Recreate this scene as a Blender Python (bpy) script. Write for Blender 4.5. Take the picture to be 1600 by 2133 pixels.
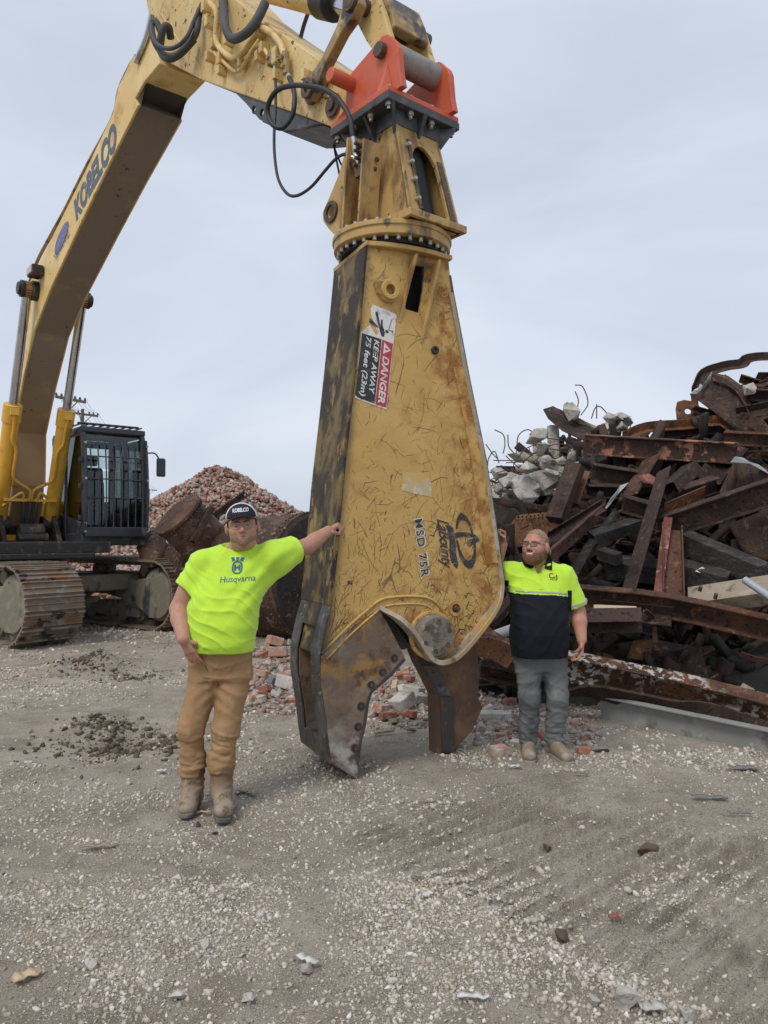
import bpy, bmesh, math, random
import numpy as np
from mathutils import Vector, Matrix, Euler
from mathutils.geometry import tessellate_polygon
for _o in list(bpy.data.objects): bpy.data.objects.remove(_o)
random.seed(7); RNG = np.random.default_rng(11)
scene = bpy.context.scene
COL = scene.collection
PI = math.pi
# ------------------------------------------------------------------ camera
F = 1604.0; HOR = 1112.0; EYE = 1.7
PITCH = math.atan((HOR - 1066.5) / F)
cd = bpy.data.cameras.new('camera'); cam = bpy.data.objects.new('camera', cd); COL.objects.link(cam)
cam.location = (0, 0, EYE); cam.rotation_euler = (PI/2 + PITCH, 0, 0)
cd.sensor_fit = 'HORIZONTAL'; cd.sensor_width = 36; cd.lens = 36 * F / 1600; cd.clip_start = .05; cd.clip_end = 3000
scene.camera = cam
# ------------------------------------------------------------------ world, sun, exposure
SUN_EL, SUN_AZ = 52.0, 215.0          # degrees; azimuth clockwise from +Y: behind the camera, to the left
w = bpy.data.worlds.new('World'); scene.world = w; w.use_nodes = True
nt = w.node_tree; nt.nodes.clear()
out = nt.nodes.new('ShaderNodeOutputWorld'); mixs = nt.nodes.new('ShaderNodeMixShader')
b1 = nt.nodes.new('ShaderNodeBackground'); b2 = nt.nodes.new('ShaderNodeBackground')
sky = nt.nodes.new('ShaderNodeTexSky'); sky.sky_type = 'NISHITA'; sky.sun_disc = False
sky.sun_elevation = math.radians(SUN_EL); sky.sun_rotation = math.radians(SUN_AZ); sky.dust_density = 3
b1.inputs[1].default_value = .1
nt.links.new(sky.outputs[0], b1.inputs[0])
tc = nt.nodes.new('ShaderNodeTexCoord'); mp = nt.nodes.new('ShaderNodeMapping'); mp.inputs['Scale'].default_value = (1.2, 1.2, 2.8)
mp.inputs['Rotation'].default_value = (.10, .06, .4)
n1 = nt.nodes.new('ShaderNodeTexNoise'); n1.inputs['Scale'].default_value = 1.6; n1.inputs['Detail'].default_value = 5; n1.inputs['Roughness'].default_value = .5; n1.inputs['Distortion'].default_value = .7
cr = nt.nodes.new('ShaderNodeValToRGB')
cr.color_ramp.elements[0].position = .34; cr.color_ramp.elements[0].color = (.52, .58, .69, 1)
cr.color_ramp.elements[1].position = .68; cr.color_ramp.elements[1].color = (.69, .735, .825, 1)
nt.links.new(tc.outputs['Generated'], mp.inputs[0]); nt.links.new(mp.outputs[0], n1.inputs['Vector'])
nt.links.new(n1.outputs['Fac'], cr.inputs[0]); nt.links.new(cr.outputs[0], b2.inputs[0]); b2.inputs[1].default_value = 1.0
mixs.inputs[0].default_value = .88
nt.links.new(b1.outputs[0], mixs.inputs[1]); nt.links.new(b2.outputs[0], mixs.inputs[2]); nt.links.new(mixs.outputs[0], out.inputs[0])
sd = bpy.data.lights.new('sun', 'SUN'); sun = bpy.data.objects.new('sun', sd); COL.objects.link(sun)
sd.energy = 1.4; sd.angle = math.radians(22); sd.color = (1, .94, .85)
_el, _az = math.radians(SUN_EL), math.radians(SUN_AZ)
_sdir = Vector((math.sin(_az)*math.cos(_el), math.cos(_az)*math.cos(_el), math.sin(_el)))
sun.rotation_euler = _sdir.to_track_quat('Z', 'Y').to_euler(); sun.location = (0, 0, 30)
vs = scene.view_settings; vs.view_transform = 'Standard'; vs.look = 'None'; vs.exposure = 0.22; vs.gamma = 1; vs.use_curve_mapping = False
# ------------------------------------------------------------------ reading positions off the photograph into the place
V = np.array
def ray(u, v):
    c, s = math.cos(PITCH), math.sin(PITCH)
    return V([u-800., F*c-(1066.5-v)*s, F*s+(1066.5-v)*c])
def PY(u, v, Y):
    d = ray(u, v); return V([0, 0, EYE]) + d*(Y/d[1])
def PG(u, v, z=0.):
    d = ray(u, v); return V([0, 0, EYE]) + d*((z-EYE)/d[2])
def PP(u, v, q, n):
    d = ray(u, v); c = V([0, 0, EYE]); return c + d*(np.dot(V(q)-c, n)/np.dot(d, n))
# ------------------------------------------------------------------ materials
MATS = {}
def _n(nt, typ, **kw):
    x = nt.nodes.new(typ)
    for k, v in kw.items():
        if k.startswith('_'): setattr(x, k[1:], v)
        else: x.inputs[k.replace('__', ' ')].default_value = v
    return x
def material(name, base, rough=.6, metal=0., layers=(), bump=(), var=0., spec=.5, isl=None, trans=0., coat=0., sheen=0.):
    """layers: (colour, [masks], roughness or None); mask tuples:
       ('n',scale,lo,hi[,stretch xyz]) blotches, ('l',scale,width[,stretch]) thin lines, ('ax',vec,lo,hi) along an axis, ('v',scale,lo,hi) cells, ('r',lo,hi) by object
       bump: (scale, distance[,stretch])"""
    if name in MATS: return MATS[name]
    m = bpy.data.materials.new(name); m.use_nodes = True; nt = m.node_tree; L = nt.links.new
    bs = nt.nodes['Principled BSDF']; bs.inputs['Roughness'].default_value = rough; bs.inputs['Metallic'].default_value = metal
    bs.inputs['Specular IOR Level'].default_value = spec
    if trans: bs.inputs['Transmission Weight'].default_value = trans
    if coat: bs.inputs['Coat Weight'].default_value = coat
    if sheen: bs.inputs['Sheen Weight'].default_value = sheen
    tc = nt.nodes.new('ShaderNodeTexCoord'); co = tc.outputs['Object']; seed = [0.]
    oi = nt.nodes.new('ShaderNodeObjectInfo')
    sc = _n(nt, 'ShaderNodeVectorMath', _operation='SCALE'); sc.inputs[0].default_value = (17, 31, 23); L(oi.outputs['Random'], sc.inputs['Scale'])
    ad = _n(nt, 'ShaderNodeVectorMath', _operation='ADD'); L(co, ad.inputs[0]); L(sc.outputs[0], ad.inputs[1]); rco = ad.outputs[0]
    def coords(st, c=None):
        seed[0] += 3.7
        mp = nt.nodes.new('ShaderNodeMapping'); mp.inputs['Location'].default_value = (seed[0], seed[0]*.6, -seed[0])
        mp.inputs['Scale'].default_value = st or (1, 1, 1)
        if st and len(st) == 6: pass
        L(c or rco, mp.inputs[0]); return mp.outputs[0]
    def noise(s, det, st=None, rgh=.6, dist=0.):
        x = _n(nt, 'ShaderNodeTexNoise', Scale=s, Detail=det, Roughness=rgh, Distortion=dist); L(coords(st), x.inputs['Vector']); return x.outputs['Fac']
    def rng(src, lo, hi):
        r = _n(nt, 'ShaderNodeMapRange', _clamp=True, _interpolation_type='SMOOTHSTEP'); r.inputs[1].default_value = lo; r.inputs[2].default_value = hi
        L(src, r.inputs[0]); return r.outputs[0]
    def mask(k):
        if k[0] == 'n': return rng(noise(k[1], 5, k[4] if len(k) > 4 else None), k[2], k[3])
        if k[0] == 'l':
            s = noise(k[1], 1.2, k[3] if len(k) > 3 else None, .45, .4)
            a = _n(nt, 'ShaderNodeMath', _operation='SUBTRACT'); L(s, a.inputs[0]); a.inputs[1].default_value = .5
            b = _n(nt, 'ShaderNodeMath', _operation='ABSOLUTE'); L(a.outputs[0], b.inputs[0]); return rng(b.outputs[0], k[2], k[2]*.35)
        if k[0] == 'ax':
            d = _n(nt, 'ShaderNodeVectorMath', _operation='DOT_PRODUCT'); L(co, d.inputs[0]); d.inputs[1].default_value = k[1]
            nn = noise(3., 4); mm = _n(nt, 'ShaderNodeMath', _operation='MULTIPLY_ADD'); L(nn, mm.inputs[0]); mm.inputs[1].default_value = k[4] if len(k) > 4 else abs(k[3]-k[2])*.8
            L(d.outputs['Value'], mm.inputs[2]); return rng(mm.outputs[0], k[2], k[3])
        if k[0] == 'v':
            x = _n(nt, 'ShaderNodeTexVoronoi', Scale=k[1]); L(coords(k[4] if len(k) > 4 else None), x.inputs['Vector']); return rng(x.outputs['Distance'], k[2], k[3])
        if k[0] == 'c':
            nz = _n(nt, 'ShaderNodeTexNoise', Scale=k[1]*.7, Detail=2.); cc = coords(k[3] if len(k) > 3 else None); L(cc, nz.inputs['Vector'])
            mm = _n(nt, 'ShaderNodeVectorMath', _operation='MULTIPLY_ADD'); L(nz.outputs['Color'], mm.inputs[0]); mm.inputs[1].default_value = (.5/k[1]*2,)*3; L(cc, mm.inputs[2])
            x = _n(nt, 'ShaderNodeTexVoronoi', _feature='DISTANCE_TO_EDGE', Scale=k[1]); L(mm.outputs[0], x.inputs['Vector']); return rng(x.outputs['Distance'], k[2], k[2]*.3)
        if k[0] == 'r': return rng(oi.outputs['Random'], k[1], k[2])
        if k[0] == 'up':
            g = nt.nodes.new('ShaderNodeNewGeometry'); d = _n(nt, 'ShaderNodeVectorMath', _operation='DOT_PRODUCT'); L(g.outputs['Normal'], d.inputs[0]); d.inputs[1].default_value = (0, 0, 1); return rng(d.outputs['Value'], k[1], k[2])
    col = None; rg = None
    if isl:
        g = nt.nodes.new('ShaderNodeNewGeometry'); cr = nt.nodes.new('ShaderNodeValToRGB'); cr.color_ramp.interpolation = 'LINEAR'
        for i, c in enumerate(isl):
            e = cr.color_ramp.elements[i] if i < 2 else cr.color_ramp.elements.new(1.)
            e.position = i/(len(isl)-1); 
        for i, c in enumerate(isl): cr.color_ramp.elements[i].color = (*c, 1); cr.color_ramp.elements[i].position = i/(len(isl)-1)
        L(g.outputs['Random Per Island'], cr.inputs[0]); col = cr.outputs[0]
    if var:
        hs = _n(nt, 'ShaderNodeHueSaturation')
        r = _n(nt, 'ShaderNodeMapRange'); r.inputs[3].default_value = 1-var; r.inputs[4].default_value = 1+var; L(oi.outputs['Random'], r.inputs[0]); L(r.outputs[0], hs.inputs['Value'])
        if col: L(col, hs.inputs['Color'])
        else: hs.inputs['Color'].default_value = (*base, 1)
        col = hs.outputs[0]
    for ly in layers:
        c, ms = ly[0], ly[1]; fac = None
        for k in ms:
            x = mask(k)
            if fac is None: fac = x
            else:
                mu = _n(nt, 'ShaderNodeMath', _operation='MULTIPLY'); L(fac, mu.inputs[0]); L(x, mu.inputs[1]); fac = mu.outputs[0]
        mx = nt.nodes.new('ShaderNodeMix'); mx.data_type = 'RGBA'; L(fac, mx.inputs[0])
        if col: L(col, mx.inputs[6])
        else: mx.inputs[6].default_value = (*base, 1)
        mx.inputs[7].default_value = (*c, 1); col = mx.outputs[2]
        if len(ly) > 2 and ly[2] is not None:
            mr = nt.nodes.new('ShaderNodeMix'); mr.data_type = 'FLOAT'; L(fac, mr.inputs[0])
            if rg: L(rg, mr.inputs[2])
            else: mr.inputs[2].default_value = rough
            mr.inputs[3].default_value = ly[2]; rg = mr.outputs[0]
    if col: L(col, bs.inputs['Base Color'])
    else: bs.inputs['Base Color'].default_value = (*base, 1)
    if rg: L(rg, bs.inputs['Roughness'])
    pn = None
    for bspec in bump:
        h = noise(bspec[0], 6, bspec[2] if len(bspec) > 2 else None)
        b = _n(nt, 'ShaderNodeBump', Strength=1., Distance=bspec[1]); L(h, b.inputs['Height'])
        if pn: L(pn, b.inputs['Normal'])
        pn = b.outputs[0]
    if pn: L(pn, bs.inputs['Normal'])
    MATS[name] = m; return m
# ------------------------------------------------------------------ mesh collecting
def unit(a): a = V(a, dtype=float) if not isinstance(a, np.ndarray) else a; return a/np.linalg.norm(a)
def V3(*a): return V(a, dtype=float)
def smooth_path(pts, n=8):
    P = [V(p, dtype=float) for p in pts]; P = [2*P[0]-P[1]] + P + [2*P[-1]-P[-2]]; o = []
    for i in range(1, len(P)-2):
        for k in range(n):
            t = k/n; a, b, c, d = P[i-1], P[i], P[i+1], P[i+2]
            o.append(.5*((2*b)+(-a+c)*t+(2*a-5*b+4*c-d)*t*t+(-a+3*b-3*c+d)*t**3))
    o.append(P[-2]); return o
class MB:
    def __init__(s): s.v = []; s.f = []
    def add(s, vs, fs):
        k = len(s.v); s.v += [tuple(map(float, p)) for p in vs]; s.f += [tuple(i+k for i in q) for q in fs]; return s
    def box(s, c, size, X=(1, 0, 0), Y=(0, 1, 0), Z=(0, 0, 1), taper=1.):
        c = V(c, dtype=float); X, Y, Z = [unit(q) for q in (X, Y, Z)]; a, b, h = V(size)/2.
        vs = []
        for z in (-1, 1):
            t = taper if z > 0 else 1.
            for x, y in ((-1, -1), (1, -1), (1, 1), (-1, 1)): vs.append(c+X*a*x*t+Y*b*y*t+Z*h*z)
        return s.add(vs, [(0, 3, 2, 1), (4, 5, 6, 7), (0, 1, 5, 4), (1, 2, 6, 5), (2, 3, 7, 6), (3, 0, 4, 7)])
    def bar(s, p, q, w, h, up=(0, 0, 1), ends=(1., 1.)):
        p, q = V(p, dtype=float), V(q, dtype=float); d = unit(q-p); up = V(up, dtype=float)
        if abs(np.dot(d, up)) > .97: up = V3(0, 1, 0)
        x = unit(np.cross(d, up)); y = np.cross(x, d); vs = []
        for c, t in ((p, ends[0]), (q, ends[1])):
            for a, b in ((-1, -1), (1, -1), (1, 1), (-1, 1)): vs.append(c+x*w/2*a*t+y*h/2*b*t)
        return s.add(vs, [(0, 3, 2, 1), (4, 5, 6, 7), (0, 1, 5, 4), (1, 2, 6, 5), (2, 3, 7, 6), (3, 0, 4, 7)])
    def plate(s, pts, O, A, B, N, d0, d1, holes=()):
        """outline in (a,b) on the plane O,A,B pushed from d0 to d1 along N, with holes"""
        loops = [list(pts)]+[list(h) for h in holes]; flat = [p for l in loops for p in l]; n = len(flat)
        O, A, B, N = [V(q, dtype=float) for q in (O, A, B, N)]
        vs = [O+A*p[0]+B*p[1]+N*d0 for p in flat]+[O+A*p[0]+B*p[1]+N*d1 for p in flat]; fs = []
        if holes:
            for t in tessellate_polygon([[Vector((p[0], p[1], 0)) for p in l] for l in loops]): fs += [tuple(t), tuple(i+n for i in reversed(t))]
        else: fs += [tuple(range(n)), tuple(range(2*n-1, n-1, -1))]
        k = 0
        for l in loops:
            m = len(l)
            for i in range(m): a, b = k+i, k+(i+1) % m; fs.append((a, b, b+n, a+n))
            k += m
        return s.add(vs, fs)
    def loft(s, rings, cap=True, closed=False):
        m = len(rings[0]); vs = [p for r in rings for p in r]; fs = []
        for i in range(len(rings)-(0 if closed else 1)):
            j = (i+1) % len(rings)
            for k in range(m): k2 = (k+1) % m; fs.append((i*m+k, i*m+k2, j*m+k2, j*m+k))
        if cap and not closed: fs += [tuple(range(m-1, -1, -1)), tuple((len(rings)-1)*m+k for k in range(m))]
        return s.add(vs, fs)
    def tube(s, pts, r, n=8, sm=0, cap=True):
        P = smooth_path(pts, sm) if sm else [V(p, dtype=float) for p in pts]; R = r if hasattr(r, '__len__') else [r]*len(P)
        if len(R) != len(P): R = np.interp(np.linspace(0, 1, len(P)), np.linspace(0, 1, len(R)), R)
        T = [unit(P[min(i+1, len(P)-1)]-P[max(i-1, 0)]) for i in range(len(P))]
        x = np.cross(T[0], V3(0, 0, 1)); x = unit(x if np.linalg.norm(x) > .1 else np.cross(T[0], V3(0, 1, 0))); rings = []
        for i, p in enumerate(P):
            x = unit(x-T[i]*np.dot(x, T[i])); y = np.cross(T[i], x)
            rings.append([p+(x*math.cos(2*PI*k/n)+y*math.sin(2*PI*k/n))*R[i] for k in range(n)])
        return s.loft(rings, cap)
    def cyl(s, p, q, r, n=20, r2=None): return s.tube([p, q], [r, r if r2 is None else r2], n)
    def ring(s, c, axis, r0, r1, h, n=28):
        """flat ring (washer) of height h along axis"""
        ax = unit(V(axis, dtype=float)); x = np.cross(ax, V3(0, 0, 1)); x = unit(x if np.linalg.norm(x) > .1 else np.cross(ax, V3(0, 1, 0))); y = np.cross(ax, x); c = V(c, dtype=float)
        def rg(r, z): return [c+(x*math.cos(2*PI*k/n)+y*math.sin(2*PI*k/n))*r+ax*z for k in range(n)]
        return s.loft([rg(r0, 0), rg(r1, 0), rg(r1, h), rg(r0, h)], closed=True)
    def bolt(s, c, axis, r, h, n=6):
        c = V(c, dtype=float); ax = unit(V(axis, dtype=float)); s.tube([c-ax*.002, c+ax*h], r, n); return s
    def build(s, name, mat, parent=None, bevel=0., smooth=None, seg=2, sub=0):
        me = bpy.data.meshes.new(name); me.from_pydata(s.v, [], s.f); me.update()
        bm = bmesh.new(); bm.from_mesh(me); bmesh.ops.recalc_face_normals(bm, faces=bm.faces); bm.to_mesh(me); bm.free()
        return link(name, me, mat, parent, bevel, smooth, seg, sub)
def link(name, me, mat, parent=None, bevel=0., smooth=None, seg=2, sub=0):
    if mat: me.materials.clear(); me.materials.append(mat)
    if smooth is not None:
        me.shade_smooth()
        if smooth: me.set_sharp_from_angle(angle=math.radians(smooth))
    o = bpy.data.objects.new(name, me); COL.objects.link(o)
    if parent is not None: attach(o, parent)
    if bevel:
        b = o.modifiers.new('bevel', 'BEVEL'); b.width = bevel; b.segments = seg; b.limit_method = 'ANGLE'; b.angle_limit = math.radians(35)
    if sub: o.modifiers.new('sub', 'SUBSURF').levels = sub; o.modifiers['sub'].render_levels = sub
    return o
HOME = {}
def attach(o, parent):
    o.parent = parent
    if parent in HOME: o.matrix_parent_inverse = Matrix.Translation(HOME[parent]).inverted()
def thing(name, label, cat, base, group=None):
    """an Empty at the thing's base; its parts are built in place"""
    o = bpy.data.objects.new(name, None); o.empty_display_size = .2; COL.objects.link(o); o.location = base; HOME[o] = Vector(base); tag(o, label, cat, group); return o
def tag(o, label=None, cat=None, group=None, kind=None):
    if label: o['label'] = label
    if cat: o['category'] = cat
    if group: o['group'] = group
    if kind: o['kind'] = kind
    return o
def circle(c, r, n=20, ry=None, a0=0.): return [(c[0]+r*math.cos(a0+2*PI*k/n), c[1]+(ry or r)*math.sin(a0+2*PI*k/n)) for k in range(n)]
def text_mesh(txt, size=1., off=0., shear=0., space=1.):
    cu = bpy.data.curves.new('txt', 'FONT'); cu.body = txt; cu.size = size; cu.offset = off; cu.shear = shear; cu.space_character = space; cu.resolution_u = 4
    ob = bpy.data.objects.new('txt', cu); COL.objects.link(ob); dg = bpy.context.evaluated_depsgraph_get()
    me = bpy.data.meshes.new_from_object(ob.evaluated_get(dg)); vs = [tuple(v.co) for v in me.vertices]; fs = [tuple(p.vertices) for p in me.polygons]
    bpy.data.objects.remove(ob); bpy.data.curves.remove(cu); bpy.data.meshes.remove(me); return V(vs), fs
def lettering(name, txt, fn, mat, parent, w=None, h=None, off=0., shear=0., space=1.):
    """flat print: glyph outlines scaled to 0..w by 0..h, mapped by fn(x,y)->point"""
    vs, fs = text_mesh(txt, 1., off, shear, space); mn, mx = vs.min(0), vs.max(0)
    q = (vs-mn)/(mx-mn+1e-9); me = bpy.data.meshes.new(name); me.from_pydata([tuple(fn(p[0]*(w or 1), p[1]*(h or 1))) for p in q], [], fs); me.update()
    return link(name, me, mat, parent)
# ------------------------------------------------------------------ noise on arrays
_lat = np.random.default_rng(3).random((64, 64, 64)).astype(np.float32)
def vnoise(x, y, z=0.):
    x, y = np.asarray(x, dtype=np.float64), np.asarray(y, dtype=np.float64); z = np.zeros_like(x)+z
    i, j, k = np.floor(x).astype(int), np.floor(y).astype(int), np.floor(z).astype(int)
    fx, fy, fz = x-i, y-j, z-k; fx, fy, fz = [t*t*(3-2*t) for t in (fx, fy, fz)]
    g = lambda a, b, c: _lat[(i+a) & 63, (j+b) & 63, (k+c) & 63]
    x00 = g(0,0,0)*(1-fx)+g(1,0,0)*fx; x10 = g(0,1,0)*(1-fx)+g(1,1,0)*fx; x01 = g(0,0,1)*(1-fx)+g(1,0,1)*fx; x11 = g(0,1,1)*(1-fx)+g(1,1,1)*fx
    return (x00*(1-fy)+x10*fy)*(1-fz)+(x01*(1-fy)+x11*fy)*fz - .5
def fbm(x, y, z=0., o=4):
    s = 0.; a = 1.
    for k in range(o): s = s+a*vnoise(np.asarray(x)*2**k+7*k, np.asarray(y)*2**k+3*k, np.asarray(z)*2**k); a *= .5
    return s
def sstep(a, b, x): t = np.clip((x-a)/(b-a), 0, 1); return t*t*(3-2*t)
# ================================================================== GROUND
_tk = unit(V([.53, .47])); _tp = V([_tk[1], -_tk[0]])           # tread prints: along the grouser, across it
def ground_z(x, y):
    x, y = np.asarray(x, float), np.asarray(y, float)
    z = .05*fbm(x*.35, y*.35, 1., 3)+.028*fbm(x*1.6, y*1.6, 5., 3)
    near = sstep(40, 14, np.abs(y))
    z = z*near + .013*fbm(x*7, y*7, 2., 3)*sstep(22, 9, y)
    # tread prints at the right foreground
    a = (x-.9)*_tp[0]+(y-3.2)*_tp[1]; b = (x-.9)*_tk[0]+(y-3.2)*_tk[1]
    win = sstep(-.25, .1, b+.25*fbm(x, y, 9., 2))*sstep(1.9, 1.2, b)*sstep(-2.1, -1.2, a)*sstep(1.3, .7, a)
    prof = np.abs(((a/.115) % 1.)-.5)*2
    z = z+win*.034*(sstep(.5, .72, prof)-.5)*(1+.9*fbm(x*6, y*6, 4., 2))
    # left foreground ripples
    a2 = x*.25+y*.97; win2 = sstep(-.1, -.8, x)*sstep(5.4, 4., y)*.5
    z = z+win2*.013*np.sin(a2*2*PI/.17+2*fbm(x*2, y*2, 3., 2))
    # windrow of loose gravel along the print edge
    dd = (x-.30)*.85+(y-3.75)*.53; ll = (x-.30)*.53-(y-3.75)*.85
    z = z+.045*np.exp(-(dd/.085)**2)*sstep(-.4, .1, ll)*sstep(1.7, 1.1, ll)*(1+1.2*fbm(x*8, y*8, 6., 2))
    # scuffed holes and soil heaps
    for cx, cy, r, d in ((-2.10, 6.45, .45, -.16), (-2.45, 6.75, .33, .10), (-1.75, 6.2, .26, .08), (-3.72, 9.7, .40, .20), (-3.0, 9.3, .5, -.06), (-2.2, 6.2, .6, .03)):
        q = ((x-cx)**2+((y-cy)*.8)**2)/r**2; z = z+d*np.exp(-q)*(1+1.4*fbm(x*5, y*5, 8., 3))
    return z
def _axis(a, b, fine0, fine1, step, grow):
    xs = [fine0]
    while xs[-1] < fine1: xs.append(xs[-1]+step)
    s = step
    while xs[-1] < b: s *= grow; xs.append(xs[-1]+s)
    s = step; ys = [fine0]
    while ys[-1] > a: s *= grow; ys.append(ys[-1]-s)
    return np.array(ys[:0:-1]+xs)
gx = _axis(-600, 600, -2.6, 3.2, .0165, 1.035)
gy = [1.6]
while gy[-1] < 900: gy.append(gy[-1]+max(.0125, .0046*(gy[-1])**1.05) if gy[-1] < 16 else gy[-1]*1.06)
s_ = .05; yy = [1.6]
while yy[-1] > -60: yy.append(yy[-1]-s_); s_ *= 1.25
gy = np.array(yy[:0:-1]+gy)
GX, GY = np.meshgrid(gx, gy); GZ = ground_z(GX, GY)
gv = np.stack([GX.ravel(), GY.ravel(), GZ.ravel()], 1); nx, ny = len(gx), len(gy)
ii = (np.arange(ny-1)[:, None]*nx+np.arange(nx-1)[None]).ravel(); gf = np.stack([ii, ii+1, ii+1+nx, ii+nx], 1)
def np_mesh(name, v, f):
    me = bpy.data.meshes.new(name); v = np.ascontiguousarray(v, np.float32); f = np.ascontiguousarray(f, np.int32); k = f.shape[1]
    me.vertices.add(len(v)); me.vertices.foreach_set('co', v.ravel()); me.loops.add(f.size); me.loops.foreach_set('vertex_index', f.ravel())
    me.polygons.add(len(f)); me.polygons.foreach_set('loop_start', np.arange(0, f.size, k, dtype=np.int32)); me.update(calc_edges=True); me.validate(); return me
m_ground = material('dusty_gravel_ground', (.43, .367, .292), .95, layers=[
    ((.52, .455, .37), [('n', .9, .42, .66)]), ((.31, .258, .20), [('n', 2.3, .48, .66)]), ((.50, .46, .405), [('n', 1.5, .55, .72), ('n', 12, .4, .65)]), ((.27, .228, .178), [('v', 120, .50, .70), ('n', 7, .42, .6)]), ((.64, .605, .55), [('v', 75, .26, .18), ('n', 6, .38, .55)]),
    ((.62, .585, .53), [('v', 140, .34, .22), ('n', 9, .42, .56)]), ((.22, .195, .165), [('n', 60, .57, .68)]), ((.60, .575, .53), [('v', 48, .22, .14), ('n', 5, .46, .62)]),
    ((.33, .19, .15), [('v', 30, .13, .09), ('n', 1.7, .54, .66)])], bump=[(35, .018), (110, .014), (260, .007)], spec=.15)
g = link('ground', np_mesh('ground', gv, gf), m_ground, smooth=0); g['kind'] = 'structure'
# loose stones, far too many to count
def stone_protos(n, rs):
    P = []
    bm = bmesh.new(); bmesh.ops.create_icosphere(bm, subdivisions=1, radius=1); bv = V([v.co[:] for v in bm.verts]); bf = V([[q.index for q in f.verts] for f in bm.faces]); bm.free()
    for i in range(n):
        d = unit(rs.normal(size=3)); v = bv*(1+.42*rs.normal(size=(len(bv), 1)).clip(-1.2, 1.2)); v = v*rs.uniform(.55, 1.2, 3); v[:, 2] *= .7
        P.append(v)
    return P, bf
SP_, SF_ = stone_protos(24, np.random.default_rng(5))
def scatter_stones(x, y, s, rs, sink=.25, zf=ground_z):
    n = len(x); z = zf(x, y); pid = rs.integers(0, 24, n); base = V(SP_)[pid]
    a = rs.uniform(0, 2*PI, n); tx, ty = rs.normal(0, .25, n), rs.normal(0, .25, n); ca, sa = np.cos(a), np.sin(a)
    vx = base[:, :, 0]*ca[:, None]-base[:, :, 1]*sa[:, None]; vy = base[:, :, 0]*sa[:, None]+base[:, :, 1]*ca[:, None]; vz = base[:, :, 2]+vx*tx[:, None]+vy*ty[:, None]
    v = np.stack([vx, vy, vz], 2)*s[:, None, None]; v[:, :, 0] += x[:, None]; v[:, :, 1] += y[:, None]; v[:, :, 2] += (z+s*(.5-sink))[:, None]
    f = SF_[None]+(np.arange(n)*base.shape[1])[:, None, None]; return v.reshape(-1, 3), f.reshape(-1, 3)
m_stone = material('pale_crushed_stone', (.4, .38, .35), .92, isl=[(.30, .25, .195), (.50, .44, .36), (.62, .57, .49), (.40, .345, .275), (.74, .70, .63), (.54, .485, .405), (.32, .275, .22), (.82, .79, .735)],
    layers=[((.42, .37, .30), [('n', 35, .48, .68)])], bump=[(70, .004)], spec=.2)
rs = np.random.default_rng(21); xs, ys, ss = [], [], []
def field(n, y0, y1, smin, smax, pw, mask=None):
    # evenly over the ground seen between y0 and y1, denser in gravelly patches
    y = y0+(y1-y0)*rs.random(n*3)**.8; x = (rs.random(n*3)*2-1)*(.62*y+.6)
    d = .36+1.7*fbm(x*.8, y*.8, 12., 3)+1.3*fbm(x*3, y*3, 15., 2)
    a = (x-.9)*_tp[0]+(y-3.2)*_tp[1]; b = (x-.9)*_tk[0]+(y-3.2)*_tk[1]; d = d*(1-.42*sstep(-.1, .2, b)*sstep(2., 1.4, b)*sstep(-2., -1.3, a)*sstep(1.2, .8, a)); keep = rs.random(n*3) < np.clip(d, .04, 1); x, y = x[keep][:n], y[keep][:n]
    xs.append(x); ys.append(y); ss.append(smin+(smax-smin)*rs.random(len(x))**pw)
field(26000, 2.2, 3.9, .0026, .0125, 3.4); field(22000, 3.3, 6.0, .0036, .0155, 3.4); field(11000, 5.5, 10., .008, .026, 3.); field(3000, 10., 16., .016, .045, 2.5); field(420, 2.3, 9, .015, .03, 2.2)
# loose windrow by the tread prints
n_ = 2700; l_ = rs.uniform(-.2, 1.5, n_); d_ = rs.normal(0, .14, n_); xs.append(.30+l_*.53+d_*.85); ys.append(3.75-l_*.85+d_*.53); ss.append(.004+.013*rs.random(n_)**2.4)
n_ = 2600; xs.append(rs.normal(-.35, 1., n_)); ys.append(rs.normal(2.75, .3, n_)); ss.append(.003+.014*rs.random(n_)**3.)
v_, f_ = scatter_stones(np.concatenate(xs), np.concatenate(ys), np.concatenate(ss), rs, .42)
o = link('gravel', np_mesh('gravel', v_, f_), m_stone); tag(o, 'loose pale crushed stone scattered over the dusty yard', 'gravel', kind='stuff')
# dark clods of the dug soil
m_soil = material('dark_soil', (.12, .095, .07), .95, isl=[(.085, .068, .05), (.15, .12, .09), (.115, .092, .07), (.20, .165, .13)], bump=[(40, .01)], spec=.1)
xs, ys, ss = [], [], []
for cx, cy, r, n_ in ((-2.10, 6.45, .40, 900), (-2.45, 6.8, .30, 420), (-3.72, 9.7, .36, 800), (-3.0, 9.3, .45, 300), (-1.75, 6.2, .25, 260), (-2.2, 6.3, .6, 500)):
    a = rs.random(n_)*2*PI; q = r*np.abs(rs.normal(0, .62, n_)); xs.append(cx+q*np.cos(a)*1.2); ys.append(cy+q*np.sin(a)); ss.append(.006+.026*rs.random(n_)**4)
v_, f_ = scatter_stones(np.concatenate(xs), np.concatenate(ys), np.concatenate(ss), rs, .3)
o = link('soil_clods', np_mesh('soil_clods', v_, f_), m_soil); tag(o, 'dark crumbled soil heaped beside the scraped holes', 'soil', kind='stuff')
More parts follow.
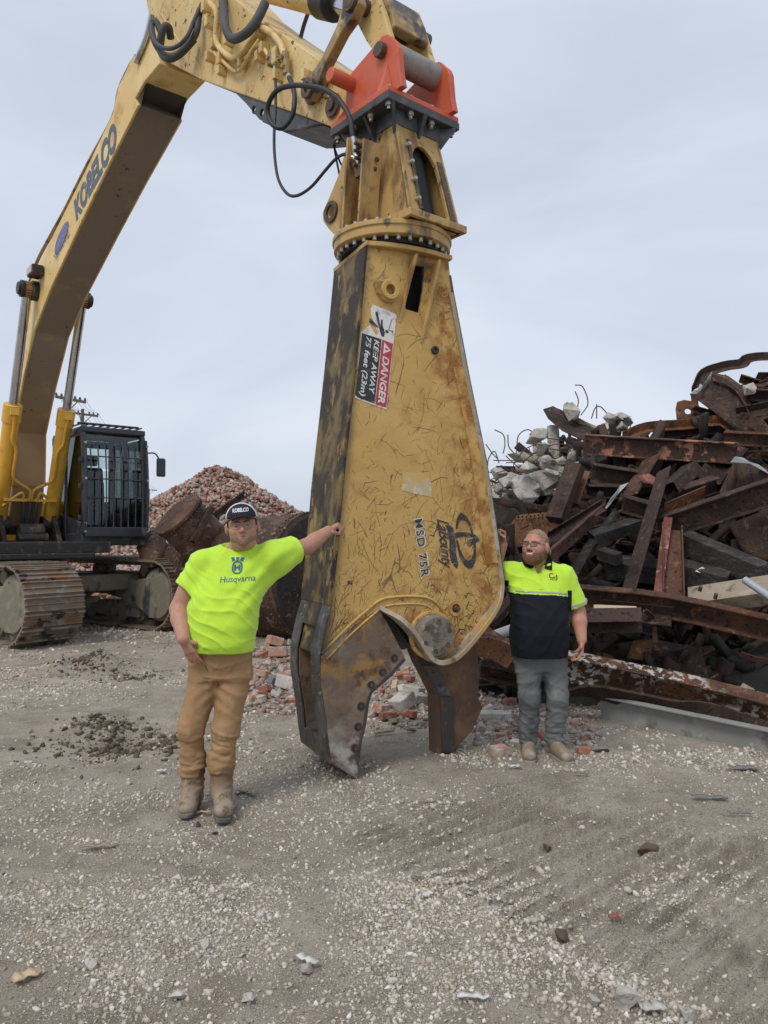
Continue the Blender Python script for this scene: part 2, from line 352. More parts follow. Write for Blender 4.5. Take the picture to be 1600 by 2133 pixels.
# ================================================================== DEMOLITION SHEAR
SA = math.radians(25.); S_O = V3(-.183, 5.35, 0); S_A = V3(math.cos(SA), math.sin(SA), 0); S_N = V3(math.sin(SA), -math.cos(SA), 0); ZZ = V3(0, 0, 1)
def S2(u, v, c=0.):
    p = PP(u, v, S_O+S_N*c, S_N); return float(np.dot(p-S_O, S_A)), float(p[2])
def S3(a, b, c=0.): return S_O+S_A*a+ZZ*b+S_N*c
def SL(px, c=0.): return [S2(u, v, c) for u, v in px]
# arm plane
AH = math.radians(39.3); A_D = V3(math.sin(AH), -math.cos(AH), 0); A_N = V3(math.cos(AH), math.sin(AH), 0); A_C = V3(.078, 5.845, 0)
def A2(u, v, n=0.):
    p = PP(u, v, A_C+A_N*n, A_N); return float(np.dot(p-A_C, A_D)), float(p[2])
def A3(t, z, n=0.): return A_C+A_D*t+ZZ*z+A_N*n
def AL(px, n=0.): return [A2(u, v, n) for u, v in px]
_e1 = V(S2(765, 515)); _e2 = V(S2(690, 1265)); _ed = unit(_e2-_e1); _en = V([-_ed[1], _ed[0]])     # along the near edge, and away from it
if _en[0] < 0: _en = -_en
_env = tuple(S_A*_en[0]+ZZ*_en[1]); _e0 = float(np.dot(S3(*_e1), V(_env)))
_r1 = V(S2(941, 610)); _r2 = V(S2(1047, 1205)); _rd = unit(_r2-_r1); _rn = V([_rd[1], -_rd[0]]);  _rn = _rn if _rn[0] > 0 else -_rn
_rnv = tuple(S_A*_rn[0]+ZZ*_rn[1]); _r0 = float(np.dot(S3(*_r1), V(_rnv)))
SCR = (.085, .045, .028)
m_plate = material('scratched_yellow_plate', (.55, .352, .115), .6, layers=[
    ((.60, .40, .145), [('n', 2.2, .45, .7)]), ((.46, .285, .09), [('n', 5, .5, .72)]),
    ((.30, .13, .035), [('ax', _rnv, _r0-.30, _r0+.06, .28), ('n', 7, .40, .62)], .8),
    ((.34, .16, .05), [('ax', (0, 0, -1), -1.55, -.75, .55), ('n', 6, .50, .72)], .8),
    (SCR, [('l', 6.5, .0085), ('n', 4, .50, .60), ('ax', (0, 0, -1), -2.5, -1.3, .7)], .8), (SCR, [('l', 13, .0085, (1, 1, .55)), ('n', 6.5, .50, .58), ('ax', (0, 0, -1), -2.3, -1.0, .6)], .8),
    (SCR, [('l', 19, .009, (1, 1, 1.8)), ('n', 8, .50, .58), ('ax', (0, 0, -1), -1.9, -.9, .5)], .8), ((.22, .12, .05), [('l', 4, .006, (1, 1, .5)), ('n', 3, .53, .62)], .8),
    ((.10, .05, .03), [('n', 26, .66, .70), ('ax', (0, 0, -1), -2.2, -.9, .5)], .8),
    ((.075, .062, .045), [('ax', _env, _e0+.10, _e0+.0, .06)], .6), ((.09, .07, .05), [('ax', (0, 0, 1), 3.35, 3.75, .25), ('n', 5, .5, .64)], .7)],
    bump=[(9, .006), (60, .0015)], spec=.35)
m_grime = material('greasy_dark_yellow_plate', (.045, .036, .027), .62, layers=[((.17, .12, .045), [('n', 3.2, .47, .60, (1, 1, .8))], .5), ((.30, .20, .065), [('n', 13, .50, .60, (1, 1, .6)), ('n', 2.4, .46, .60)], .55),
    ((.085, .07, .05), [('n', 1.5, .56, .72)]), ((.02, .018, .016), [('n', 3.4, .55, .7, (1, 1, .5))], .5)], bump=[(7, .012, (1, 1, .6)), (50, .004)], spec=.25)
m_jaw = material('worn_rusty_jaw_steel', (.175, .125, .09), .6, .15, layers=[((.27, .235, .195), [('n', 2.6, .46, .62)], .55), ((.34, .19, .06), [('n', 6, .48, .62), ('ax', (0, 0, 1), .55, 1.15, .6)], .8), ((.10, .055, .035), [('n', 5, .52, .66)]),
    ((.07, .055, .045), [('n', 3.8, .56, .7)]), ((.42, .395, .36), [('n', 8, .60, .70, (1, 1, .35)), ('n', 2., .45, .6)], .5), ((.4, .38, .35), [('ax', (0, 0, -1), -.33, -.02, .3), ('n', 10, .42, .62)])], bump=[(8, .01), (45, .003)])
m_jawedge = material('polished_grey_jaw_edge', (.10, .095, .085), .5, .3, layers=[((.20, .195, .18), [('n', 9, .52, .68, (1, 1, .5))]), ((.05, .042, .035), [('n', 5, .46, .62)]), ((.30, .29, .27), [('n', 22, .62, .7)])], bump=[(14, .006)])
m_rustjaw = material('brown_rust_jaw', (.125, .072, .046), .72, .1, layers=[((.20, .115, .065), [('n', 3.2, .48, .66)]), ((.05, .033, .027), [('n', 2.5, .52, .7)]), ((.24, .2, .17), [('n', 12, .60, .72, (1, 1, .4))])], bump=[(10, .007), (60, .003)])
m_blade = material('dark_blade_steel', (.07, .068, .07), .4, .5, layers=[((.16, .08, .045), [('n', 6, .52, .68)], .7), ((.2, .2, .21), [('n', 4, .55, .7)])], bump=[(20, .003)])
m_bolt = material('zinc_bolt', (.46, .45, .42), .45, .4, layers=[((.25, .2, .15), [('n', 30, .5, .7)])])
m_dkbolt = material('greasy_bolt', (.09, .07, .055), .5, .4, layers=[((.22, .12, .06), [('n', 30, .5, .65)])])
m_black = material('black_interior', (.012, .012, .013), .7)  # flat black standing in for shade in the hollows; also the key fob
m_head = material('oily_yellow_casting', (.47, .30, .105), .5, layers=[((.56, .38, .15), [('n', 3, .5, .7)]), ((.20, .115, .045), [('n', 4, .50, .66, (1, 1, .35))]), ((.06, .048, .038), [('n', 6, .56, .68, (1, 1, .6))], .4), ((.05, .04, .035), [('n', 22, .60, .66), ('n', 4, .48, .6)])], bump=[(12, .005), (60, .001)])
m_orange = material('new_orange_paint', (.56, .105, .042), .42, layers=[((.50, .12, .07), [('n', 2.5, .45, .7)], .5), ((.50, .075, .03), [('n', 9, .58, .7)]), ((.10, .05, .04), [('n', 30, .70, .74)])], bump=[(14, .002)], spec=.5)
m_dkflange = material('dark_grey_flange_steel', (.075, .078, .082), .5, .3, layers=[((.16, .165, .17), [('n', 5, .5, .7)]), ((.03, .03, .03), [('n', 9, .55, .7)])], bump=[(20, .003)])
m_greysteel = material('dusty_grey_steel', (.30, .285, .265), .6, .2, layers=[((.16, .13, .10), [('n', 7, .48, .66)]), ((.45, .43, .41), [('n', 18, .58, .7)])], bump=[(22, .006)])
shear = thing('demolition_shear', 'huge scratched yellow demolition shear hanging from the excavator arm, jaws on the ground', 'shear', (0, 5.6, 0))
# main box body
BODY = [(766, 512), (850, 533), (935, 573), (941, 610), (958, 700), (975, 790), (993, 880), (1010, 960), (1024, 1050), (1036, 1130), (1047, 1205), (1046, 1225), (1030, 1262), (985, 1318), (945, 1362), (915, 1376), (895, 1374), (878, 1360), (850, 1318), (820, 1288), (790, 1268), (740, 1303), (700, 1335), (668, 1367), (678, 1310), (690, 1262), (702, 1166), (716, 1000), (734, 840), (751, 675)]
win = SL([(853, 548), (884, 556), (882, 600), (873, 652), (845, 643), (848, 600)])
P2 = SL(BODY); P2[1] = (P2[1][0], P2[0][1]); P2[2] = (P2[2][0], P2[0][1])
mb = MB().plate(P2, S_O, S_A, ZZ, S_N, -.03, 0, [win]); body = mb.build('side_plate', m_plate, shear, .006)
MB().plate(P2, S_O, S_A, ZZ, S_N, -.6, -.57).build('side_plate', m_plate, shear, .006)
inner = V(P2); cen = inner.mean(0); mb = MB().plate([tuple(cen+(p-cen)*.965) for p in inner], S_O, S_A, ZZ, S_N, -.575, -.20); mb.build('core', m_black, shear); MB().plate(SL([(838, 526), (905, 540), (898, 668), (836, 660)]), S_O, S_A, ZZ, S_N, -.24, -.19).build('window_back', m_black, shear)  # black core and plate stand in for shade behind the window
# scratches gouged through the paint: too many to count
def inside(p, poly):
    c = False; n = len(poly)
    for i in range(n):
        (x1, y1), (x2, y2) = poly[i], poly[(i+1) % n]
        if (y1 > p[1]) != (y2 > p[1]) and p[0] < (x2-x1)*(p[1]-y1)/(y2-y1)+x1: c = not c
    return c
rsx = np.random.default_rng(41); sv, sf = [], []
while len(sf) < 900*4:
    z = .95+2.7*rsx.random()**2.9; a0 = rsx.uniform(-.3, 1.25); 
    if not inside((a0, z), P2): continue
    th = rsx.uniform(0, PI) if rsx.random() < .6 else rsx.normal(1.2, .35); L_ = rsx.choice([.03, .05, .09, .16, .26], p=[.3, .3, .22, .13, .05])*rsx.uniform(.7, 1.3); cu = rsx.normal(0, 2.2); w0 = rsx.uniform(.0005, .0017)*(2.6 if rsx.random() < .05 else 1); pts = []; p = V([a0, z])
    for i in range(5): pts.append(p); p = p+V([math.cos(th), math.sin(th)])*L_/4; th += cu*L_/4+rsx.normal(0, .12)
    if not all(inside(tuple(q), P2) for q in pts): continue
    k = len(sv)
    for i, q in enumerate(pts):
        d = unit(pts[min(i+1, 4)]-pts[max(i-1, 0)]); n = V([-d[1], d[0]])*w0*(.25+.75*math.sin(PI*(i+.4)/4.8)); sv += [S3(*(q+n), .0012), S3(*(q-n), .0012)]
    sf += [(k+2*i, k+2*i+1, k+2*i+3, k+2*i+2) for i in range(4)]
o = link('scratch_marks', np_mesh('scratch_marks', V(sv), V(sf)), material('scratched_through_rust', SCR, .8, layers=[((.20, .10, .045), [('n', 5, .45, .6)])]), body); o['kind'] = 'stuff'
# the two narrow faces: greasy back plate and right edge plate
def edge_strip(idx, off, w0, w1, name, mat, c0, c1, parent=shear, bev=.006):
    P = [V(S2(*q)) for q in idx]; Q = []
    for i, p in enumerate(P):
        d = unit(P[min(i+1, len(P)-1)]-P[max(i-1, 0)]); n = V([-d[1], d[0]])*off; Q.append((p, p+n))
    return MB().plate([tuple(q[0]) for q in Q]+[tuple(q[1]) for q in reversed(Q)], S_O, S_A, ZZ, S_N, c0, c1).build(name, mat, parent, bev)
NE = [(766, 512), (751, 675), (734, 840), (716, 1000), (702, 1166), (692, 1262)]
edge_strip(NE, -.022, 0, 0, 'back_plate', m_grime, -.603, .004)
edge_strip([(935, 573), (941, 610), (975, 790), (1010, 960), (1036, 1130), (1047, 1205)], .02, 0, 0, 'front_edge_plate', m_jawedge, -.604, .006)
# overlay wear strip along the right edge
MB().plate(SL([(943, 766), (970, 764), (990, 862), (1008, 955), (1022, 1045), (1035, 1136), (1040, 1173), (1012, 1177), (1003, 1105), (985, 985), (968, 885), (955, 820)]), S_O, S_A, ZZ, S_N, 0, .014).build('wear_strip', m_plate, shear, .004)
# thick rim that stands proud round the pivot
RIM = [(941, 610), (975, 790), (1010, 960), (1024, 1050), (1036, 1130), (1047, 1205), (1046, 1228), (1030, 1264), (985, 1320), (945, 1364), (915, 1379), (894, 1377), (876, 1362), (850, 1320), (820, 1290), (788, 1268)]
RP = smooth_path([V(S2(*q)) for q in RIM], 4); outl, inl, dep = [], [], []
for i, p in enumerate(RP):
    d = unit(RP[min(i+1, len(RP)-1)]-RP[max(i-1, 0)]); n = V([-d[1], d[0]]); t = i/(len(RP)-1)
    k = .018+.10*sstep(.36, .55, t)*sstep(1.0, .93, t); outl.append((p, n)); dep.append(k)
rings = []
for (p, n), k in zip(outl, dep): rings.append([S3(*(p+n*.004), -.02), S3(*(p+n*.004), k), S3(*(p-n*.030), k), S3(*(p-n*.030), -.02)])
rim = MB().loft(rings).build('rim', material('worn_bare_rim', (.36, .29, .19), .5, .2, layers=[((.46, .44, .41), [('n', 7, .50, .66)]), ((.16, .10, .06), [('n', 9, .56, .7)]), ((.5, .31, .10), [('n', 3, .52, .7)])], bump=[(25, .004)]), shear, .004, 50)
# welded doubler edges over the pivot
WELD = [(669, 1362), (720, 1310), (768, 1268), (800, 1247), (860, 1242), (900, 1250), (928, 1282), (936, 1320)]
for off, r in ((0, .012), (.055, .008)):
    P = [V(S2(*q)) for q in WELD]; pts = []
    for i, p in enumerate(P):
        d = unit(P[min(i+1, len(P)-1)]-P[max(i-1, 0)]); n = V([d[1], -d[0]]); pts.append(S3(*(p+n*off), .002))
    MB().tube(pts, r, 6, 4).build('weld_seam', m_plate, shear, smooth=60)
# pivot pin
pc = V(S2(896, 1322)); mb = MB().tube([S3(*pc, -.02), S3(*pc, .095), S3(*pc, .11)], [.150, .150, .138], 40); pin = mb.build('pivot_pin', material('dusty_pivot_steel', (.20, .175, .14), .75, .1, layers=[((.11, .09, .07), [('n', 9, .48, .62)]), ((.36, .33, .28), [('n', 15, .54, .66)])], bump=[(26, .010)]), shear, .004, 40)
mb = MB().ring(S3(*pc, .0), S_N, .15, .175, .03, 40).build('pivot_collar', m_plate, shear, .004, 40)
for k in range(6): MB().bolt(S3(pc[0]+.105*math.cos(k*PI/3+.4), pc[1]+.105*math.sin(k*PI/3+.4), .11), S_N, .018, .008).build('bolt', m_dkbolt, pin)
h = V(S2(948, 1267)); hub = MB().ring(S3(*h, 0), S_N, .032, .058, .018, 28).build('grease_port', m_plate, shear, .003, 40)
MB().tube([S3(*h, 0), S3(*h, .012), S3(*h, .03), S3(*h, .055)], [.03, .026, .018, .016], 8).build('bolt', m_dkbolt, hub)
gm = V(S2(905, 730)); MB().ring(S3(*gm, 0), S_N, .012, .030, .022, 24).build('rubber_grommet', material('black_rubber', (.018, .018, .019), .6, bump=[(60, .002)]), shear, .004, 40)
lg = V(S2(808, 607)); MB().ring(S3(*lg, 0), S_N, .036, .070, .055, 32).build('lifting_eye', m_plate, shear, .005, 40)
MB().ring(S3(*lg, 0), S_N, .058, .082, .03, 32).build('lifting_eye_collar', m_plate, shear, .004, 40)
MB().plate(SL([(777, 590), (800, 586), (800, 622), (783, 612)]), S_O, S_A, ZZ, S_N, 0, .035).build('lug', m_plate, shear, .005)
# gussets under the ring and top flange of the body
for (u0, v0), (u1, v1), n in (((858, 536), (832, 672), 0), ((906, 548), (878, 715), 0)):
    a, b = V(S2(u0, v0)), V(S2(u1, v1)); dx = S_A*.011
    vs = [S3(*a, -.01), S3(*a, .085), S3(*b, -.01), S3(*b, .004)]; MB().add([p-dx for p in vs]+[p+dx for p in vs], [(0, 1, 3, 2), (4, 6, 7, 5), (0, 4, 5, 1), (1, 5, 7, 3), (3, 7, 6, 2), (2, 6, 4, 0)]).build('gusset', m_head, shear, .004)
RC = V3(.06, 5.79, 0); ztop = S2(766, 512)[1]
m = [V(S2(q, 540))[0] for q in (766, 935)]
fl = [(m[0]-.02, -.62), (m[0]-.02, .03)]
for k in range(15): t = k/14; fl.append((m[0]+.0+(m[1]-m[0]+.02)*t, .022+.05*math.sin(PI*min(1, t*1.08))**.8))
fl += [(m[1]+.03, -.62)]
MB().plate(fl, S_O+ZZ*(ztop-.004), S_A, S_N, ZZ, 0, .036).build('top_flange', m_head, shear, .006)
# slewing ring
zr = ztop+.05
MB().cyl(RC+ZZ*(zr-.01), RC+ZZ*(zr+.06), .385, 64).build('ring_gap', m_black, shear, 0, 40)
ring = MB().tube([RC+ZZ*(zr+.03), RC+ZZ*(zr+.035), RC+ZZ*(zr+.095), RC+ZZ*(zr+.097), RC+ZZ*(zr+.132), RC+ZZ*(zr+.135)], [.425, .44, .44, .452, .452, .43], 72).build('slewing_ring', m_head, shear, .004, 40)
for k in range(30):
    a = 2*PI*k/30; MB().bolt(RC+V3(.405*math.cos(a), .405*math.sin(a), zr+.031), (0, 0, -1), .015, .03).build('bolt', m_bolt, ring)
for k in range(30):
    a = 2*PI*k/30+.06; MB().bolt(RC+V3(.425*math.cos(a), .425*math.sin(a), zr+.134), (0, 0, 1), .014, .018).build('bolt', m_bolt, ring)
# ------------------------------------------------------------------ upper head
nt0 = PP(822, 250, A_C+A_N*-.215, A_N); zt = nt0[2]; nb0 = PP(863, 455, A_C+A_N*-.215, A_N); zb = zr+.136
ht, hb = .43, .50
T0 = A_C*1.; T0[2] = 0
tt = float(np.dot(nt0-A_C, A_D)); tb = float(np.dot(nb0-A_C, A_D))
def head_pt(s, lat, z):       # s: 0 rear..1 front along the arm, lat 0 near..1 far
    k = (z-zb)/(zt-zb); tf = tb+(tt-tb)*k; d = hb+(ht-hb)*k; return A3(tf-d*(1-s), z, -.215-(hb-ht)/2*(1-k)+d*lat)
head = MB()
def quad_plate(c, n, th, holes2=None):   # plate on four corners with an optional hole given in unit coords
    c = [V(q) for q in c]; f = lambda a, b: c[0]*(1-a)*(1-b)+c[1]*a*(1-b)+c[2]*a*b+c[3]*(1-a)*b
    o = [(0, 0), (1, 0), (1, 1), (0, 1)]; L = [o]+([holes2] if holes2 else []); flat = [p for l in L for p in l]; m = len(flat); n = V(n)
    vs = [f(*p) for p in flat]+[f(*p)-n*th for p in flat]; fs = []
    for t in tessellate_polygon([[Vector((*p, 0)) for p in l] for l in L]): fs += [tuple(t), tuple(i+m for i in reversed(t))]
    k = 0
    for l in L:
        q = len(l); fs += [(k+i, k+(i+1) % q, k+(i+1) % q+m, k+i+m) for i in range(q)]; k += q
    return vs, fs, f
hole = [(.24+.56*x, .10+.72*y) for x, y in [(0, .04), (.03, 0), (.97, 0), (1, .06), (1, .55)]+[(.5+.5*math.cos(a), .62+.38*math.sin(a)) for a in np.linspace(.2, PI-.25, 9)]+[(0, .75)]]
vs_, fs_, ff = quad_plate([head_pt(1, 0, zb), head_pt(1, 1, zb), head_pt(1, 1, zt), head_pt(1, 0, zt)], A_D, .03, hole)
hd = MB().add(vs_, fs_).build('upper_head', m_head, shear, .004)
for c in ([head_pt(0, 0, zb), head_pt(1, 0, zb), head_pt(1, 0, zt), head_pt(0, 0, zt)], [head_pt(0, 1, zb), head_pt(1, 1, zb), head_pt(1, 1, zt), head_pt(0, 1, zt)], [head_pt(0, 0, zb), head_pt(0, 1, zb), head_pt(0, 1, zt), head_pt(0, 0, zt)]):
    nn = unit(np.cross(V(c[1])-V(c[0]), V(c[3])-V(c[0]))); out_ = V(c[0])-A_C; 
    v2, f2, _ = quad_plate(c, -unit(nn) if False else nn*0.+unit(sum([V(q) for q in c])/4*V3(1,1,0)-((head_pt(0,0,zb)+head_pt(1,1,zb))/2)*V3(1,1,0)), .025); MB().add(v2, f2).build('head_plate', m_head, hd, .004)
MB().cyl((head_pt(0, 0, zb)+head_pt(1, 1, zb))/2+ZZ*.05, (head_pt(0, 0, zt)+head_pt(1, 1, zt))/2-ZZ*.05, .17, 24).build('head_opening_shade', m_black, hd)  # black cylinder put in as the shade inside the head opening
for b in (.20, .40, .58, .76): MB().bolt(ff(.16, b), A_D, .013, .05).build('bolt', m_bolt, hd)
MB().add(*quad_plate([ff(.20, .12)+A_D*.012, ff(.26, .12)+A_D*.012, ff(.26, .84)+A_D*.012, ff(.20, .84)+A_D*.012], A_D, .012)[:2]).build('cover_strip', m_dkbolt, hd, .002)
MB().add(*quad_plate([ff(.82, .10)+A_D*.012, ff(.92, .10)+A_D*.012, ff(.92, .72)+A_D*.012, ff(.82, .72)+A_D*.012], A_D, .012)[:2]).build('cover_strip', m_dkbolt, hd, .002)
# base plate of the head
bp = [(-.04, -.05), (1.06, -.05), (1.06, 1.06), (-.04, 1.06)]
lo_ = [head_pt(*q, zb) for q in bp]; MB().add([p+ZZ*.0 for p in lo_]+[p+ZZ*.055 for p in lo_], [(0, 3, 2, 1), (4, 5, 6, 7), (0, 1, 5, 4), (1, 2, 6, 5), (2, 3, 7, 6), (3, 0, 4, 7)]).build('base_plate', m_head, hd, .005)
# side wing with the rear eye, and its ribs
nw = -.30
WING = AL([(742, 284), (726, 290), (716, 325), (706, 362), (684, 415), (672, 442), (673, 460), (684, 476), (704, 497), (748, 492), (760, 380)], nw)
eye = A2(691, 442, nw)
wing = MB().plate(WING, A_C, A_D, ZZ, A_N, 0, .05, [circle(eye, .045, 20)][:0]) if False else MB().plate(WING, A_C+A_N*nw, A_D, ZZ, A_N, 0, .045, [circle(eye, .045, 20)])
wing = wing.build('side_wing', m_head, hd, .004)
MB().ring(A_C+A_D*eye[0]+ZZ*eye[1]+A_N*(nw+.01), -A_N, .05, .085, .03, 28).build('eye_bushing', m_dkbolt, wing, .004, 40)
MB().add(*quad_plate([A3(*A2(727, 288, nw), nw), A3(*A2(765, 290, nw), nw), A3(*A2(748, 492, nw), nw), A3(*A2(712, 494, nw), nw)], A_N, -.2)[:2]).build('wing_web', m_head, hd, .004)
for (a, b) in (((734, 290), (722, 480)), ((767, 292), (755, 470))):
    p, q = A2(*a, nw-.1), A2(*b, nw-.1); MB().bar(A3(*p, nw-.06), A3(*q, nw-.06), .02, .17, up=tuple(A_N)).build('rib', m_head, hd, .003)
for q in ((775, 312), (776, 350), (781, 330)):
    t_ = A2(*q, nw-.05); MB().ring(A3(*t_, nw-.02), -A_N, .006, .016, .02, 14).build('bolt', m_dkbolt, hd)
vb = MB()
for i, (u, v) in enumerate(((752, 303), (751, 318), (753, 333), (750, 348))):
    c = A3(*A2(u, v, nw-.08), nw-.08); vb.tube([c-A_D*.04, c+A_D*.04], .022, 8); vb.tube([c, c-A_N*.06], .014, 6)
vb.box(A3(*A2(754, 356, nw-.08), nw-.05), (.10, .12, .09), A_D, A_N, ZZ); vb.build('valve_block', m_dkbolt, hd, .003)
# ------------------------------------------------------------------ orange mounting bracket
zf = PP(815, 187, A3(.35, 0, -.35), unit(A_D-A_N))[2]; br = shear
fc = A_C*1.
def flange(z0, z1, hs, mat, name, parent=None): return MB().box(fc+ZZ*(z0+z1)/2, (hs*2, hs*2, z1-z0), A_D, A_N, ZZ).build(name, mat, parent or shear, .006)
fg = flange(zf-.055, zf, .355, m_dkflange, 'lower_flange'); brk = flange(zf+.003, zf+.045, .35, m_orange, 'mounting_bracket')
for side in range(4):
    for k in range(4):
        t = -.31+.2067*k; p = fc+(A_D*t-A_N*.31, A_N*t+A_D*.31, -A_D*t+A_N*.31, -A_N*t-A_D*.31)[side]
        MB().bolt(p+ZZ*(zf-.053), (0, 0, -1), .024, .028).bolt(p+ZZ*(zf-.053), (0, 0, -1), .013, .052, 8).build('bolt', m_bolt, fg)
        MB().bolt(p+ZZ*(zf+.044), (0, 0, 1), .022, .02).build('bolt', m_bolt, brk)
# gussets below the flange and the collar onto the head
for s, l in ((.5, 0), (1, .5), (.5, 1), (0, .5), (1, 0), (1, 1), (0, 0), (0, 1)):
    p0 = head_pt(s, l, zt); d = p0-(head_pt(0, 0, zt)+head_pt(1, 1, zt))/2; d[2] = 0; d = unit(d); x = np.cross(d, ZZ)*.012; e = .12 if (s == .5 or l == .5) else .14
    q = [p0-ZZ*.10, p0-ZZ*.10+d*.008, V([*(p0+d*e)[:2], zf-.056]), V([*p0[:2], zf-.056])]; MB().add([a-x for a in q]+[a+x for a in q], [(0, 1, 2, 3), (4, 7, 6, 5), (0, 4, 5, 1), (1, 5, 6, 2), (2, 6, 7, 3), (3, 7, 4, 0)]).build('gusset', m_dkflange, fg, .003)
hc = [head_pt(*q, zt-.03) for q in ((0, 0), (1, 0), (1, 1), (0, 1))]; cc = sum(hc)/4
MB().add([cc+(p-cc)*1.04 for p in hc]+[V([*(cc+(p-cc)*1.06)[:2], zf-.05]) for p in hc], [(0, 3, 2, 1), (4, 5, 6, 7), (0, 1, 5, 4), (1, 2, 6, 5), (2, 3, 7, 6), (3, 0, 4, 7)]).build('collar', m_dkflange, fg, .004)
# cheek plates
nn_ = -.265
CH = AL([(696, 252), (697, 205), (712, 178), (733, 150), (770, 106), (797, 74), (808, 71), (825, 86), (829, 97), (833, 150), (838, 186)], nn_)
CH[0] = (CH[0][0], zf+.04); CH[-1] = (CH[-1][0], zf+.04)
pinh = A2(797, 107, nn_); stp = A2(697, 222, nn_)
for n0 in (nn_, .245):
    ck = MB().plate(CH, A_C+A_N*n0, A_D, ZZ, A_N, 0, .05).build('cheek_plate', m_orange, brk, .006)
    for (t, zz, r) in ((pinh[0], pinh[1], .058),):
        MB().bolt(A3(t, zz, n0), -A_N, .058, .05, 8).build('pin_head', m_dkbolt, ck, .006)
    ft = V([p[0] for p in CH]).min(); rt = max(p[0] for p in CH)
    for k in (.18, .80):
        t = ft+(rt-ft)*k; sg = -1 if n0 < 0 else 1; b0 = A3(t, zf+.04, n0+(0 if n0 < 0 else .05)); w_ = .05 if k < .5 else .07
        vs = [b0-A_D*w_, b0+A_D*w_, b0+A_N*sg*.085-A_D*w_*.4, b0+A_N*sg*.085+A_D*w_*.4, b0+ZZ*(.13 if k < .5 else .24)+A_N*sg*.002]
        MB().add(vs, [(0, 1, 3, 2), (0, 2, 4), (2, 3, 4), (3, 1, 4), (1, 0, 4)]).build('gusset', m_orange, ck, .003)
lp = A2(733, 176, nn_)
MB().tube([A3(*lp, nn_+.02), A3(*lp, nn_-.20), A3(*lp, nn_-.21)], [.056, .056, .05], 24).build('boss', m_orange, brk, .004, 40)
MB().ring(A3(*stp, nn_-.002), -A_N, .03, .10, .012, 28).build('stick_pin_boss', m_orange, brk, .003, 40)
MB().tube([A3(*stp, nn_-.05), A3(*stp, .31)], .045, 16).build('stick_pin', m_dkbolt, brk)
MB().tube([A3(*pinh, -.215), A3(*pinh, .245)], .098, 32).build('link_tube', m_greysteel, brk, 0, 40)
# ------------------------------------------------------------------ fixed jaw
JAW = [(668, 1367), (700, 1335), (740, 1303), (790, 1268), (812, 1306), (832, 1345), (846, 1374), (815, 1409), (775, 1444), (769, 1464), (762, 1513), (754, 1543), (747, 1596), (744, 1624), (691, 1590), (684, 1545), (679, 1497), (667, 1420)]
J2 = SL(JAW)
jaw = MB().plate(J2, S_O, S_A, ZZ, S_N, -.15, .002).build('fixed_jaw', m_jaw, shear, .008)
MB().plate(J2, S_O, S_A, ZZ, S_N, -.6, -.45).build('far_cheek', m_jaw, jaw, .008)
MB().plate(SL([(668, 1367), (692, 1262), (790, 1268), (812, 1306), (740, 1330), (720, 1400)]), S_O, S_A, ZZ, S_N, -.45, -.15).build('throat', m_grime, jaw, .004)
MB().plate(SL([(684, 1545), (691, 1590), (744, 1624), (748, 1590), (722, 1560)]), S_O, S_A, ZZ, S_N, -.45, -.15).build('nose_block', m_jaw, jaw, .006)
MB().plate(SL([(760, 1400), (700, 1440), (712, 1520), (705, 1560), (745, 1560), (752, 1470)]), S_O, S_A, ZZ, S_N, -.44, -.16).build('slot_fill_block', m_rustjaw, jaw, .006)  # added block, keeps light from coming through the jaw slot
# the bare metal back faces of the jaw (window frame seen from the left)
BE = [(692, 1262), (678, 1312), (667, 1367), (667, 1420), (679, 1497), (684, 1545), (691, 1590)]
edge_strip(BE, -.016, 0, 0, 'jaw_back_face', m_jawedge, -.152, .004, jaw); edge_strip(BE, -.016, 0, 0, 'jaw_back_face', m_jawedge, -.604, -.448, jaw)
edge_strip(BE[:2], -.016, 0, 0, 'jaw_back_face', m_grime, -.45, -.15, jaw).name = 'jaw_back_lintel'
edge_strip(BE[-2:], -.016, 0, 0, 'jaw_back_face', m_jawedge, -.45, -.15, jaw).name = 'jaw_back_sill'
for u, v in ((821, 1371), (797, 1400), (773, 1427), (752, 1471), (745.5, 1514), (739, 1558)):
    c = S2(u, v); b = MB().ring(S3(*c, .0), S_N, .020, .030, .006, 20).build('bolt_recess', m_blade, jaw)
    MB().tube([S3(*c, -.002), S3(*c, .0045)], .021, 20).build('recess_shade_disc', m_black, b); MB().bolt(S3(*c, .002), S_N, .015, .012).build('bolt', m_dkbolt, b)  # black disc stands in for the shade of each recess
# blade insert along the throat of the fixed jaw
MB().plate(SL([(846, 1374), (815, 1409), (775, 1444), (769, 1464), (762, 1513), (754, 1543), (747, 1596), (741, 1592), (748, 1541), (756, 1511), (763, 1462), (770, 1440), (809, 1405), (838, 1372)]), S_O, S_A, ZZ, S_N, -.15, .006).build('blade_insert', m_blade, jaw, .003)
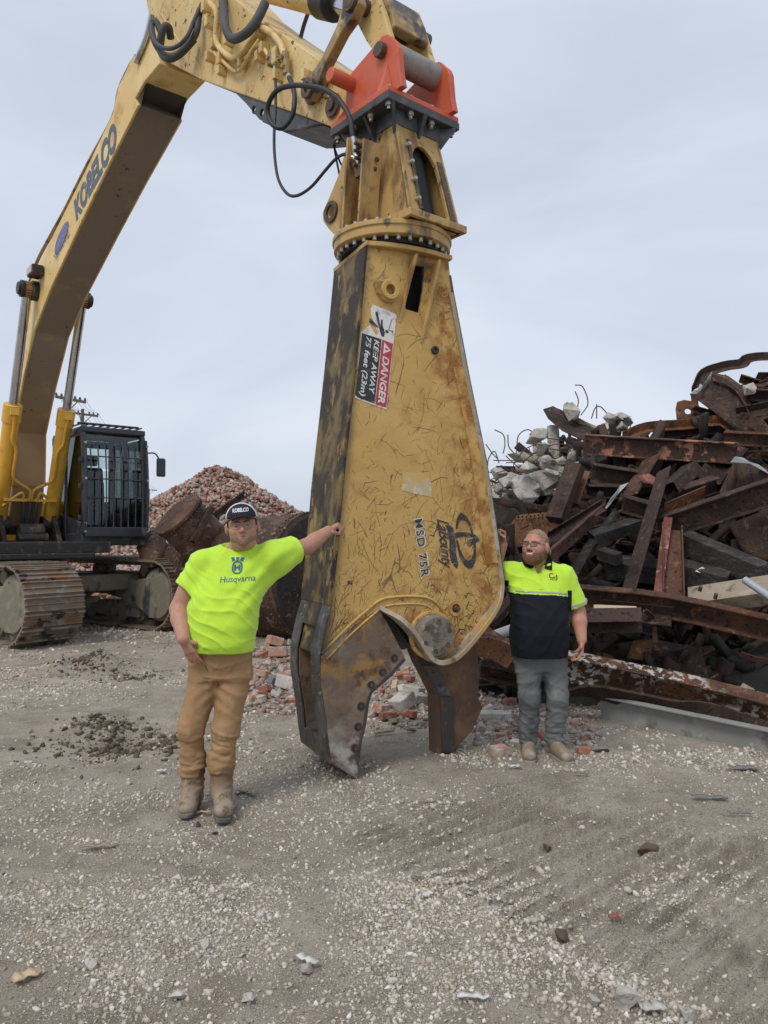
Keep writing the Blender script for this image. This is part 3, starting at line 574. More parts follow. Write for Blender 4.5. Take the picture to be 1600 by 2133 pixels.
# ------------------------------------------------------------------ moving jaw
MJ = [(868, 1352), (880, 1384), (899, 1420), (914, 1450), (918, 1563), (916, 1597), (938, 1578), (948, 1563), (984, 1523), (1006, 1474), (997, 1457), (999, 1398), (992, 1345), (980, 1290), (900, 1280)]
M2 = SL(MJ, -.24); mj = MB().plate(M2, S_O, S_A, ZZ, S_N, -.43, -.24).build('moving_jaw', m_rustjaw, shear, .007)
MB().plate(SL([(916, 1452), (943, 1452), (944, 1566), (919, 1566)], -.24), S_O, S_A, ZZ, S_N, -.24, -.222).build('blade', m_blade, mj, .003)
MB().plate(SL([(881, 1386), (900, 1422), (915, 1449), (940, 1449), (925, 1415), (905, 1386)], -.24), S_O, S_A, ZZ, S_N, -.24, -.224).build('blade', m_blade, mj, .003)
for u, v in ((930, 1470), (929, 1508), (928, 1547), (906, 1400), (921, 1428)):
    c = S2(u, v, -.22); MB().ring(S3(*c, -.224), S_N, .006, .016, .007, 16).build('bolt', m_dkbolt, mj)
# ------------------------------------------------------------------ stickers and marks on the side plate
m_white = material('dirty_white_sticker', (.72, .71, .68), .5, layers=[((.42, .40, .36), [('n', 14, .5, .7)]), ((.30, .21, .10), [('n', 7, .62, .66)])])
m_red = material('sticker_red', (.50, .028, .05), .45, layers=[((.62, .5, .48), [('l', 16, .006), ('n', 9, .52, .6)]), ((.4, .05, .06), [('n', 6, .5, .7)])])
m_blk = material('sticker_black', (.022, .026, .032), .45, layers=[((.12, .115, .11), [('n', 9, .5, .72)]), ((.3, .27, .22), [('l', 14, .004), ('n', 8, .52, .6)])])
_tr, _brr, _bl = V(S2(826, 655)), V(S2(805, 853)), V(S2(738, 829))
def stk(s, t, c=.004): p = _tr+(_brr-_tr)*s+(_bl-_brr)*t; return S3(*p, c)
def stp_plate(name, quad, mat, c0, parent):
    vs = [stk(*q, c0-.0035) for q in quad]+[stk(*q, c0) for q in quad]; n = len(quad)
    return MB().add(vs, [tuple(range(n)), tuple(range(2*n-1, n-1, -1))]+[(i, (i+1) % n, (i+1) % n+n, i+n) for i in range(n)]).build(name, mat, parent)
sg = stp_plate('danger_sticker', [(0, 0), (1, 0), (1, .84), (.995, .97), (.32, 1.), (.315, .98), (.22, .78), (.30, .55), (.27, .50), (.12, .76), (.05, .80), (0, .74)], m_white, .0035, body)
stp_plate('red_band', [(.315, .022), (.982, .022), (.985, .36), (.315, .36)], m_red, .0055, sg)
stp_plate('black_band', [(.315, .385), (.985, .385), (.985, .82), (.97, .98), (.33, .99)], m_blk, .0055, sg)
def on_stk(s0, s1, t0, t1, c=.0075): return lambda x, y: stk(s0+(s1-s0)*x, t1+(t0-t1)*y, c)
lettering('danger_lettering', 'DANGER', on_stk(.475, .965, .085, .30), m_white, sg, off=.03, shear=.1)
lettering('keep_lettering', 'KEEP AWAY', on_stk(.345, .90, .44, .60), m_white, sg, off=.022, shear=.1)
lettering('distance_lettering', '75 feet (23m)', on_stk(.345, .955, .69, .90), m_white, sg, off=.022, shear=.1)
stp_plate('warning_triangle', [(.335, .29), (.455, .29), (.395, .07)], m_white, .0075, sg)
stp_plate('exclamation', [(.385, .25), (.405, .25), (.40, .15), (.39, .15)], m_red, .0095, sg)
for q in ([(.05, .60), (.20, .44), (.215, .36), (.23, .30), (.28, .32), (.285, .39), (.24, .46), (.07, .66)], [(.11, .42), (.18, .39), (.21, .33), (.235, .36), (.20, .45), (.12, .46)], [(.15, .80), (.20, .52), (.215, .54), (.19, .80)]): stp_plate('falling_figure', q, m_blk, .0055, sg)
stp_plate('figure_head', [(.215+.016*math.cos(a), .245+.05*math.sin(a)) for a in np.linspace(0, 2*PI, 13)[:-1]], m_blk, .0055, sg)
stp_plate('arrow', [(.19, .20), (.195, .20), (.195, .09), (.205, .09), (.1925, .05), (.18, .09), (.19, .09)], m_blk, .0055, sg)
stp_plate('arrow', [(.07, .13), (.072, .145), (.19, .205), (.19, .19)], m_blk, .0055, sg)
m_ink = material('worn_black_logo', (.030, .031, .033), .5, layers=[((.16, .15, .13), [('n', 12, .52, .7)]), ((.5, .32, .10), [('l', 15, .006), ('n', 9, .5, .6)])])
def logo_poly(name, pts, parent=None):
    c2 = [S2(840+x/8, 1050+y/8) for x, y in pts]; return MB().plate(c2, S_O, S_A, ZZ, S_N, .0005, .004).build(name, m_ink, parent or body)
lgo = logo_poly('maker_logo', [(700, 350), (760, 345), (830, 400), (850, 480), (870, 600), (880, 850), (915, 1000), (890, 1075), (830, 1010), (790, 930), (770, 800), (770, 600), (755, 480)])
logo_poly('logo_arc', [(880, 430), (875, 350), (900, 220), (960, 140), (1040, 190), (1110, 300), (1150, 420), (1165, 500), (1140, 490), (1110, 380), (1050, 290), (990, 260), (945, 270), (920, 320), (905, 400)], lgo)
logo_poly('logo_arrow', [(862, 480), (930, 465), (1080, 475), (1200, 510), (1275, 580), (1260, 620), (1180, 655), (1100, 715), (1050, 640), (1100, 590), (1200, 565), (1140, 550), (1000, 540), (872, 565)], lgo)
logo_poly('logo_arc', [(880, 605), (910, 600), (935, 720), (980, 830), (1040, 920), (1090, 950), (1140, 910), (1170, 820), (1180, 666), (1205, 650), (1210, 800), (1200, 950), (1150, 1060), (1080, 1075), (1020, 1020), (950, 900), (910, 760)], lgo)
def px_map(p00, p10, p01, c):        # text x runs p00->p10, text y runs p00->p01 (photo pixels on the plate)
    a, b, d = [V(S2(*q)) for q in (p00, p10, p01)]; return lambda x, y: S3(*(a+(b-a)*x+(d-a)*y), c)
lettering('maker_lettering', 'LaBounty', px_map((903, 1082), (914, 1186), (933, 1080), .004), m_ink, body, off=.012, shear=.45, space=.92)
lettering('model_lettering', 'MSD 75R', px_map((860, 1081), (876, 1207), (881, 1078), .003), m_white, body, off=.06, space=1.12)
lettering('model_lettering', 'MSD 75R', px_map((863, 1083), (877, 1203), (879, 1080), .006), m_ink, body, off=.012, space=1.2)
for i_, ch_ in enumerate('70711'): lettering('weld_numeral', ch_, px_map((917+i_*2, 595+i_*15), (919+i_*2, 605+i_*15), (930+i_*2, 592+i_*15), .004), m_head, body, off=-.01)
MB().plate(SL([(838, 983), (882, 985), (898, 1005), (900, 1035), (870, 1030), (838, 1022)]), S_O, S_A, ZZ, S_N, .0005, .0025).build('scraped_sticker', material('scraped_sticker', (.52, .42, .25), .6, layers=[((.60, .56, .46), [('n', 12, .5, .62)]), ((.58, .38, .13), [('n', 7, .5, .56)])]), body)
MB().plate(SL([(896, 605), (899, 604), (900, 630), (896, 631)]), S_O, S_A, ZZ, S_N, .0005, .0025).build('small_sticker', m_white, body)
# ================================================================== EXCAVATOR
m_boom = material('faded_yellow_boom', (.70, .49, .185), .5, layers=[((.78, .60, .28), [('n', 1.1, .42, .68)]), ((.52, .33, .10), [('n', 3, .52, .72)]), ((.10, .07, .045), [('n', 16, .66, .70)]), ((.07, .05, .035), [('n', 6, .70, .74)])], bump=[(6, .004)], spec=.4)
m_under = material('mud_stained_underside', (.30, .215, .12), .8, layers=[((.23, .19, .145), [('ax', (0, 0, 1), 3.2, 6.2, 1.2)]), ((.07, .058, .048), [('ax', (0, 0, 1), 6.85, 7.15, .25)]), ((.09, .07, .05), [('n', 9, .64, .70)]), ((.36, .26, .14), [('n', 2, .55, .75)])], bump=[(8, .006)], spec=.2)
m_stick = material('chipped_yellow_stick', (.62, .44, .175), .5, layers=[((.74, .57, .28), [('n', 1.6, .45, .68)]), ((.40, .26, .10), [('n', 4, .54, .7)]), ((.055, .045, .035), [('n', 11, .62, .66)]), ((.10, .075, .05), [('n', 24, .64, .68)])], bump=[(9, .005)], spec=.35)
m_link = material('oily_link_steel', (.33, .225, .095), .5, layers=[((.05, .042, .035), [('n', 4.5, .48, .64)], .4), ((.52, .36, .13), [('n', 7, .54, .68)])], bump=[(14, .006)])
m_ygloss = material('cylinder_yellow', (.70, .40, .055), .38, layers=[((.55, .30, .06), [('n', 4, .5, .72)]), ((.05, .035, .025), [('n', 7, .66, .72)])], bump=[(5, .002)])
m_chrome = material('chrome_rod', (.58, .60, .63), .16, 1., layers=[((.35, .36, .38), [('n', 12, .5, .7, (1, 1, .1))], .3)])
m_hose = material('rubber_hose', (.022, .023, .026), .55, bump=[(90, .002)])
m_hosedust = material('dusty_hose', (.065, .065, .068), .7, bump=[(60, .003)])
m_fit = material('hose_fitting', (.55, .55, .52), .35, .6)
m_dark = material('oily_black_steel', (.022, .020, .019), .5, layers=[((.11, .085, .06), [('n', 5, .52, .7)]), ((.18, .15, .12), [('n', 13, .62, .72)])], bump=[(14, .006)])
m_cab = material('charcoal_cab_paint', (.028, .032, .040), .38, layers=[((.12, .115, .105), [('n', 3.5, .54, .74)], .8), ((.05, .055, .065), [('n', 1.2, .4, .7)])], bump=[(6, .002)])
m_cabin = material('cab_lining', (.05, .05, .052), .8); m_seat = material('seat_cloth', (.05, .055, .065), .9, bump=[(50, .004)])
def glass_mat():
    m = bpy.data.materials.new('tinted_glass'); m.use_nodes = True; nt = m.node_tree; nt.nodes.clear(); L = nt.links.new
    o = nt.nodes.new('ShaderNodeOutputMaterial'); mx = nt.nodes.new('ShaderNodeMixShader'); t = nt.nodes.new('ShaderNodeBsdfTransparent'); gl = nt.nodes.new('ShaderNodeBsdfGlossy')
    t.inputs[0].default_value = (.72, .80, .78, 1); gl.inputs['Roughness'].default_value = .06; gl.inputs[0].default_value = (.9, .95, 1, 1)
    fr = nt.nodes.new('ShaderNodeFresnel'); fr.inputs[0].default_value = 1.5; L(fr.outputs[0], mx.inputs[0]); L(t.outputs[0], mx.inputs[1]); L(gl.outputs[0], mx.inputs[2]); L(mx.outputs[0], o.inputs[0]); return m
m_glass = glass_mat()
ex = thing('excavator', 'yellow tracked excavator with charcoal cab holding up the big shear', 'excavator', tuple(A3(-10.3, 0, 0)))
# ------------------------------------------------------------------ boom
bw = .285
TOP = [(316, 50), (302, 98), (274, 120), (262, 148), (246, 180), (235, 235), (180, 350), (130, 450), (95, 520), (65, 580), (48, 625), (30, 740), (18, 840), (8, 1000)]
LOW = [(24, 1012), (26, 900), (45, 800), (70, 690), (105, 600), (165, 470), (222, 350), (268, 258), (288, 218), (281, 205), (300, 170), (332, 132)]
TP, LP = AL(TOP, -bw), AL(LOW, -bw)
boom = MB().plate(TP+LP, A_C, A_D, ZZ, A_N, -bw, bw).build('boom', m_boom, ex, .012)
LPs = LP[:-1]
def strip_on(P, off, n0, n1, name, mat, parent):     # plate following the polyline P in the arm plane
    Q = []
    for i, p in enumerate(P):
        d = unit(V(P[min(i+1, len(P)-1)])-V(P[max(i-1, 0)])); n = V([d[1], -d[0]])*off; Q.append(V(p)+n)
    return MB().plate([tuple(p) for p in P]+[tuple(q) for q in reversed(Q)], A_C, A_D, ZZ, A_N, n0, n1).build(name, mat, parent, .004)
strip_on(LPs, .012, -bw+.03, bw-.03, 'bottom_plate', m_under, boom)
def boom_map(c00, c10, c01, c11, n):
    a, b, c, d = [V(A2(*q, n)) for q in (c00, c10, c01, c11)]
    return lambda x, y: A3(*(a*(1-x)*(1-y)+b*x*(1-y)+c*(1-x)*y+d*x*y), n)
m_navy = material('decal_navy', (.075, .095, .13), .5, layers=[((.16, .17, .19), [('n', 8, .5, .7)])])
lettering('maker_lettering', 'KOBELCO', boom_map((159, 462), (246, 300), (151, 424), (238, 247), -bw-.004), m_navy, boom, off=.055, shear=.18, space=1.0)
fm = boom_map((118, 545), (148, 475), (106, 525), (136, 452), -bw-.004)
def flat(name, fn, pts, mat, parent):
    P = [fn(*p) for p in pts]; n = len(P); d = A_N*.003
    return MB().add(P+[p+d for p in P], [tuple(range(n)), tuple(range(2*n-1, n-1, -1))]+[(i, (i+1) % n, (i+1) % n+n, i+n) for i in range(n)]).build(name, mat, parent)
ov = flat('dealer_sticker', fm, circle((.55, .52), .46, 24, .42), material('sticker_violet_red', (.30, .07, .12), .5), boom)
fm2 = boom_map((118, 545), (148, 475), (106, 525), (136, 452), -bw-.008); flat('oval_field', fm2, circle((.55, .52), .43, 24, .36), material('sticker_blue', (.10, .12, .30), .5, layers=[((.35, .33, .45), [('n', 30, .55, .65)])]), ov)
lettering('phone_lettering', '586-265-4181', boom_map((116, 541), (145, 490), (111, 533), (141, 480), -bw-.009), m_navy, boom, off=.0)
# lamp, pins, pipes on the boom
lt = A2(85, 568, -bw-.02); lp_ = MB().box(A3(*lt, -bw-.10), (.30, .18, .16), A_D, A_N, ZZ).build('work_lamp', m_dark, boom, .02)
MB().box(A3(lt[0]+.01, lt[1], -bw-.195), (.25, .02, .11), A_D, A_N, ZZ).build('lamp_lens', material('lamp_lens', (.42, .41, .36), .2, spec=.7), lp_, .005)
bp1 = A2(57, 603, -bw-.15); 
for sg in (-1, 1):
    MB().tube([A3(*bp1, sg*(bw-.02)), A3(*bp1, sg*(bw+.09)), A3(*bp1, sg*(bw+.095)), A3(*bp1, sg*(bw+.21)), A3(*bp1, sg*(bw+.215)), A3(*bp1, sg*(bw+.30))], [.16, .16, .13, .13, .10, .10], 22).build('cylinder_pin', m_dark, boom, .01, 40)
    MB().ring(A3(*bp1, sg*(bw+.10)), A_N*sg, .10, .135, .10, 22).build('pin_bushing', material('worn_orange_brown', (.36, .18, .06), .55), boom, .006, 40)
for off, r, wob in ((.07, .03, 0), (.16, .022, .01)):
    pts = []
    for i, (u, v) in enumerate([(276, 118), (262, 140), (240, 190), (228, 245), (175, 345), (128, 440), (98, 495), (72, 545), (56, 590)]):
        p = A2(u-3, v-2, -bw); pts.append(A3(p[0], p[1]+.02+wob*((-1)**i), -bw+off))
    MB().tube(pts, r, 8, 4).build('hydraulic_pipe', material('rusty_pipe', (.30, .19, .09), .6, layers=[((.12, .07, .04), [('n', 6, .48, .62)])]), boom, smooth=60)
cp = [A2(u, v, -bw-.02) for u, v in ((318, 30), (306, 80), (285, 130))]; MB().tube([A3(*q, -bw-.03) for q in cp], .035, 10, 4).build('guard_tube', m_chrome, boom, smooth=60)
# boom foot and cylinders
ft_ = A2(14, 1010, -bw); foot = (ft_[0]-.25, 1.95)
MB().plate([(TP[-1][0]-.02, TP[-1][1]), (LP[0][0], LP[0][1]), (LP[0][0]-.02, 2.3), (foot[0]+.28, 1.85), (foot[0], 1.68), (foot[0]-.25, 1.85), (foot[0]-.30, 2.2)], A_C, A_D, ZZ, A_N, -bw+.03, bw-.03).build('boom_foot', m_under, boom, .01)
for sg in (-1, 1):
    n = sg*(bw+.15); top = bp1; bot = A2(104, 1094, bw+.15); bot = (bot[0], max(bot[1], 1.72)); j = A2(136, 850, bw+.15)
    k = np.linalg.norm(V(j)-V(bot))/np.linalg.norm(V(top)-V(bot)); jj = V(bot)+(V(top)-V(bot))*k
    cyl = MB().tube([A3(*bot, n), A3(*(V(bot)+(jj-V(bot))*.86), n), A3(*(V(bot)+(jj-V(bot))*.862), n), A3(*jj, n)], [.130, .130, .150, .150], 26).build('boom_cylinder', m_ygloss, ex, .006, 40)
    MB().tube([A3(*jj, n), A3(*top, n)], .074, 20).build('rod', m_chrome, cyl, 0, 40)
    MB().tube([A3(*top, n-.11), A3(*top, n+.11)], .135, 20).build('rod_eye', m_dark, cyl, .006, 40)
    MB().tube([A3(*bot, n-.16), A3(*bot, n+.16)], .17, 20).build('base_eye', m_dark, cyl, .008, 40)
    f = unit(A_D*.8+ZZ*.2)*.17; up_ = jj-V(bot)
    ax = lambda s, fwd, lat: A3(*(V(bot)+up_*s), n)+A_D*fwd+A_N*lat
    MB().box(ax(.93, .15, 0), (.09, .14, .12), A_D, A_N, ZZ).build('port_block', m_ygloss, cyl, .006)
    s1 = -sg
    MB().tube([ax(.92, .17, 0), ax(.80, .17, .02*s1), ax(.70, .17, .02*s1), ax(.62, .17, .10*s1), ax(.42, .17, .10*s1), ax(.36, .17, .2*s1), ax(.30, .17, .40*s1), ax(.22, .17, .42*s1)], .028, 8, 3).build('feed_pipe', m_ygloss, cyl, smooth=60)
    MB().tube([ax(.16, .15, .0), ax(.26, .17, .22*s1), ax(.27, .17, .30*s1), ax(.20, .17, .32*s1)], .026, 8, 3).build('feed_pipe', m_ygloss, cyl, smooth=60)
    MB().bar(ax(.215, .17, 0), ax(.215, .17, .5*s1), .05, .05).build('pipe_clamp', m_ygloss, cyl, .004)
    for q in (.33, .43):
        MB().tube([ax(.20, .17, q*s1), ax(.06, .19, (q+.01)*s1), ax(-.03, .10, (q+.06)*s1), ax(-.03, -.2, (q+.1)*s1)], .032, 8, 4).build('hose', m_hosedust, cyl, smooth=60)
# ------------------------------------------------------------------ stick
sw = .27
ST = AL([(296, -90), (306, 10), (316, 60), (332, 108), (355, 132), (420, 166), (480, 188), (560, 216), (640, 245), (690, 263), (704, 258), (716, 240), (722, 200), (716, 166), (658, 117), (600, 77), (541, 37), (494, 0), (440, -60), (380, -110)], -sw)
stick = MB().plate(ST, A_C, A_D, ZZ, A_N, -sw, sw).build('stick', m_stick, ex, .012)
strip_on(AL([(355, 132), (420, 166), (480, 188), (560, 216), (640, 245), (690, 263)], -sw), -.010, -sw+.04, sw-.04, 'bottom_plate', m_under, stick)
GD = AL([(488, 191), (512, 215), (541, 249), (590, 272), (622, 268), (668, 256), (640, 246), (560, 217)], -sw+.02)
h1, h2 = circle(A2(528, 228, -sw+.02), .035, 14), circle(A2(545, 234, -sw+.02), .035, 14)
for n0 in (-sw+.02, sw-.05): MB().plate(GD, A_C+A_N*n0, A_D, ZZ, A_N, 0, .03, [h1, h2]).build('guard_plate', m_dkflange, stick, .004)
g1, g2, g3 = [V(A2(*q, -sw+.02)) for q in ((541, 249), (590, 272), (668, 256))]
for a, b in ((g1, g2), (g2, g3)): MB().bar(A3(*a, 0), A3(*b, 0), 2*sw-.1, .02, up=tuple(ZZ)).build('guard_floor', m_dkflange, stick, .003)
for q, r in (((655, 193), .10), ((697, 221), .09)):
    c = A2(*q, -sw); MB().ring(A3(*c, -sw-.001), -A_N, .045, r, .03, 26).build('pin_boss', m_dkbolt, stick, .004, 40); MB().tube([A3(*c, -sw-.05), A3(*c, sw+.05)], .045, 16).build('pin', m_dkbolt, stick)
# weld seams and little brackets on the stick side
for a, b in (((330, 22), (395, 135)), ((396, 100), (420, 165))): MB().tube([A3(*A2(*q, -sw), -sw) for q in (a, ((a[0]+b[0])/2+6, (a[1]+b[1])/2), b)], .010, 6, 4).build('weld_seam', m_stick, stick, smooth=60)
def C1(x, y): return 250+x/2.1333, y/2.1333
def run(pts, r, mat, name, n=-sw-.05, parent=None, sm=5, nn=None):
    P = []
    for i, (x, y) in enumerate(pts):
        k = n if nn is None else np.interp(i/(len(pts)-1), np.linspace(0, 1, len(nn)), nn); P.append(A3(*A2(*C1(x, y), k), k))
    return MB().tube(P, r, 8, sm).build(name, mat, parent or stick, smooth=60), P
run([(395, 10), (425, 45), (430, 90), (425, 170), (445, 215), (500, 258), (545, 235), (585, 180), (625, 128), (665, 142), (710, 190), (730, 245)], .030, m_stick, 'hydraulic_pipe')
run([(415, 170), (418, 230), (460, 275), (515, 318), (555, 280), (610, 200), (650, 232), (672, 285)], .018, m_stick, 'hydraulic_pipe')
for x, y, l in ((400, 40, .12), (415, 105, .12), (440, 205, .10), (470, 270, .12), (640, 145, .12), (720, 262, .14), (660, 225, .10), (500, 190, .09), (562, 290, .08), (417, 262, .09), (470, 322, .09), (640, 262, .09), (720, 345, .09), (850, 345, .09)):
    c = A2(*C1(x, y), -sw); MB().box(A3(*c, -sw-.045), (l*.5, .09, l), A_D, A_N, ZZ).build('pipe_clamp', m_stick, stick, .006)
run([(455, -20), (462, 60), (470, 125), (500, 172), (560, 148), (610, 85), (645, 15)], .042, m_hosedust, 'hose', nn=(-.30, -.46, -.44, -.30))
run([(385, -10), (352, 60), (340, 140), (300, 205), (240, 248), (185, 235), (150, 175), (140, 110), (160, 95), (180, 140)], .034, m_hosedust, 'hose', nn=(-.30, -.40, -.55, -.45))
run([(365, 20), (330, 90), (300, 160), (255, 205), (205, 215), (160, 190), (135, 130), (150, 100)], .022, m_hosedust, 'hose', nn=(-.32, -.48, -.60, -.5))
run([(330, 170), (270, 235), (215, 260), (180, 225), (190, 130), (215, 120), (225, 170)], .040, m_hosedust, 'hose', nn=(-.34, -.5, -.52, -.4))
_, P = run([(752, 345), (770, 390), (776, 440), (766, 510), (725, 566), (683, 558), (659, 515), (660, 460), (700, 400), (765, 380), (830, 381), (900, 395), (960, 430), (1005, 490), (1027, 545), (1036, 610)], .021, m_hose, 'hose', nn=(-.33, -.40, -.52, -.56, -.50, -.42, -.40), sm=6)
MB().tube([P[-1], P[-1]+(P[-1]-P[-2])*1.2, P[-1]+(P[-1]-P[-2])*1.9+A_D*.03], .020, 8).build('hose_fitting', m_fit, stick); MB().tube([P[0]-(P[1]-P[0])*.8, P[0]], .022, 8).build('hose_fitting', m_fit, stick)
_, P = run([(688, 315), (692, 400), (690, 500), (685, 600), (688, 700), (705, 800), (745, 862), (790, 868), (850, 830), (910, 760), (960, 705), (1000, 685), (1030, 698)], .0125, m_hose, 'hose', nn=(-.33, -.38, -.48, -.52, -.50, -.44, -.40), sm=6)
MB().tube([P[-1], P[-1]+unit(P[-1]-P[-2])*.07], .014, 8).build('hose_fitting', m_fit, stick); MB().tube([P[0]+ZZ*.10, P[0]], .015, 8).build('hose_fitting', m_fit, stick)
run([(905, 530), (940, 620), (965, 690), (985, 735)], .009, m_hose, 'hose', n=.2); run([(938, 560), (950, 640), (960, 700), (975, 775)], .009, m_hose, 'hose', n=.16)
run([(835, 60), (815, 120), (795, 200)], .02, m_hosedust, 'hose', n=.2)
# valves where the shear hoses start
for x, y in ((740, 300), (672, 262), (735, 262)):
    c = A3(*A2(*C1(x, y), -sw-.06), -sw-.06); MB().tube([c+ZZ*.06, c-ZZ*.06], .034, 8).tube([c, c-A_N*.05], .022, 6).build('valve', m_link, stick, .004)
# links and bucket cylinder
p_i = A2(652, 188, -.33); p_t = A2(741, 6, -.33)
for n0 in (-.335, .285):
    ln = MB(); d = unit(V(p_t)-V(p_i)); nn2 = V([-d[1], d[0]]); L_ = np.linalg.norm(V(p_t)-V(p_i))
    pr = [(-.08, -.07), (.10, -.085), (.35, -.045), (.70, -.055), (.9, -.10), (1.05, -.09), (1.09, 0), (1.05, .09), (.9, .10), (.70, .05), (.35, .045), (.10, .085), (-.08, .07), (-.11, 0)]
    ln.plate([tuple(V(p_i)+d*L_*a+nn2*b) for a, b in pr], A_C+A_N*n0, A_D, ZZ, A_N, -.03, .055); lk = ln.build('idler_link', m_link, ex, .012)
    for q in (p_i, p_t): MB().ring(A3(*q, n0-.032), -A_N, .04, .082, .03, 24).build('pin_boss', m_dkbolt, lk, .004, 40)
MB().tube([A3(*p_t, -.40), A3(*p_t, .40)], .06, 18).build('link_pin', m_dkbolt, ex, .004, 40)
q_b = pinh
d = unit(V(q_b)-V(p_t)); nn2 = V([-d[1], d[0]]); L_ = np.linalg.norm(V(q_b)-V(p_t))
for n0 in (-.225, .175):
    MB().plate([tuple(V(p_t)+d*L_*a+nn2*b) for a, b in [(-.20, -.08), (.0, -.13), (.4, -.12), (.8, -.09), (1.10, -.075), (1.15, 0), (1.10, .075), (.8, .09), (.4, .12), (.0, .13), (-.20, .08)]], A_C+A_N*n0, A_D, ZZ, A_N, 0, .05).build('bucket_link', m_stick, ex, .01)
MB().plate([tuple(V(p_t)+d*L_*a+nn2*b) for a, b in [(.05, .06), (.62, .05), (.66, .13), (.40, .16), (.05, .17)]], A_C, A_D, ZZ, A_N, -.17, .17).build('link_web', m_link, ex, .012)
MB().tube([A3(*p_t, -.16), A3(*p_t, .16)], .13, 24).build('rod_eye', m_dark, ex, .01, 40)
r1, r0_, b0_ = [A2(*q, 0.) for q in ((770, 22), (688, 6), (560, -24))]
bc = MB().tube([A3(*r0_, 0), A3(*b0_, 0)], .125, 24).build('bucket_cylinder', m_stick, ex, .006, 40); MB().tube([A3(*p_t, 0), A3(*r0_, 0)], .07, 20).build('rod', m_chrome, bc, 0, 40)
MB().tube([A3(*(V(r0_)+(V(r1)-V(r0_))*.12), 0), A3(*(V(r0_)-(V(r1)-V(r0_))*.25), 0)], .142, 24).build('gland', m_dark, bc, .008, 40)
# ------------------------------------------------------------------ upper structure and cab
UC = A3(-10.3, 0, 0)
def U(t, n, z): return UC+A_D*t+A_N*n+ZZ*z
deck = MB().box(U(.05, 0, 1.47), (2.7, 2.1, .20), A_D, A_N, ZZ).build('deck', m_dark, ex, .02)
MB().box(U(.55, .0, 1.33), (1.9, 1.5, .10), A_D, A_N, ZZ).build('deck_skirt', m_dark, deck, .02)
MB().tube([U(0, 0, .98), U(0, 0, 1.05), U(0, 0, 1.05), U(0, 0, 1.3)], [.82, .82, .74, .74], 40).build('slewing_bearing', m_dark, ex, 0, 40)
MB().box(U(-1.9, -.2, 1.93), (2.3, 2.9, .82), A_D, A_N, ZZ).build('engine_house', m_ygloss, ex, .06)
MB().box(U(-3.4, -.1, 1.85), (.8, 3.0, 1.0), A_D, A_N, ZZ).build('counterweight', m_cab, ex, .15)
MB().box(U(.5, -1.15, 2.0), (1.7, .85, .95), A_D, A_N, ZZ).build('tank_housing', m_ygloss, ex, .05)
for sg in (-.45, .45): MB().plate([(-.55, 1.5), (.6, 1.5), (.42, 1.75), (.1, 2.15), (-.2, 2.15), (-.5, 1.8)], UC+A_N*sg, A_D, ZZ, A_N, -.04, .04).build('boom_bracket', m_dark, deck, .008)
MB().tube([U(.4, -.2, 1.72), U(.4, .2, 1.72)], .16, 20).tube([U(.5, -.25, 1.62), U(.5, .25, 1.62)], .10, 12).build('swing_motor', m_dark, deck, .006, 40)
# cab
cn0, cw, cl, ch = .58, 1.16, 1.75, 1.82
c_ = A2(169, 1121, cn0); t1 = c_[0]+10.3; z0 = c_[1]
cab = MB(); cab.box(U(t1-cl/2, cn0+cw/2, z0-.02), (cl, cw, .22), A_D, A_N, ZZ); cab = cab.build('cab', m_cab, ex, .03)
def CB(f, l, h): return U(t1-cl*(1-f), cn0+cw*l, z0+.08+h*ch)
def cbar(a, b, w1, w2, name='cab_frame', mat=None, up=None, par=None, bv=.02): return MB().bar(CB(*a), CB(*b), w1, w2, up=tuple(A_D if up is None else up)).build(name, mat or m_cab, par or cab, bv)
front = [(1.0, 0), (1.0, .25), (.985, .62), (.93, .93), (.86, 1.0)]
for l in (.045, .955):
    MB().tube([CB(a, l, h) for a, h in front], .062, 4, 4).build('cab_pillar', m_cab, cab, .02)
    cbar((.45, l, 0), (.45, l, 1.), .09, .09, 'cab_pillar'); cbar((.04, l, 0), (.04, l, 1.), .1, .1, 'cab_pillar')
    cbar((.0, l, .98), (.87, l, .98), .10, .09, 'roof_rail')
    cbar((.0, l, .16), (1., l, .02), .06, .30, 'lower_panel', up=ZZ)
cbar((.86, 0, .99), (.86, 1, .99), .10, .09, 'roof_rail'); cbar((.99, 0, .03), (.99, 1, .03), .07, .12, 'front_sill', up=ZZ); cbar((.02, 0, .16), (.02, 1, .16), .04, ch*.36, 'rear_panel', up=ZZ, bv=.01); cbar((.02, 0, .95), (.02, 1, .95), .05, .14, 'rear_header', up=ZZ, bv=.01)
MB().box(U(t1-cl/2-.10, cn0+cw/2, z0+.08+ch+.01), (cl-.22, cw-.02, .05), A_D, A_N, ZZ).build('roof', m_cab, cab, .02)
rg_ = cbar((.80, .02, 1.07), (.80, .98, 1.07), .04, .06, 'roof_guard')
for k in range(9): l = .04+.115*k; cbar((.20, l, 1.055), (.90, l, 1.055), .022, .03, 'roof_guard_bar', par=rg_, bv=.004)
cbar((.93, .0, 1.0), (.93, 1., 1.0), .05, .10, 'visor', up=ZZ)
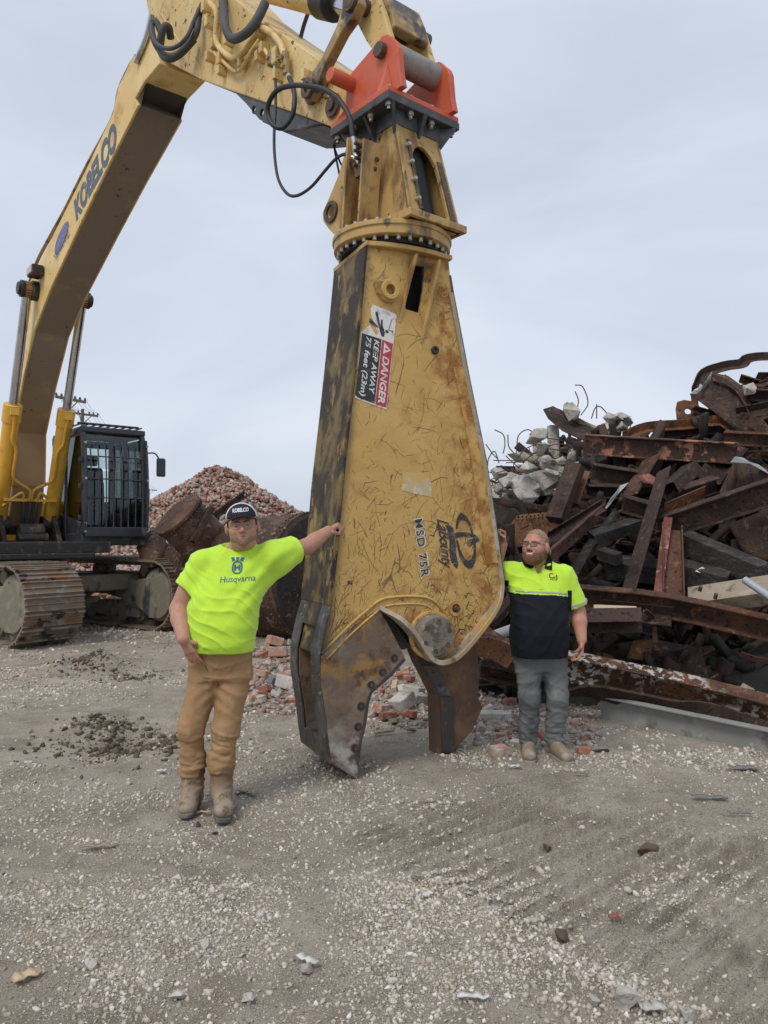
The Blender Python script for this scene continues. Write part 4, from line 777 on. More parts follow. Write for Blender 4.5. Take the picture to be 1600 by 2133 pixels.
# guard bars across the windscreen
for k in range(8):
    l = .11+.112*k; MB().tube([CB(a+.05, l, h) for a, h in ((1.01, .06), (1.012, .3), (1.0, .62), (.955, .90))], .0125, 8, 4).build('guard_bar', m_cab, cab, smooth=60)
for h, a in ((.34, 1.055), (.52, 1.05), (.735, 1.03)): MB().bar(CB(a, .06, h), CB(a, .94, h), .022, .022).build('guard_cross_bar', m_cab, cab, .003)
for l in (0., 1.):
    gb = MB().tube([CB(a+.05, .03+.94*l, h) for a, h in ((1.01, .0), (1.012, .3), (1.0, .62), (.95, .92))], .028, 4, 4).build('guard_frame', m_cab, cab, .006)
    for h in (.02, .10, .30, .52, .70, .86): MB().bolt(CB(1.055 if h < .6 else 1.03, .03+.94*l, h), A_D, .022, .03).build('bolt', m_bolt, gb)
MB().bar(CB(1.055, .03, .015), CB(1.055, .97, .015), .06, .16, up=tuple(ZZ)).build('guard_foot', m_cab, cab, .01)
# panes
def pane(q, name='pane'): P = [CB(*a) for a in q]; n = unit(np.cross(P[1]-P[0], P[3]-P[0]))*.006; return MB().add(P+[p+n for p in P], [(0, 1, 2, 3), (7, 6, 5, 4), (0, 4, 5, 1), (1, 5, 6, 2), (2, 6, 7, 3), (3, 7, 4, 0)]).build(name, m_glass, cab)
pane([(.995, .06, .08), (.995, .94, .08), (.99, .94, .60), (.99, .06, .60)], 'windscreen'); pane([(.985, .06, .62), (.985, .94, .62), (.90, .94, .96), (.90, .06, .96)], 'windscreen')
for l in (.03, .97): pane([(.06, l, .16), (.42, l, .16), (.42, l, .95), (.06, l, .95)], 'side_window'); pane([(.48, l, .12), (.97, l, .12), (.92, l, .94), (.48, l, .94)], 'side_window')
# seat, console, mirror
st_ = MB().box(CB(.40, .5, .26), (.5, .52, .14), A_D, A_N, ZZ).build('seat', m_seat, cab, .05)
MB().box(CB(.24, .5, .50), (.13, .50, .70), A_D, A_N, unit(ZZ-A_D*.15)).build('backrest', m_seat, st_, .05); MB().box(CB(.22, .5, .76), (.10, .30, .20), A_D, A_N, ZZ).build('headrest', m_seat, st_, .04)
for l in (.18, .82): MB().box(CB(.5, l, .30), (.5, .16, .22), A_D, A_N, ZZ).tube([CB(.62, l, .40), CB(.64, l, .55)], .02, 8).build('console', m_cabin, cab, .02)
for l in (.42, .58): MB().tube([CB(.80, l, .05), CB(.82, l, .35), CB(.80, l, .50)], .015, 8).build('lever', m_cabin, cab)
MB().box(CB(.95, .88, .45), (.10, .16, .30), A_D, A_N, ZZ).build('monitor', m_cabin, cab, .02)
MB().tube([CB(.98, .99, .80), CB(1.03, 1.10, .80), CB(1.05, 1.16, .74)], .014, 8, 3).build('mirror_arm', m_cab, cab, smooth=60)
MB().box(CB(1.05, 1.19, .66), (.07, .17, .34), A_D, A_N, ZZ).build('mirror', m_cab, cab, .05, seg=4)
for l, h in ((.02, .70), (.02, .45), (.02, .15)): MB().box(CB(1.0, -.02, h), (.05, .06, .09), A_D, A_N, ZZ).build('hinge', m_cab, cab, .006)
for l in (.15, .85): MB().box(CB(.98, l, -.09), (.18, .26, .10), A_D, A_N, ZZ).build('step', m_dark, cab, .01)
# ------------------------------------------------------------------ tracks
T_D = unit(V3(.80, -.60, 0)); T_N = unit(V3(.60, .80, 0)); TM = V3(-4.15, 12.6, 0); GA, SW, TH, TL = 2.6, .95, 1.24, 5.3
m_shoe = material('muddy_track_shoe', (.23, .18, .135), .65, .15, layers=[((.045, .038, .033), [('n', 4, .52, .60), ('r', .3, .6)], .7), ((.34, .30, .255), [('n', 7, .5, .68)]), ((.25, .125, .055), [('n', 5, .56, .7)])], bump=[(20, .006)])
m_frame = material('mud_caked_track_frame', (.205, .185, .14), .85, layers=[((.05, .055, .062), [('n', 2.6, .54, .64, (1, 1, .35))], .5), ((.27, .25, .20), [('n', 6, .5, .7)])], bump=[(9, .012), (40, .004)], spec=.25)
R_ = TH/2-.04; nsh = 52
def loop_pt(s):     # arc-length position round the loop -> (along, height, tangent angle)
    st = TL-2*R_; c = PI*R_; s = s % (2*st+2*c)
    if s < st: return -R_-s, 2*R_+.04, PI, (0, 1)
    s -= st
    if s < c: a = PI/2+s/R_; return -R_-st+R_*math.cos(a), R_+.04+R_*math.sin(a), a+PI/2, (math.cos(a), math.sin(a))
    s -= c
    if s < st: return -R_-st+s, .04, 0., (0, -1)
    s -= st; a = -PI/2+s/R_; return -R_+R_*math.cos(a), R_+.04+R_*math.sin(a), a+PI/2, (math.cos(a), math.sin(a))
LEN = 2*(TL-2*R_)+2*PI*R_; pt_ = LEN/nsh
sb = MB(); pr = [(-.5, 0), (-.5, .028), (-.44, .028), (-.42, .066), (-.36, .066), (-.34, .030), (-.05, .026), (-.03, .052), (.03, .052), (.05, .026), (.36, .026), (.38, .050), (.44, .050), (.46, .022), (.52, .018), (.52, -.002)]
sb.plate([(a*pt_, b) for a, b in pr], (0, 0, 0), (1, 0, 0), (0, 0, 1), (0, 1, 0), -SW/2, SW/2)
for y in (-.11, .11): sb.box((0, y, -.045), (pt_*.95, .05, .08))
shoe_me = bpy.data.meshes.new('track_shoe'); shoe_me.from_pydata(sb.v, [], sb.f); bm = bmesh.new(); bm.from_mesh(shoe_me); bmesh.ops.recalc_face_normals(bm, faces=bm.faces); bm.to_mesh(shoe_me); bm.free()
shoe_me.materials.append(m_shoe)
for sd_ in (-1, 1):
    O = TM+T_N*GA/2*sd_
    def K(a, z, n): return O+T_D*a+T_N*n+ZZ*z
    tr = MB()
    fr = [(-TL+.55, .62), (-TL+.8, .90), (-2.6, .98), (-1.75, .98), (-1.3, .86), (-.85, .80), (-.62, .74), (-.62, .34), (-.95, .30), (-1.4, .36), (-1.75, .50), (-2.2, .56), (-3.3, .56), (-3.8, .34), (-TL+.6, .3)]
    track = MB().plate(fr, O, T_D, ZZ, T_N, -.30, .30).build('track', m_frame, ex, .02)
    for k in range(nsh):
        a, z, an, nn3 = loop_pt(k*pt_+.05)
        o = bpy.data.objects.new('track_shoe', shoe_me); COL.objects.link(o); o.parent = track
        n3 = T_D*nn3[0]+ZZ*nn3[1]; t3 = np.cross(T_N, n3); t3 = unit(t3); p = K(a, z, 0)
        sag = .0
        o.matrix_world = Matrix(((t3[0], T_N[0], n3[0], p[0]), (t3[1], T_N[1], n3[1], p[1]), (t3[2], T_N[2], n3[2], p[2]-sag), (0, 0, 0, 1)))
    for a in (-R_, -TL+R_):
        MB().tube([K(a, R_+.04, -.34), K(a, R_+.04, -.30), K(a, R_+.04, .30), K(a, R_+.04, .34)], [.40, .47, .47, .40], 36).build('idler', m_frame, track, .01, 40)
        for k in range(10): MB().bolt(K(a+.36*math.cos(k*PI/5), R_+.04+.36*math.sin(k*PI/5), -.338), -T_N, .02, .02).build('bolt', m_frame, track)
    cv = [(-1.35, .84), (-.72, .92)]+[(-R_+.43*math.cos(q), R_+.04+.43*math.sin(q)) for q in np.linspace(1.2, -1.35, 10)]+[(-.75, .20), (-1.32, .50)]
    for n0, n1 in ((-.37, -.31), (.31, .37)): MB().plate(cv, O, T_D, ZZ, T_N, n0, n1).build('end_cover', m_frame, track, .012)
    for k in range(7):
        a = -1.25-.50*k; MB().tube([K(a, .22, -.22), K(a, .22, .22)], .14, 18).build('roller', m_frame, track, .01, 40)
        if k % 2 == 0: MB().box(K(a-.12, .30, 0), (.42, .62, .26), T_D, T_N, ZZ, .8).build('roller_guard', m_frame, track, .02)
    for a in (-1.15, -2.7): MB().tube([K(a, 1.02, -.2), K(a, 1.02, .2)], .11, 16).build('carrier_roller', m_frame, track, .01, 40)
for a in (-1.75, -3.3): MB().box(TM+T_D*a+ZZ*.82, (.55, GA-.4, .30), T_D, T_N, ZZ).build('cross_member', m_frame, ex, .04)
MB().box(TM+T_D*-2.5+ZZ*.82, (1.7, 1.5, .36), T_D, T_N, ZZ).build('car_body', m_dark, ex, .05)
# ================================================================== PEOPLE (smooth implicit surfaces turned into meshes)
class SDF:
    """a scalar field on a grid; every primitive only touches its own neighbourhood"""
    def __init__(s, lo, hi, h):
        s.o = V(lo, dtype=float); s.h = h; s.n = np.ceil((V(hi)-s.o)/h).astype(int)+1; s.f = np.full(s.n, .5, np.float32)
    def region(s, lo, hi):
        a = np.clip(np.floor((V(lo)-s.o)/s.h).astype(int), 0, s.n); b = np.clip(np.ceil((V(hi)-s.o)/s.h).astype(int)+1, 0, s.n)
        sl = tuple(slice(int(i), int(j)) for i, j in zip(a, b)); g = [s.o[k]+s.h*np.arange(a[k], b[k], dtype=np.float32) for k in range(3)]
        return sl, np.meshgrid(*g, indexing='ij')
    def blend(s, sl, d, k, sub=False):
        f = s.f[sl]; d = d.astype(np.float32)
        if sub:
            d = -d; h = np.clip(.5+.5*(d-f)/k, 0, 1) if k else None
            s.f[sl] = (f*(1-h)+d*h+k*h*(1-h)) if k else np.maximum(f, d)
        else:
            h = np.clip(.5+.5*(d-f)/k, 0, 1) if k else None
            s.f[sl] = (d*(1-h)+f*h-k*h*(1-h)) if k else np.minimum(f, d)
    def cone(s, a, b, r1, r2, k=.02, sub=False, flat=None):
        a, b = V(a, dtype=float), V(b, dtype=float); m = max(r1, r2)*(1.4 if flat else 1)+.05+k; sl, (x, y, z) = s.region(np.minimum(a, b)-m, np.maximum(a, b)+m)
        ba = b-a; L2 = float(ba@ba)+1e-9; t = np.clip(((x-a[0])*ba[0]+(y-a[1])*ba[1]+(z-a[2])*ba[2])/L2, 0, 1)
        dx, dy, dz = x-a[0]-ba[0]*t, y-a[1]-ba[1]*t, z-a[2]-ba[2]*t
        if flat: dx, dy, dz = dx/flat[0], dy/flat[1], dz/flat[2]
        s.blend(sl, np.sqrt(dx*dx+dy*dy+dz*dz)-(r1+(r2-r1)*t), k, sub)
    def ell(s, c, r, k=.02, R=None, sub=False):
        c, r = V(c, dtype=float), V(r, dtype=float); m = r.max()+.05+k; sl, (x, y, z) = s.region(c-m, c+m); p = [x-c[0], y-c[1], z-c[2]]
        if R is not None: p = [R[i][0]*p[0]+R[i][1]*p[1]+R[i][2]*p[2] for i in range(3)]
        q = np.sqrt((p[0]/r[0])**2+(p[1]/r[1])**2+(p[2]/r[2])**2); g = np.sqrt((p[0]/r[0]**2)**2+(p[1]/r[1]**2)**2+(p[2]/r[2]**2)**2)+1e-6
        s.blend(sl, q*(q-1)/g, k, sub)
    def stack(s, rows, k=.03, e=2.3):
        """rows of (z, cx, cy, half width, half depth front, half depth back) from low to high; closed flat at both ends"""
        R = V(rows, dtype=float); m = .08; sl, (x, y, z) = s.region((R[:, 1]-R[:, 3]).min()*V3(1, 0, 0)+V3(-m, (R[:, 2]-R[:, 4]).min()-m, R[0, 0]-m), V3((R[:, 1]+R[:, 3]).max()+m, (R[:, 2]+R[:, 5]).max()+m, R[-1, 0]+m))
        zz = z[0, 0, :]; I = [np.interp(zz, R[:, 0], R[:, j])[None, None, :] for j in range(1, 6)]
        ker = np.ones(9)/9
        dx = np.abs(x-I[0])/I[2]; dyr = y-I[1]; dy = np.abs(dyr)/np.where(dyr < 0, I[3], I[4])
        q = (dx**e+dy**e)**(1/e); d = (q-1)*np.minimum(I[2], np.where(dyr < 0, I[3], I[4])); d = np.maximum(d, np.maximum(R[0, 0]-z, z-R[-1, 0])); s.blend(sl, d, k)
    def cut(s, p, n, lo=None, hi=None):
        """remove everything on the side n of the plane through p, inside the box lo..hi"""
        sl, (x, y, z) = s.region(lo if lo is not None else s.o, hi if hi is not None else s.o+s.n*s.h); n = unit(V(n, dtype=float))
        s.f[sl] = np.maximum(s.f[sl], ((x-p[0])*n[0]+(y-p[1])*n[1]+(z-p[2])*n[2]).astype(np.float32))
    def tube_cut(s, a, b, r1, r2, k):
        """a tapered sleeve from a, ending flat at b, joined smoothly to what is there"""
        a, b = V(a), V(b); t = SDF(s.o, s.o, s.h); t.n = s.n; t.f = np.full(s.n, .5, np.float32); t.cone(a, b+unit(b-a)*.08, r1, r2, .0); t.cut(b, b-a); full = (slice(None),)*3; s.blend(full, t.f, k)
    def mesh(s):
        f = s.f; ins = f < 0; c = [slice(None, -1), slice(1, None)]
        cnt = sum(ins[c[i], c[j], c[k]].astype(np.int8) for i in (0, 1) for j in (0, 1) for k in (0, 1)); act = (cnt > 0) & (cnt < 8)
        ids = np.full(act.shape, -1, np.int64); I = np.argwhere(act); ids[act] = np.arange(len(I)); acc = np.zeros((len(I), 3)); num = np.zeros(len(I))
        cor = {(i, j, k): f[I[:, 0]+i, I[:, 1]+j, I[:, 2]+k] for i in (0, 1) for j in (0, 1) for k in (0, 1)}
        for a in cor:
            for ax in range(3):
                if a[ax] == 0:
                    b = list(a); b[ax] = 1; fa, fb = cor[a], cor[tuple(b)]; m = (fa < 0) != (fb < 0); t = np.where(m, fa/np.where(m, fa-fb, 1), 0)
                    p = np.tile(V(a, dtype=float), (len(I), 1)); p[:, ax] += t; acc += p*m[:, None]; num += m
        v = s.o+(I+acc/num[:, None])*s.h; F_ = []
        for ax in range(3):
            a1, a2 = (ax+1) % 3, (ax+2) % 3; A = [slice(1, -1)]*3; A[ax] = slice(0, -1); B = list(A); B[ax] = slice(1, None)
            x0, x1 = ins[tuple(A)], ins[tuple(B)]; E = np.argwhere(x0 != x1); fl = x0[tuple(E.T)]; base = E.copy(); base[:, a1] += 1; base[:, a2] += 1
            q = []
            for d1, d2 in ((-1, -1), (0, -1), (0, 0), (-1, 0)):
                t = base.copy(); t[:, a1] += d1; t[:, a2] += d2; q.append(ids[t[:, 0], t[:, 1], t[:, 2]])
            q = np.stack(q, 1); q[~fl] = q[~fl][:, ::-1]; F_.append(q)
        F_ = np.concatenate(F_); F_ = F_[(F_ >= 0).all(1)]; return v, F_
def relax(v, f, n=2, w=.5):
    for _ in range(n):
        s = np.zeros_like(v); c = np.zeros(len(v))
        for i in range(4):
            for j in (f[:, (i+1) % 4], f[:, (i-1) % 4]): np.add.at(s, f[:, i], v[j]); np.add.at(c, f[:, i], 1)
        v = v+w*(s/np.maximum(c, 1)[:, None]-v)
    return v
def vnormals(v, f):
    n = np.cross(v[f[:, 2]]-v[f[:, 0]], v[f[:, 3]]-v[f[:, 1]]); o = np.zeros_like(v)
    for i in range(4): np.add.at(o, f[:, i], n)
    return o/(np.linalg.norm(o, axis=1, keepdims=True)+1e-9)
def sdf_obj(name, S, mat, parent, rel=1, disp=None):
    v, f = S.mesh(); v = relax(v, f, rel) if rel else v
    if disp is not None: n = vnormals(v, f); v = v+n*disp(v, n)[:, None]; v = relax(v, f, 1, .4)
    o = link(name, np_mesh(name, v, f), mat, None, smooth=0); o.parent = parent; return o, v, f
from mathutils.bvhtree import BVHTree
def project(v, f, fn, off=.003):
    """fn(x,y)->point in front of the garment; dropped backwards (+y) onto it"""
    bv = BVHTree.FromPolygons([tuple(p) for p in v], [tuple(int(i) for i in q) for q in f])
    def g(x, y):
        p = fn(x, y); h = bv.ray_cast(Vector((p[0], p[1]-.6, p[2])), Vector((0, 1, 0)))[0]
        return (h[0], h[1]-off, h[2]) if h else tuple(p)
    return g
def fine_text(txt, **kw):
    vs, fs = text_mesh(txt, 1., **kw); mn, mx = vs.min(0), vs.max(0); return (vs-mn)/(mx-mn+1e-9), fs
def print_on(name, txt, g, mat, parent, x0, x1, z0, z1, slope=0., **kw):
    q, fs = fine_text(txt, **kw); me = bpy.data.meshes.new(name); me.from_pydata([g(x0+(x1-x0)*p[0], z0+(z1-z0)*p[1]+slope*(p[0]-.5)) for p in q], [], fs)
    bm = bmesh.new(); bm.from_mesh(me); bmesh.ops.triangulate(bm, faces=bm.faces); bm.to_mesh(me); bm.free(); o = link(name, me, mat); o.parent = parent; return o
def poly_on(name, pts, g, mat, parent, holes=()):
    loops = [list(pts)]+[list(h) for h in holes]; flat = [p for l in loops for p in l]
    fs = tessellate_polygon([[Vector((p[0], p[1], 0)) for p in l] for l in loops]); me = bpy.data.meshes.new(name); me.from_pydata([g(*p) for p in flat], [], [tuple(t) for t in fs]); o = link(name, me, mat); o.parent = parent; return o
def skin_mat(name, base, red, stub=None, zlo=0., zhi=0.):
    ly = [(red, [('n', 14, .45, .7)]), (tuple(c*.86 for c in base), [('n', 60, .5, .7)])]
    m = material(name, base, .5, layers=ly, bump=[(160, .0012)], spec=.4)
    m.node_tree.nodes['Principled BSDF'].inputs['Subsurface Weight'].default_value = .12; m.node_tree.nodes['Principled BSDF'].inputs['Subsurface Radius'].default_value = (.012, .005, .003); return m
def rotm(yaw, pitch, roll):
    """columns: face right, face forward, face up, in body space (body faces -y); yaw turns towards image left when positive"""
    M_ = Matrix.Rotation(yaw, 3, 'Z') @ Matrix.Rotation(roll, 3, 'Y') @ Matrix.Rotation(pitch, 3, 'X')
    return V(M_)
class Head:
    def __init__(s, c, yaw=0., pitch=0., roll=0., sc=1.): s.c = V(c, dtype=float); s.R = rotm(yaw, pitch, roll); s.k = sc
    def w(s, p): return s.c+s.R@(V([p[0], -p[1], p[2]])*s.k)       # face coordinates: x right in the picture, y out of the face, z up
    def ell(s, S, c, r, k=.02, sub=False): S.ell(s.w(c), V(r)*s.k, k, s.R.T, sub)
    def cone(s, S, a, b, r1, r2, k=.02, sub=False): S.cone(s.w(a), s.w(b), r1*s.k, r2*s.k, k, sub)
    def build(s, S, fat=1.):
        s.ell(S, (0, -.015, .032), (.078*fat, .098, .088)); s.ell(S, (0, .015, -.03), (.070*fat, .078, .092), .03); s.ell(S, (0, .03, -.072), (.060*fat, .058, .042), .03); s.ell(S, (0, .066, -.097), (.028, .026, .022), .02)
        for x in (-1, 1):
            s.ell(S, (x*.041, .056, -.028), (.030*fat, .030, .026), .02); s.ell(S, (x*.083*fat, -.01, -.008), (.012, .021, .034), .008); s.ell(S, (x*.034, .098, .006), (.0185, .013, .0115), .012, True)
            s.ell(S, (x*.013, .098, -.030), (.0095, .011, .008), .006)
        s.cone(S, (-.048, .074, .030), (.048, .074, .030), .013, .013, .015); s.cone(S, (0, .086, .016), (0, .112, -.022), .0085, .0125, .010)
        s.cone(S, (-.020, .087, -.052), (.020, .087, -.052), .0075, .0075, .008); s.cone(S, (-.016, .087, -.066), (.016, .087, -.066), .008, .008, .008)
    def at(s, name, mb, mat, parent, **kw):
        mb.v = [tuple(s.w(p)) for p in mb.v]; o = mb.build(name, mat, None, **kw); o.parent = parent; return o
def hand(S, w, d, n, thumb, curl=(.3, .3, .3), L=1., spread=.0):
    """palm from the wrist along d, fingers curl towards n, thumb on the side `thumb`"""
    w, d, n, th = V(w, dtype=float), unit(V(d, dtype=float)), unit(V(n, dtype=float)), unit(V(thumb, dtype=float)); L *= 1.05
    for k in (-1.2, -.4, .4, 1.2): S.cone(w+d*.01+th*k*.010, w+d*.082*L+th*k*.020, .016, .0125, .012)
    for k, ln in ((1.5, .92), (.5, 1.), (-.5, .95), (-1.5, .76)):
        p = w+d*.088*L+th*k*.0195; a = 0.; seg = (.042, .027, .022); r = (.0100, .0094, .0088, .0078)
        for i in range(3):
            a += curl[i]; q = p+(d*math.cos(a)+n*math.sin(a)+th*k*spread)*seg[i]*ln*L; S.cone(p, q, r[i], r[i+1], .004); p = q
    p = w+d*.025+th*.022+n*.006; q = p+(d*.6+th*.75+n*.35)*.038*L; S.cone(p, q, .014, .0115, .010); c = min(1.3, curl[0]+.25)
    t2 = unit(d*(.95-.2*c)-th*.55*min(1, c)+n*(.15+.55*min(1, c))); q2 = q+t2*.034*L; S.cone(q, q2, .0112, .0105, .005); S.cone(q2, q2+unit(t2+n*.2-th*.2)*.026*L, .0105, .009, .004)
def glasses(H, parent, frame, thick, w=.027, h=.021, rim=True, dark=.0):
    g = MB()
    for x in (-1, 1):
        c = (x*.0345, .112, .006); pts = [(c[0]+w*math.copysign(abs(math.cos(a))**.75, math.cos(a)), c[1]-.10*abs(c[0])**1.0*abs(math.cos(a))*.2, c[2]+h*math.copysign(abs(math.sin(a))**.75, math.sin(a))) for a in np.linspace(0, 2*PI, 25)]
        g.tube(pts if rim else pts[:13], thick, 6)
        g.tube([(x*.0615, .108, .014), (x*.078, .09, .014), (x*.086, .0, .010), (x*.084, -.03, -.004)], thick, 6)
    g.tube([(-.009, .113, .010), (0, .116, .013), (.009, .113, .010)], thick, 6)
    o = H.at('glasses', g, frame, parent)
    for x in (-1, 1):
        ln = MB(); c = (x*.0345, .112, .006); P = [(c[0]+w*math.copysign(abs(math.cos(a))**.75, math.cos(a)), c[1]-.02*abs(c[0])*abs(math.cos(a)), c[2]+h*math.copysign(abs(math.sin(a))**.75, math.sin(a))) for a in np.linspace(0, 2*PI, 21)[:-1]]
        ln.add(P+[(p[0], p[1]-.0015, p[2]) for p in P], [tuple(range(20)), tuple(range(39, 19, -1))]+[(i, (i+1) % 20, (i+1) % 20+20, i+20) for i in range(20)]); H.at('lens', ln, m_lens, o)
    return o
def lens_mat():
    m = bpy.data.materials.new('spectacle_lens'); m.use_nodes = True; nt = m.node_tree; nt.nodes.clear(); L = nt.links.new
    o = nt.nodes.new('ShaderNodeOutputMaterial'); mx = nt.nodes.new('ShaderNodeMixShader'); t = nt.nodes.new('ShaderNodeBsdfTransparent'); gl = nt.nodes.new('ShaderNodeBsdfGlossy'); t.inputs[0].default_value = (.93, .93, .93, 1); gl.inputs['Roughness'].default_value = .05
    mx.inputs[0].default_value = .02; L(t.outputs[0], mx.inputs[1]); L(gl.outputs[0], mx.inputs[2]); L(mx.outputs[0], o.inputs[0]); return m
m_lens = lens_mat(); m_eye = material('eye_white', (.36, .30, .27), .3); m_iris = material('iris', (.05, .045, .04), .3)
m_lips = material('lips', (.36, .13, .105), .45); m_teeth = material('teeth', (.75, .73, .68), .35)
m_brow = material('brown_hair', (.055, .033, .02), .7, bump=[(200, .002)])
def eyes(H, parent, squint=.55, brow=None):
    for x in (-1, 1):
        e = MB(); c = V3(x*.034, .0775, .005)
        for mat, r, nm, dy in ((m_eye, .0125, 'eye', 0), (m_iris, .0068, 'iris', .0075)):
            e = MB(); rings = []
            for i in range(1, 8): a = PI*i/8; rings.append([(c[0]+r*math.sin(a)*math.cos(b), c[1]+dy+r*math.cos(a), c[2]+r*math.sin(a)*math.sin(b)*squint) for b in np.linspace(0, 2*PI, 13)[:-1]])
            e.loft(rings); H.at(nm, e, mat, parent, smooth=0)
        b = MB(); b.tube([(x*.012, .094, .0245), (x*.03, .093, .0300), (x*.052, .080, .0245)], [.0045, .0055, .003], 6, 3); H.at('eyebrow', b, brow or m_brow, parent, smooth=0)
def fold(v, sc, st, seed, pw=1.6):
    n = fbm(v[:, 0]*sc*st[0]+seed, v[:, 1]*sc*st[1], v[:, 2]*sc*st[2]+seed*.3, 3); return np.abs(n)**pw*np.sign(n)*0+(.5-np.abs(np.clip(n*2.2, -1, 1)))
def crease(v, d, fq, warp, seed, lo=-.02, hi=.12, pw=3.):
    """sharp cloth creases running across direction d, broken up by a slow noise"""
    t = (v@V(d))*fq+warp*fbm(v[:, 0]*4.+seed, v[:, 1]*4., v[:, 2]*4., 2); r = (1-np.abs((t % 1.)*2-1))**pw
    return (r-.25)*sstep(lo, hi, fbm(v[:, 0]*3.2+seed*2.1, v[:, 1]*3.2, v[:, 2]*3.2+seed, 2))
HIVIS = (.53, .82, .06)
m_hivis = material('hi_vis_cotton', HIVIS, .8, layers=[((.47, .74, .05), [('n', 5, .5, .7)])], bump=[(260, .0012), (24, .004)], sheen=.3, spec=.2)
# ------------------------------------------------------------------ person leaning on the shear, left
def person_left():
    X0, Y0, s = -1.13, 4.82, .003005; u0 = 800+X0/Y0*F
    pr = bpy.data.objects.new('person', None); COL.objects.link(pr); pr.location = (X0, Y0, 0)
    tag(pr, 'person in lime T-shirt, tan trousers and cap stretching one arm to the shear', 'person')
    L = lambda u, v, y=0.: V3((u-u0)*(Y0+y)/F+X0*0+ (800-800), y, 0)+V3(((u-800)*(Y0+y)/F-X0)-(u-u0)*(Y0+y)/F, 0, EYE+(HOR-v)*(Y0+y)/F)
    shL, shR = L(416, 1172, .03), L(569, 1158, .06); elL, wrL = L(374, 1268, .00), L(384, 1330, -.20); elR, wrR = L(640, 1138, .26), L(684, 1106, .40)
    nk = L(490, 1140, .02); H = Head(L(505, 1097, -.03), yaw=.16, pitch=.0, roll=-.10, sc=1.06)
    hipL, hipR = V3(.02, .03, .90), V3(.20, .03, .90); knL, knR = V3(-.066, -.02, .50), V3(.155, -.03, .50); anL, anR = V3(-.062, .03, .10), V3(.128, -.03, .12)
    S = SDF((-.36, -.36, -.02), (1.02, .62, 2.0), .0045)
    S.stack([(.86, .10, .03, .16, .11, .12), (1.0, .10, .02, .17, .13, .12), (1.2, .12, .02, .20, .17, .13), (1.40, .17, .04, .20, .13, .12), (1.52, .21, .05, .19, .09, .10), (1.60, .22, .05, .10, .06, .08)])
    S.cone(nk+V3(0, .02, -.04), H.w((0, -.01, -.07)), .068, .064, .03); H.build(S, 1.10); H.ell(S, (0, .02, -.105), (.062, .05, .03), .03)
    for a, b, c, r in ((shL, elL, wrL, (.068, .056, .038)), (shR, elR, wrR, (.064, .052, .036))): S.cone(a, b, r[0], r[1], .03); S.cone(b, b+(c-b)*.35, r[1]*.98, r[1], .02); S.cone(b+(c-b)*.35, c, r[1], r[2], .02)
    for a, b, c in ((hipL, knL, anL), (hipR, knR, anR)): S.cone(a, b, .075, .055, .03); S.cone(b, c, .055, .042, .03); S.cone(c, c+V3(.0, -.07, -.04), .040, .028, .03)
    d = unit(wrR-elR); hand(S, wrR, unit(d+V3(.25, .05, .10)), V3(.35, .25, -.9), V3(-.15, -.85, -.25), (1.25, 1.35, .8)); d = unit(wrL-elL); hand(S, wrL, unit(V3(.36, .20, -.9)), V3(.3, .9, 0), V3(.85, -.25, .3), (.25, .3, .2))
    body, v, f = sdf_obj('body', S, skin_mat('fair_skin', (.46, .25, .175), (.50, .22, .155)), pr, 1)
    eyes(H, body, .34); glasses(H, body, material('wire_frame', (.20, .13, .10), .35, .7), .0011, .026, .020)
    H.at('lips', MB().tube([(-.024, .086, -.056), (-.008, .0955, -.0545), (.008, .0955, -.0555), (.025, .086, -.060)], [.002, .0045, .0045, .002], 6, 3).tube([(-.02, .086, -.061), (0, .0945, -.0645), (.021, .086, -.064)], [.002, .005, .002], 6, 3), m_lips, body, smooth=0)
    # stubble and side hair lie on the face as thin shells
    S = SDF(H.c-.17, H.c+.17, .0035); H.ell(S, (0, .012, -.033), (.078, .081, .093), .02); H.ell(S, (0, .03, -.073), (.0675, .0600, .0440), .03); H.ell(S, (0, .066, -.097), (.030, .0280, .0240), .02)
    H.ell(S, (0, .11, -.025), (.034, .075, .05), .012, True); S.cut(H.w((0, 0, -.052)), H.R@V3(0, 0, 1)); S.cut(H.w((0, -.005, 0)), H.R@V3(0, 1, 0)); H.ell(S, (0, .105, -.056), (.026, .03, .012), .008, True)
    sdf_obj('stubble', S, material('stubble', (.20, .125, .085), .75, layers=[((.33, .19, .13), [('n', 130, .45, .6)])], bump=[(220, .002)]), body, 1)
    # cap
    S = SDF(H.c-.2, H.c+.22, .0035); H.ell(S, (0, -.012, .050), (.093, .112, .092), .01); S.cut(H.w((0, 0, .052)), H.R@V3(0, 0, -1)); m_capn = material('navy_cap', (.010, .014, .026), .85, bump=[(240, .001)]); m_capw = material('white_cap_mesh', (.70, .71, .75), .85, bump=[(220, .003)])
    S2_ = SDF(H.c-.2, H.c+.22, .0035); S2_.f[:] = S.f; fr = H.R@V3(0, -1, 0)
    S.cut(H.w((0, .028, 0)), -fr); cap, cv, cf = sdf_obj('cap', S, m_capn, pr, 1)
    S2_.cut(H.w((0, .0275, 0)), fr); sdf_obj('cap_back', S2_, m_capw, cap, 1)
    br = MB(); top_, bot_ = [], []
    rows = []
    for i, t in enumerate(np.linspace(0, 1, 7)):
        r = []
        for a in np.linspace(-1, 1, 15): r.append((a*.085*(1-.12*t), (.060+.030*(1-abs(a)**1.6))+.062*t*math.cos(a*1.15), .066-.004*t-.022*a*a-.004))
        rows.append(r)
    vs = [p for r in rows for p in r]; n = len(vs); fs = [(i*15+j, i*15+j+1, (i+1)*15+j+1, (i+1)*15+j) for i in range(6) for j in range(14)]
    br.add(vs, fs); o = H.at('brim', br, m_capn, cap, smooth=0); sm_ = o.modifiers.new('t', 'SOLIDIFY'); sm_.thickness = .004
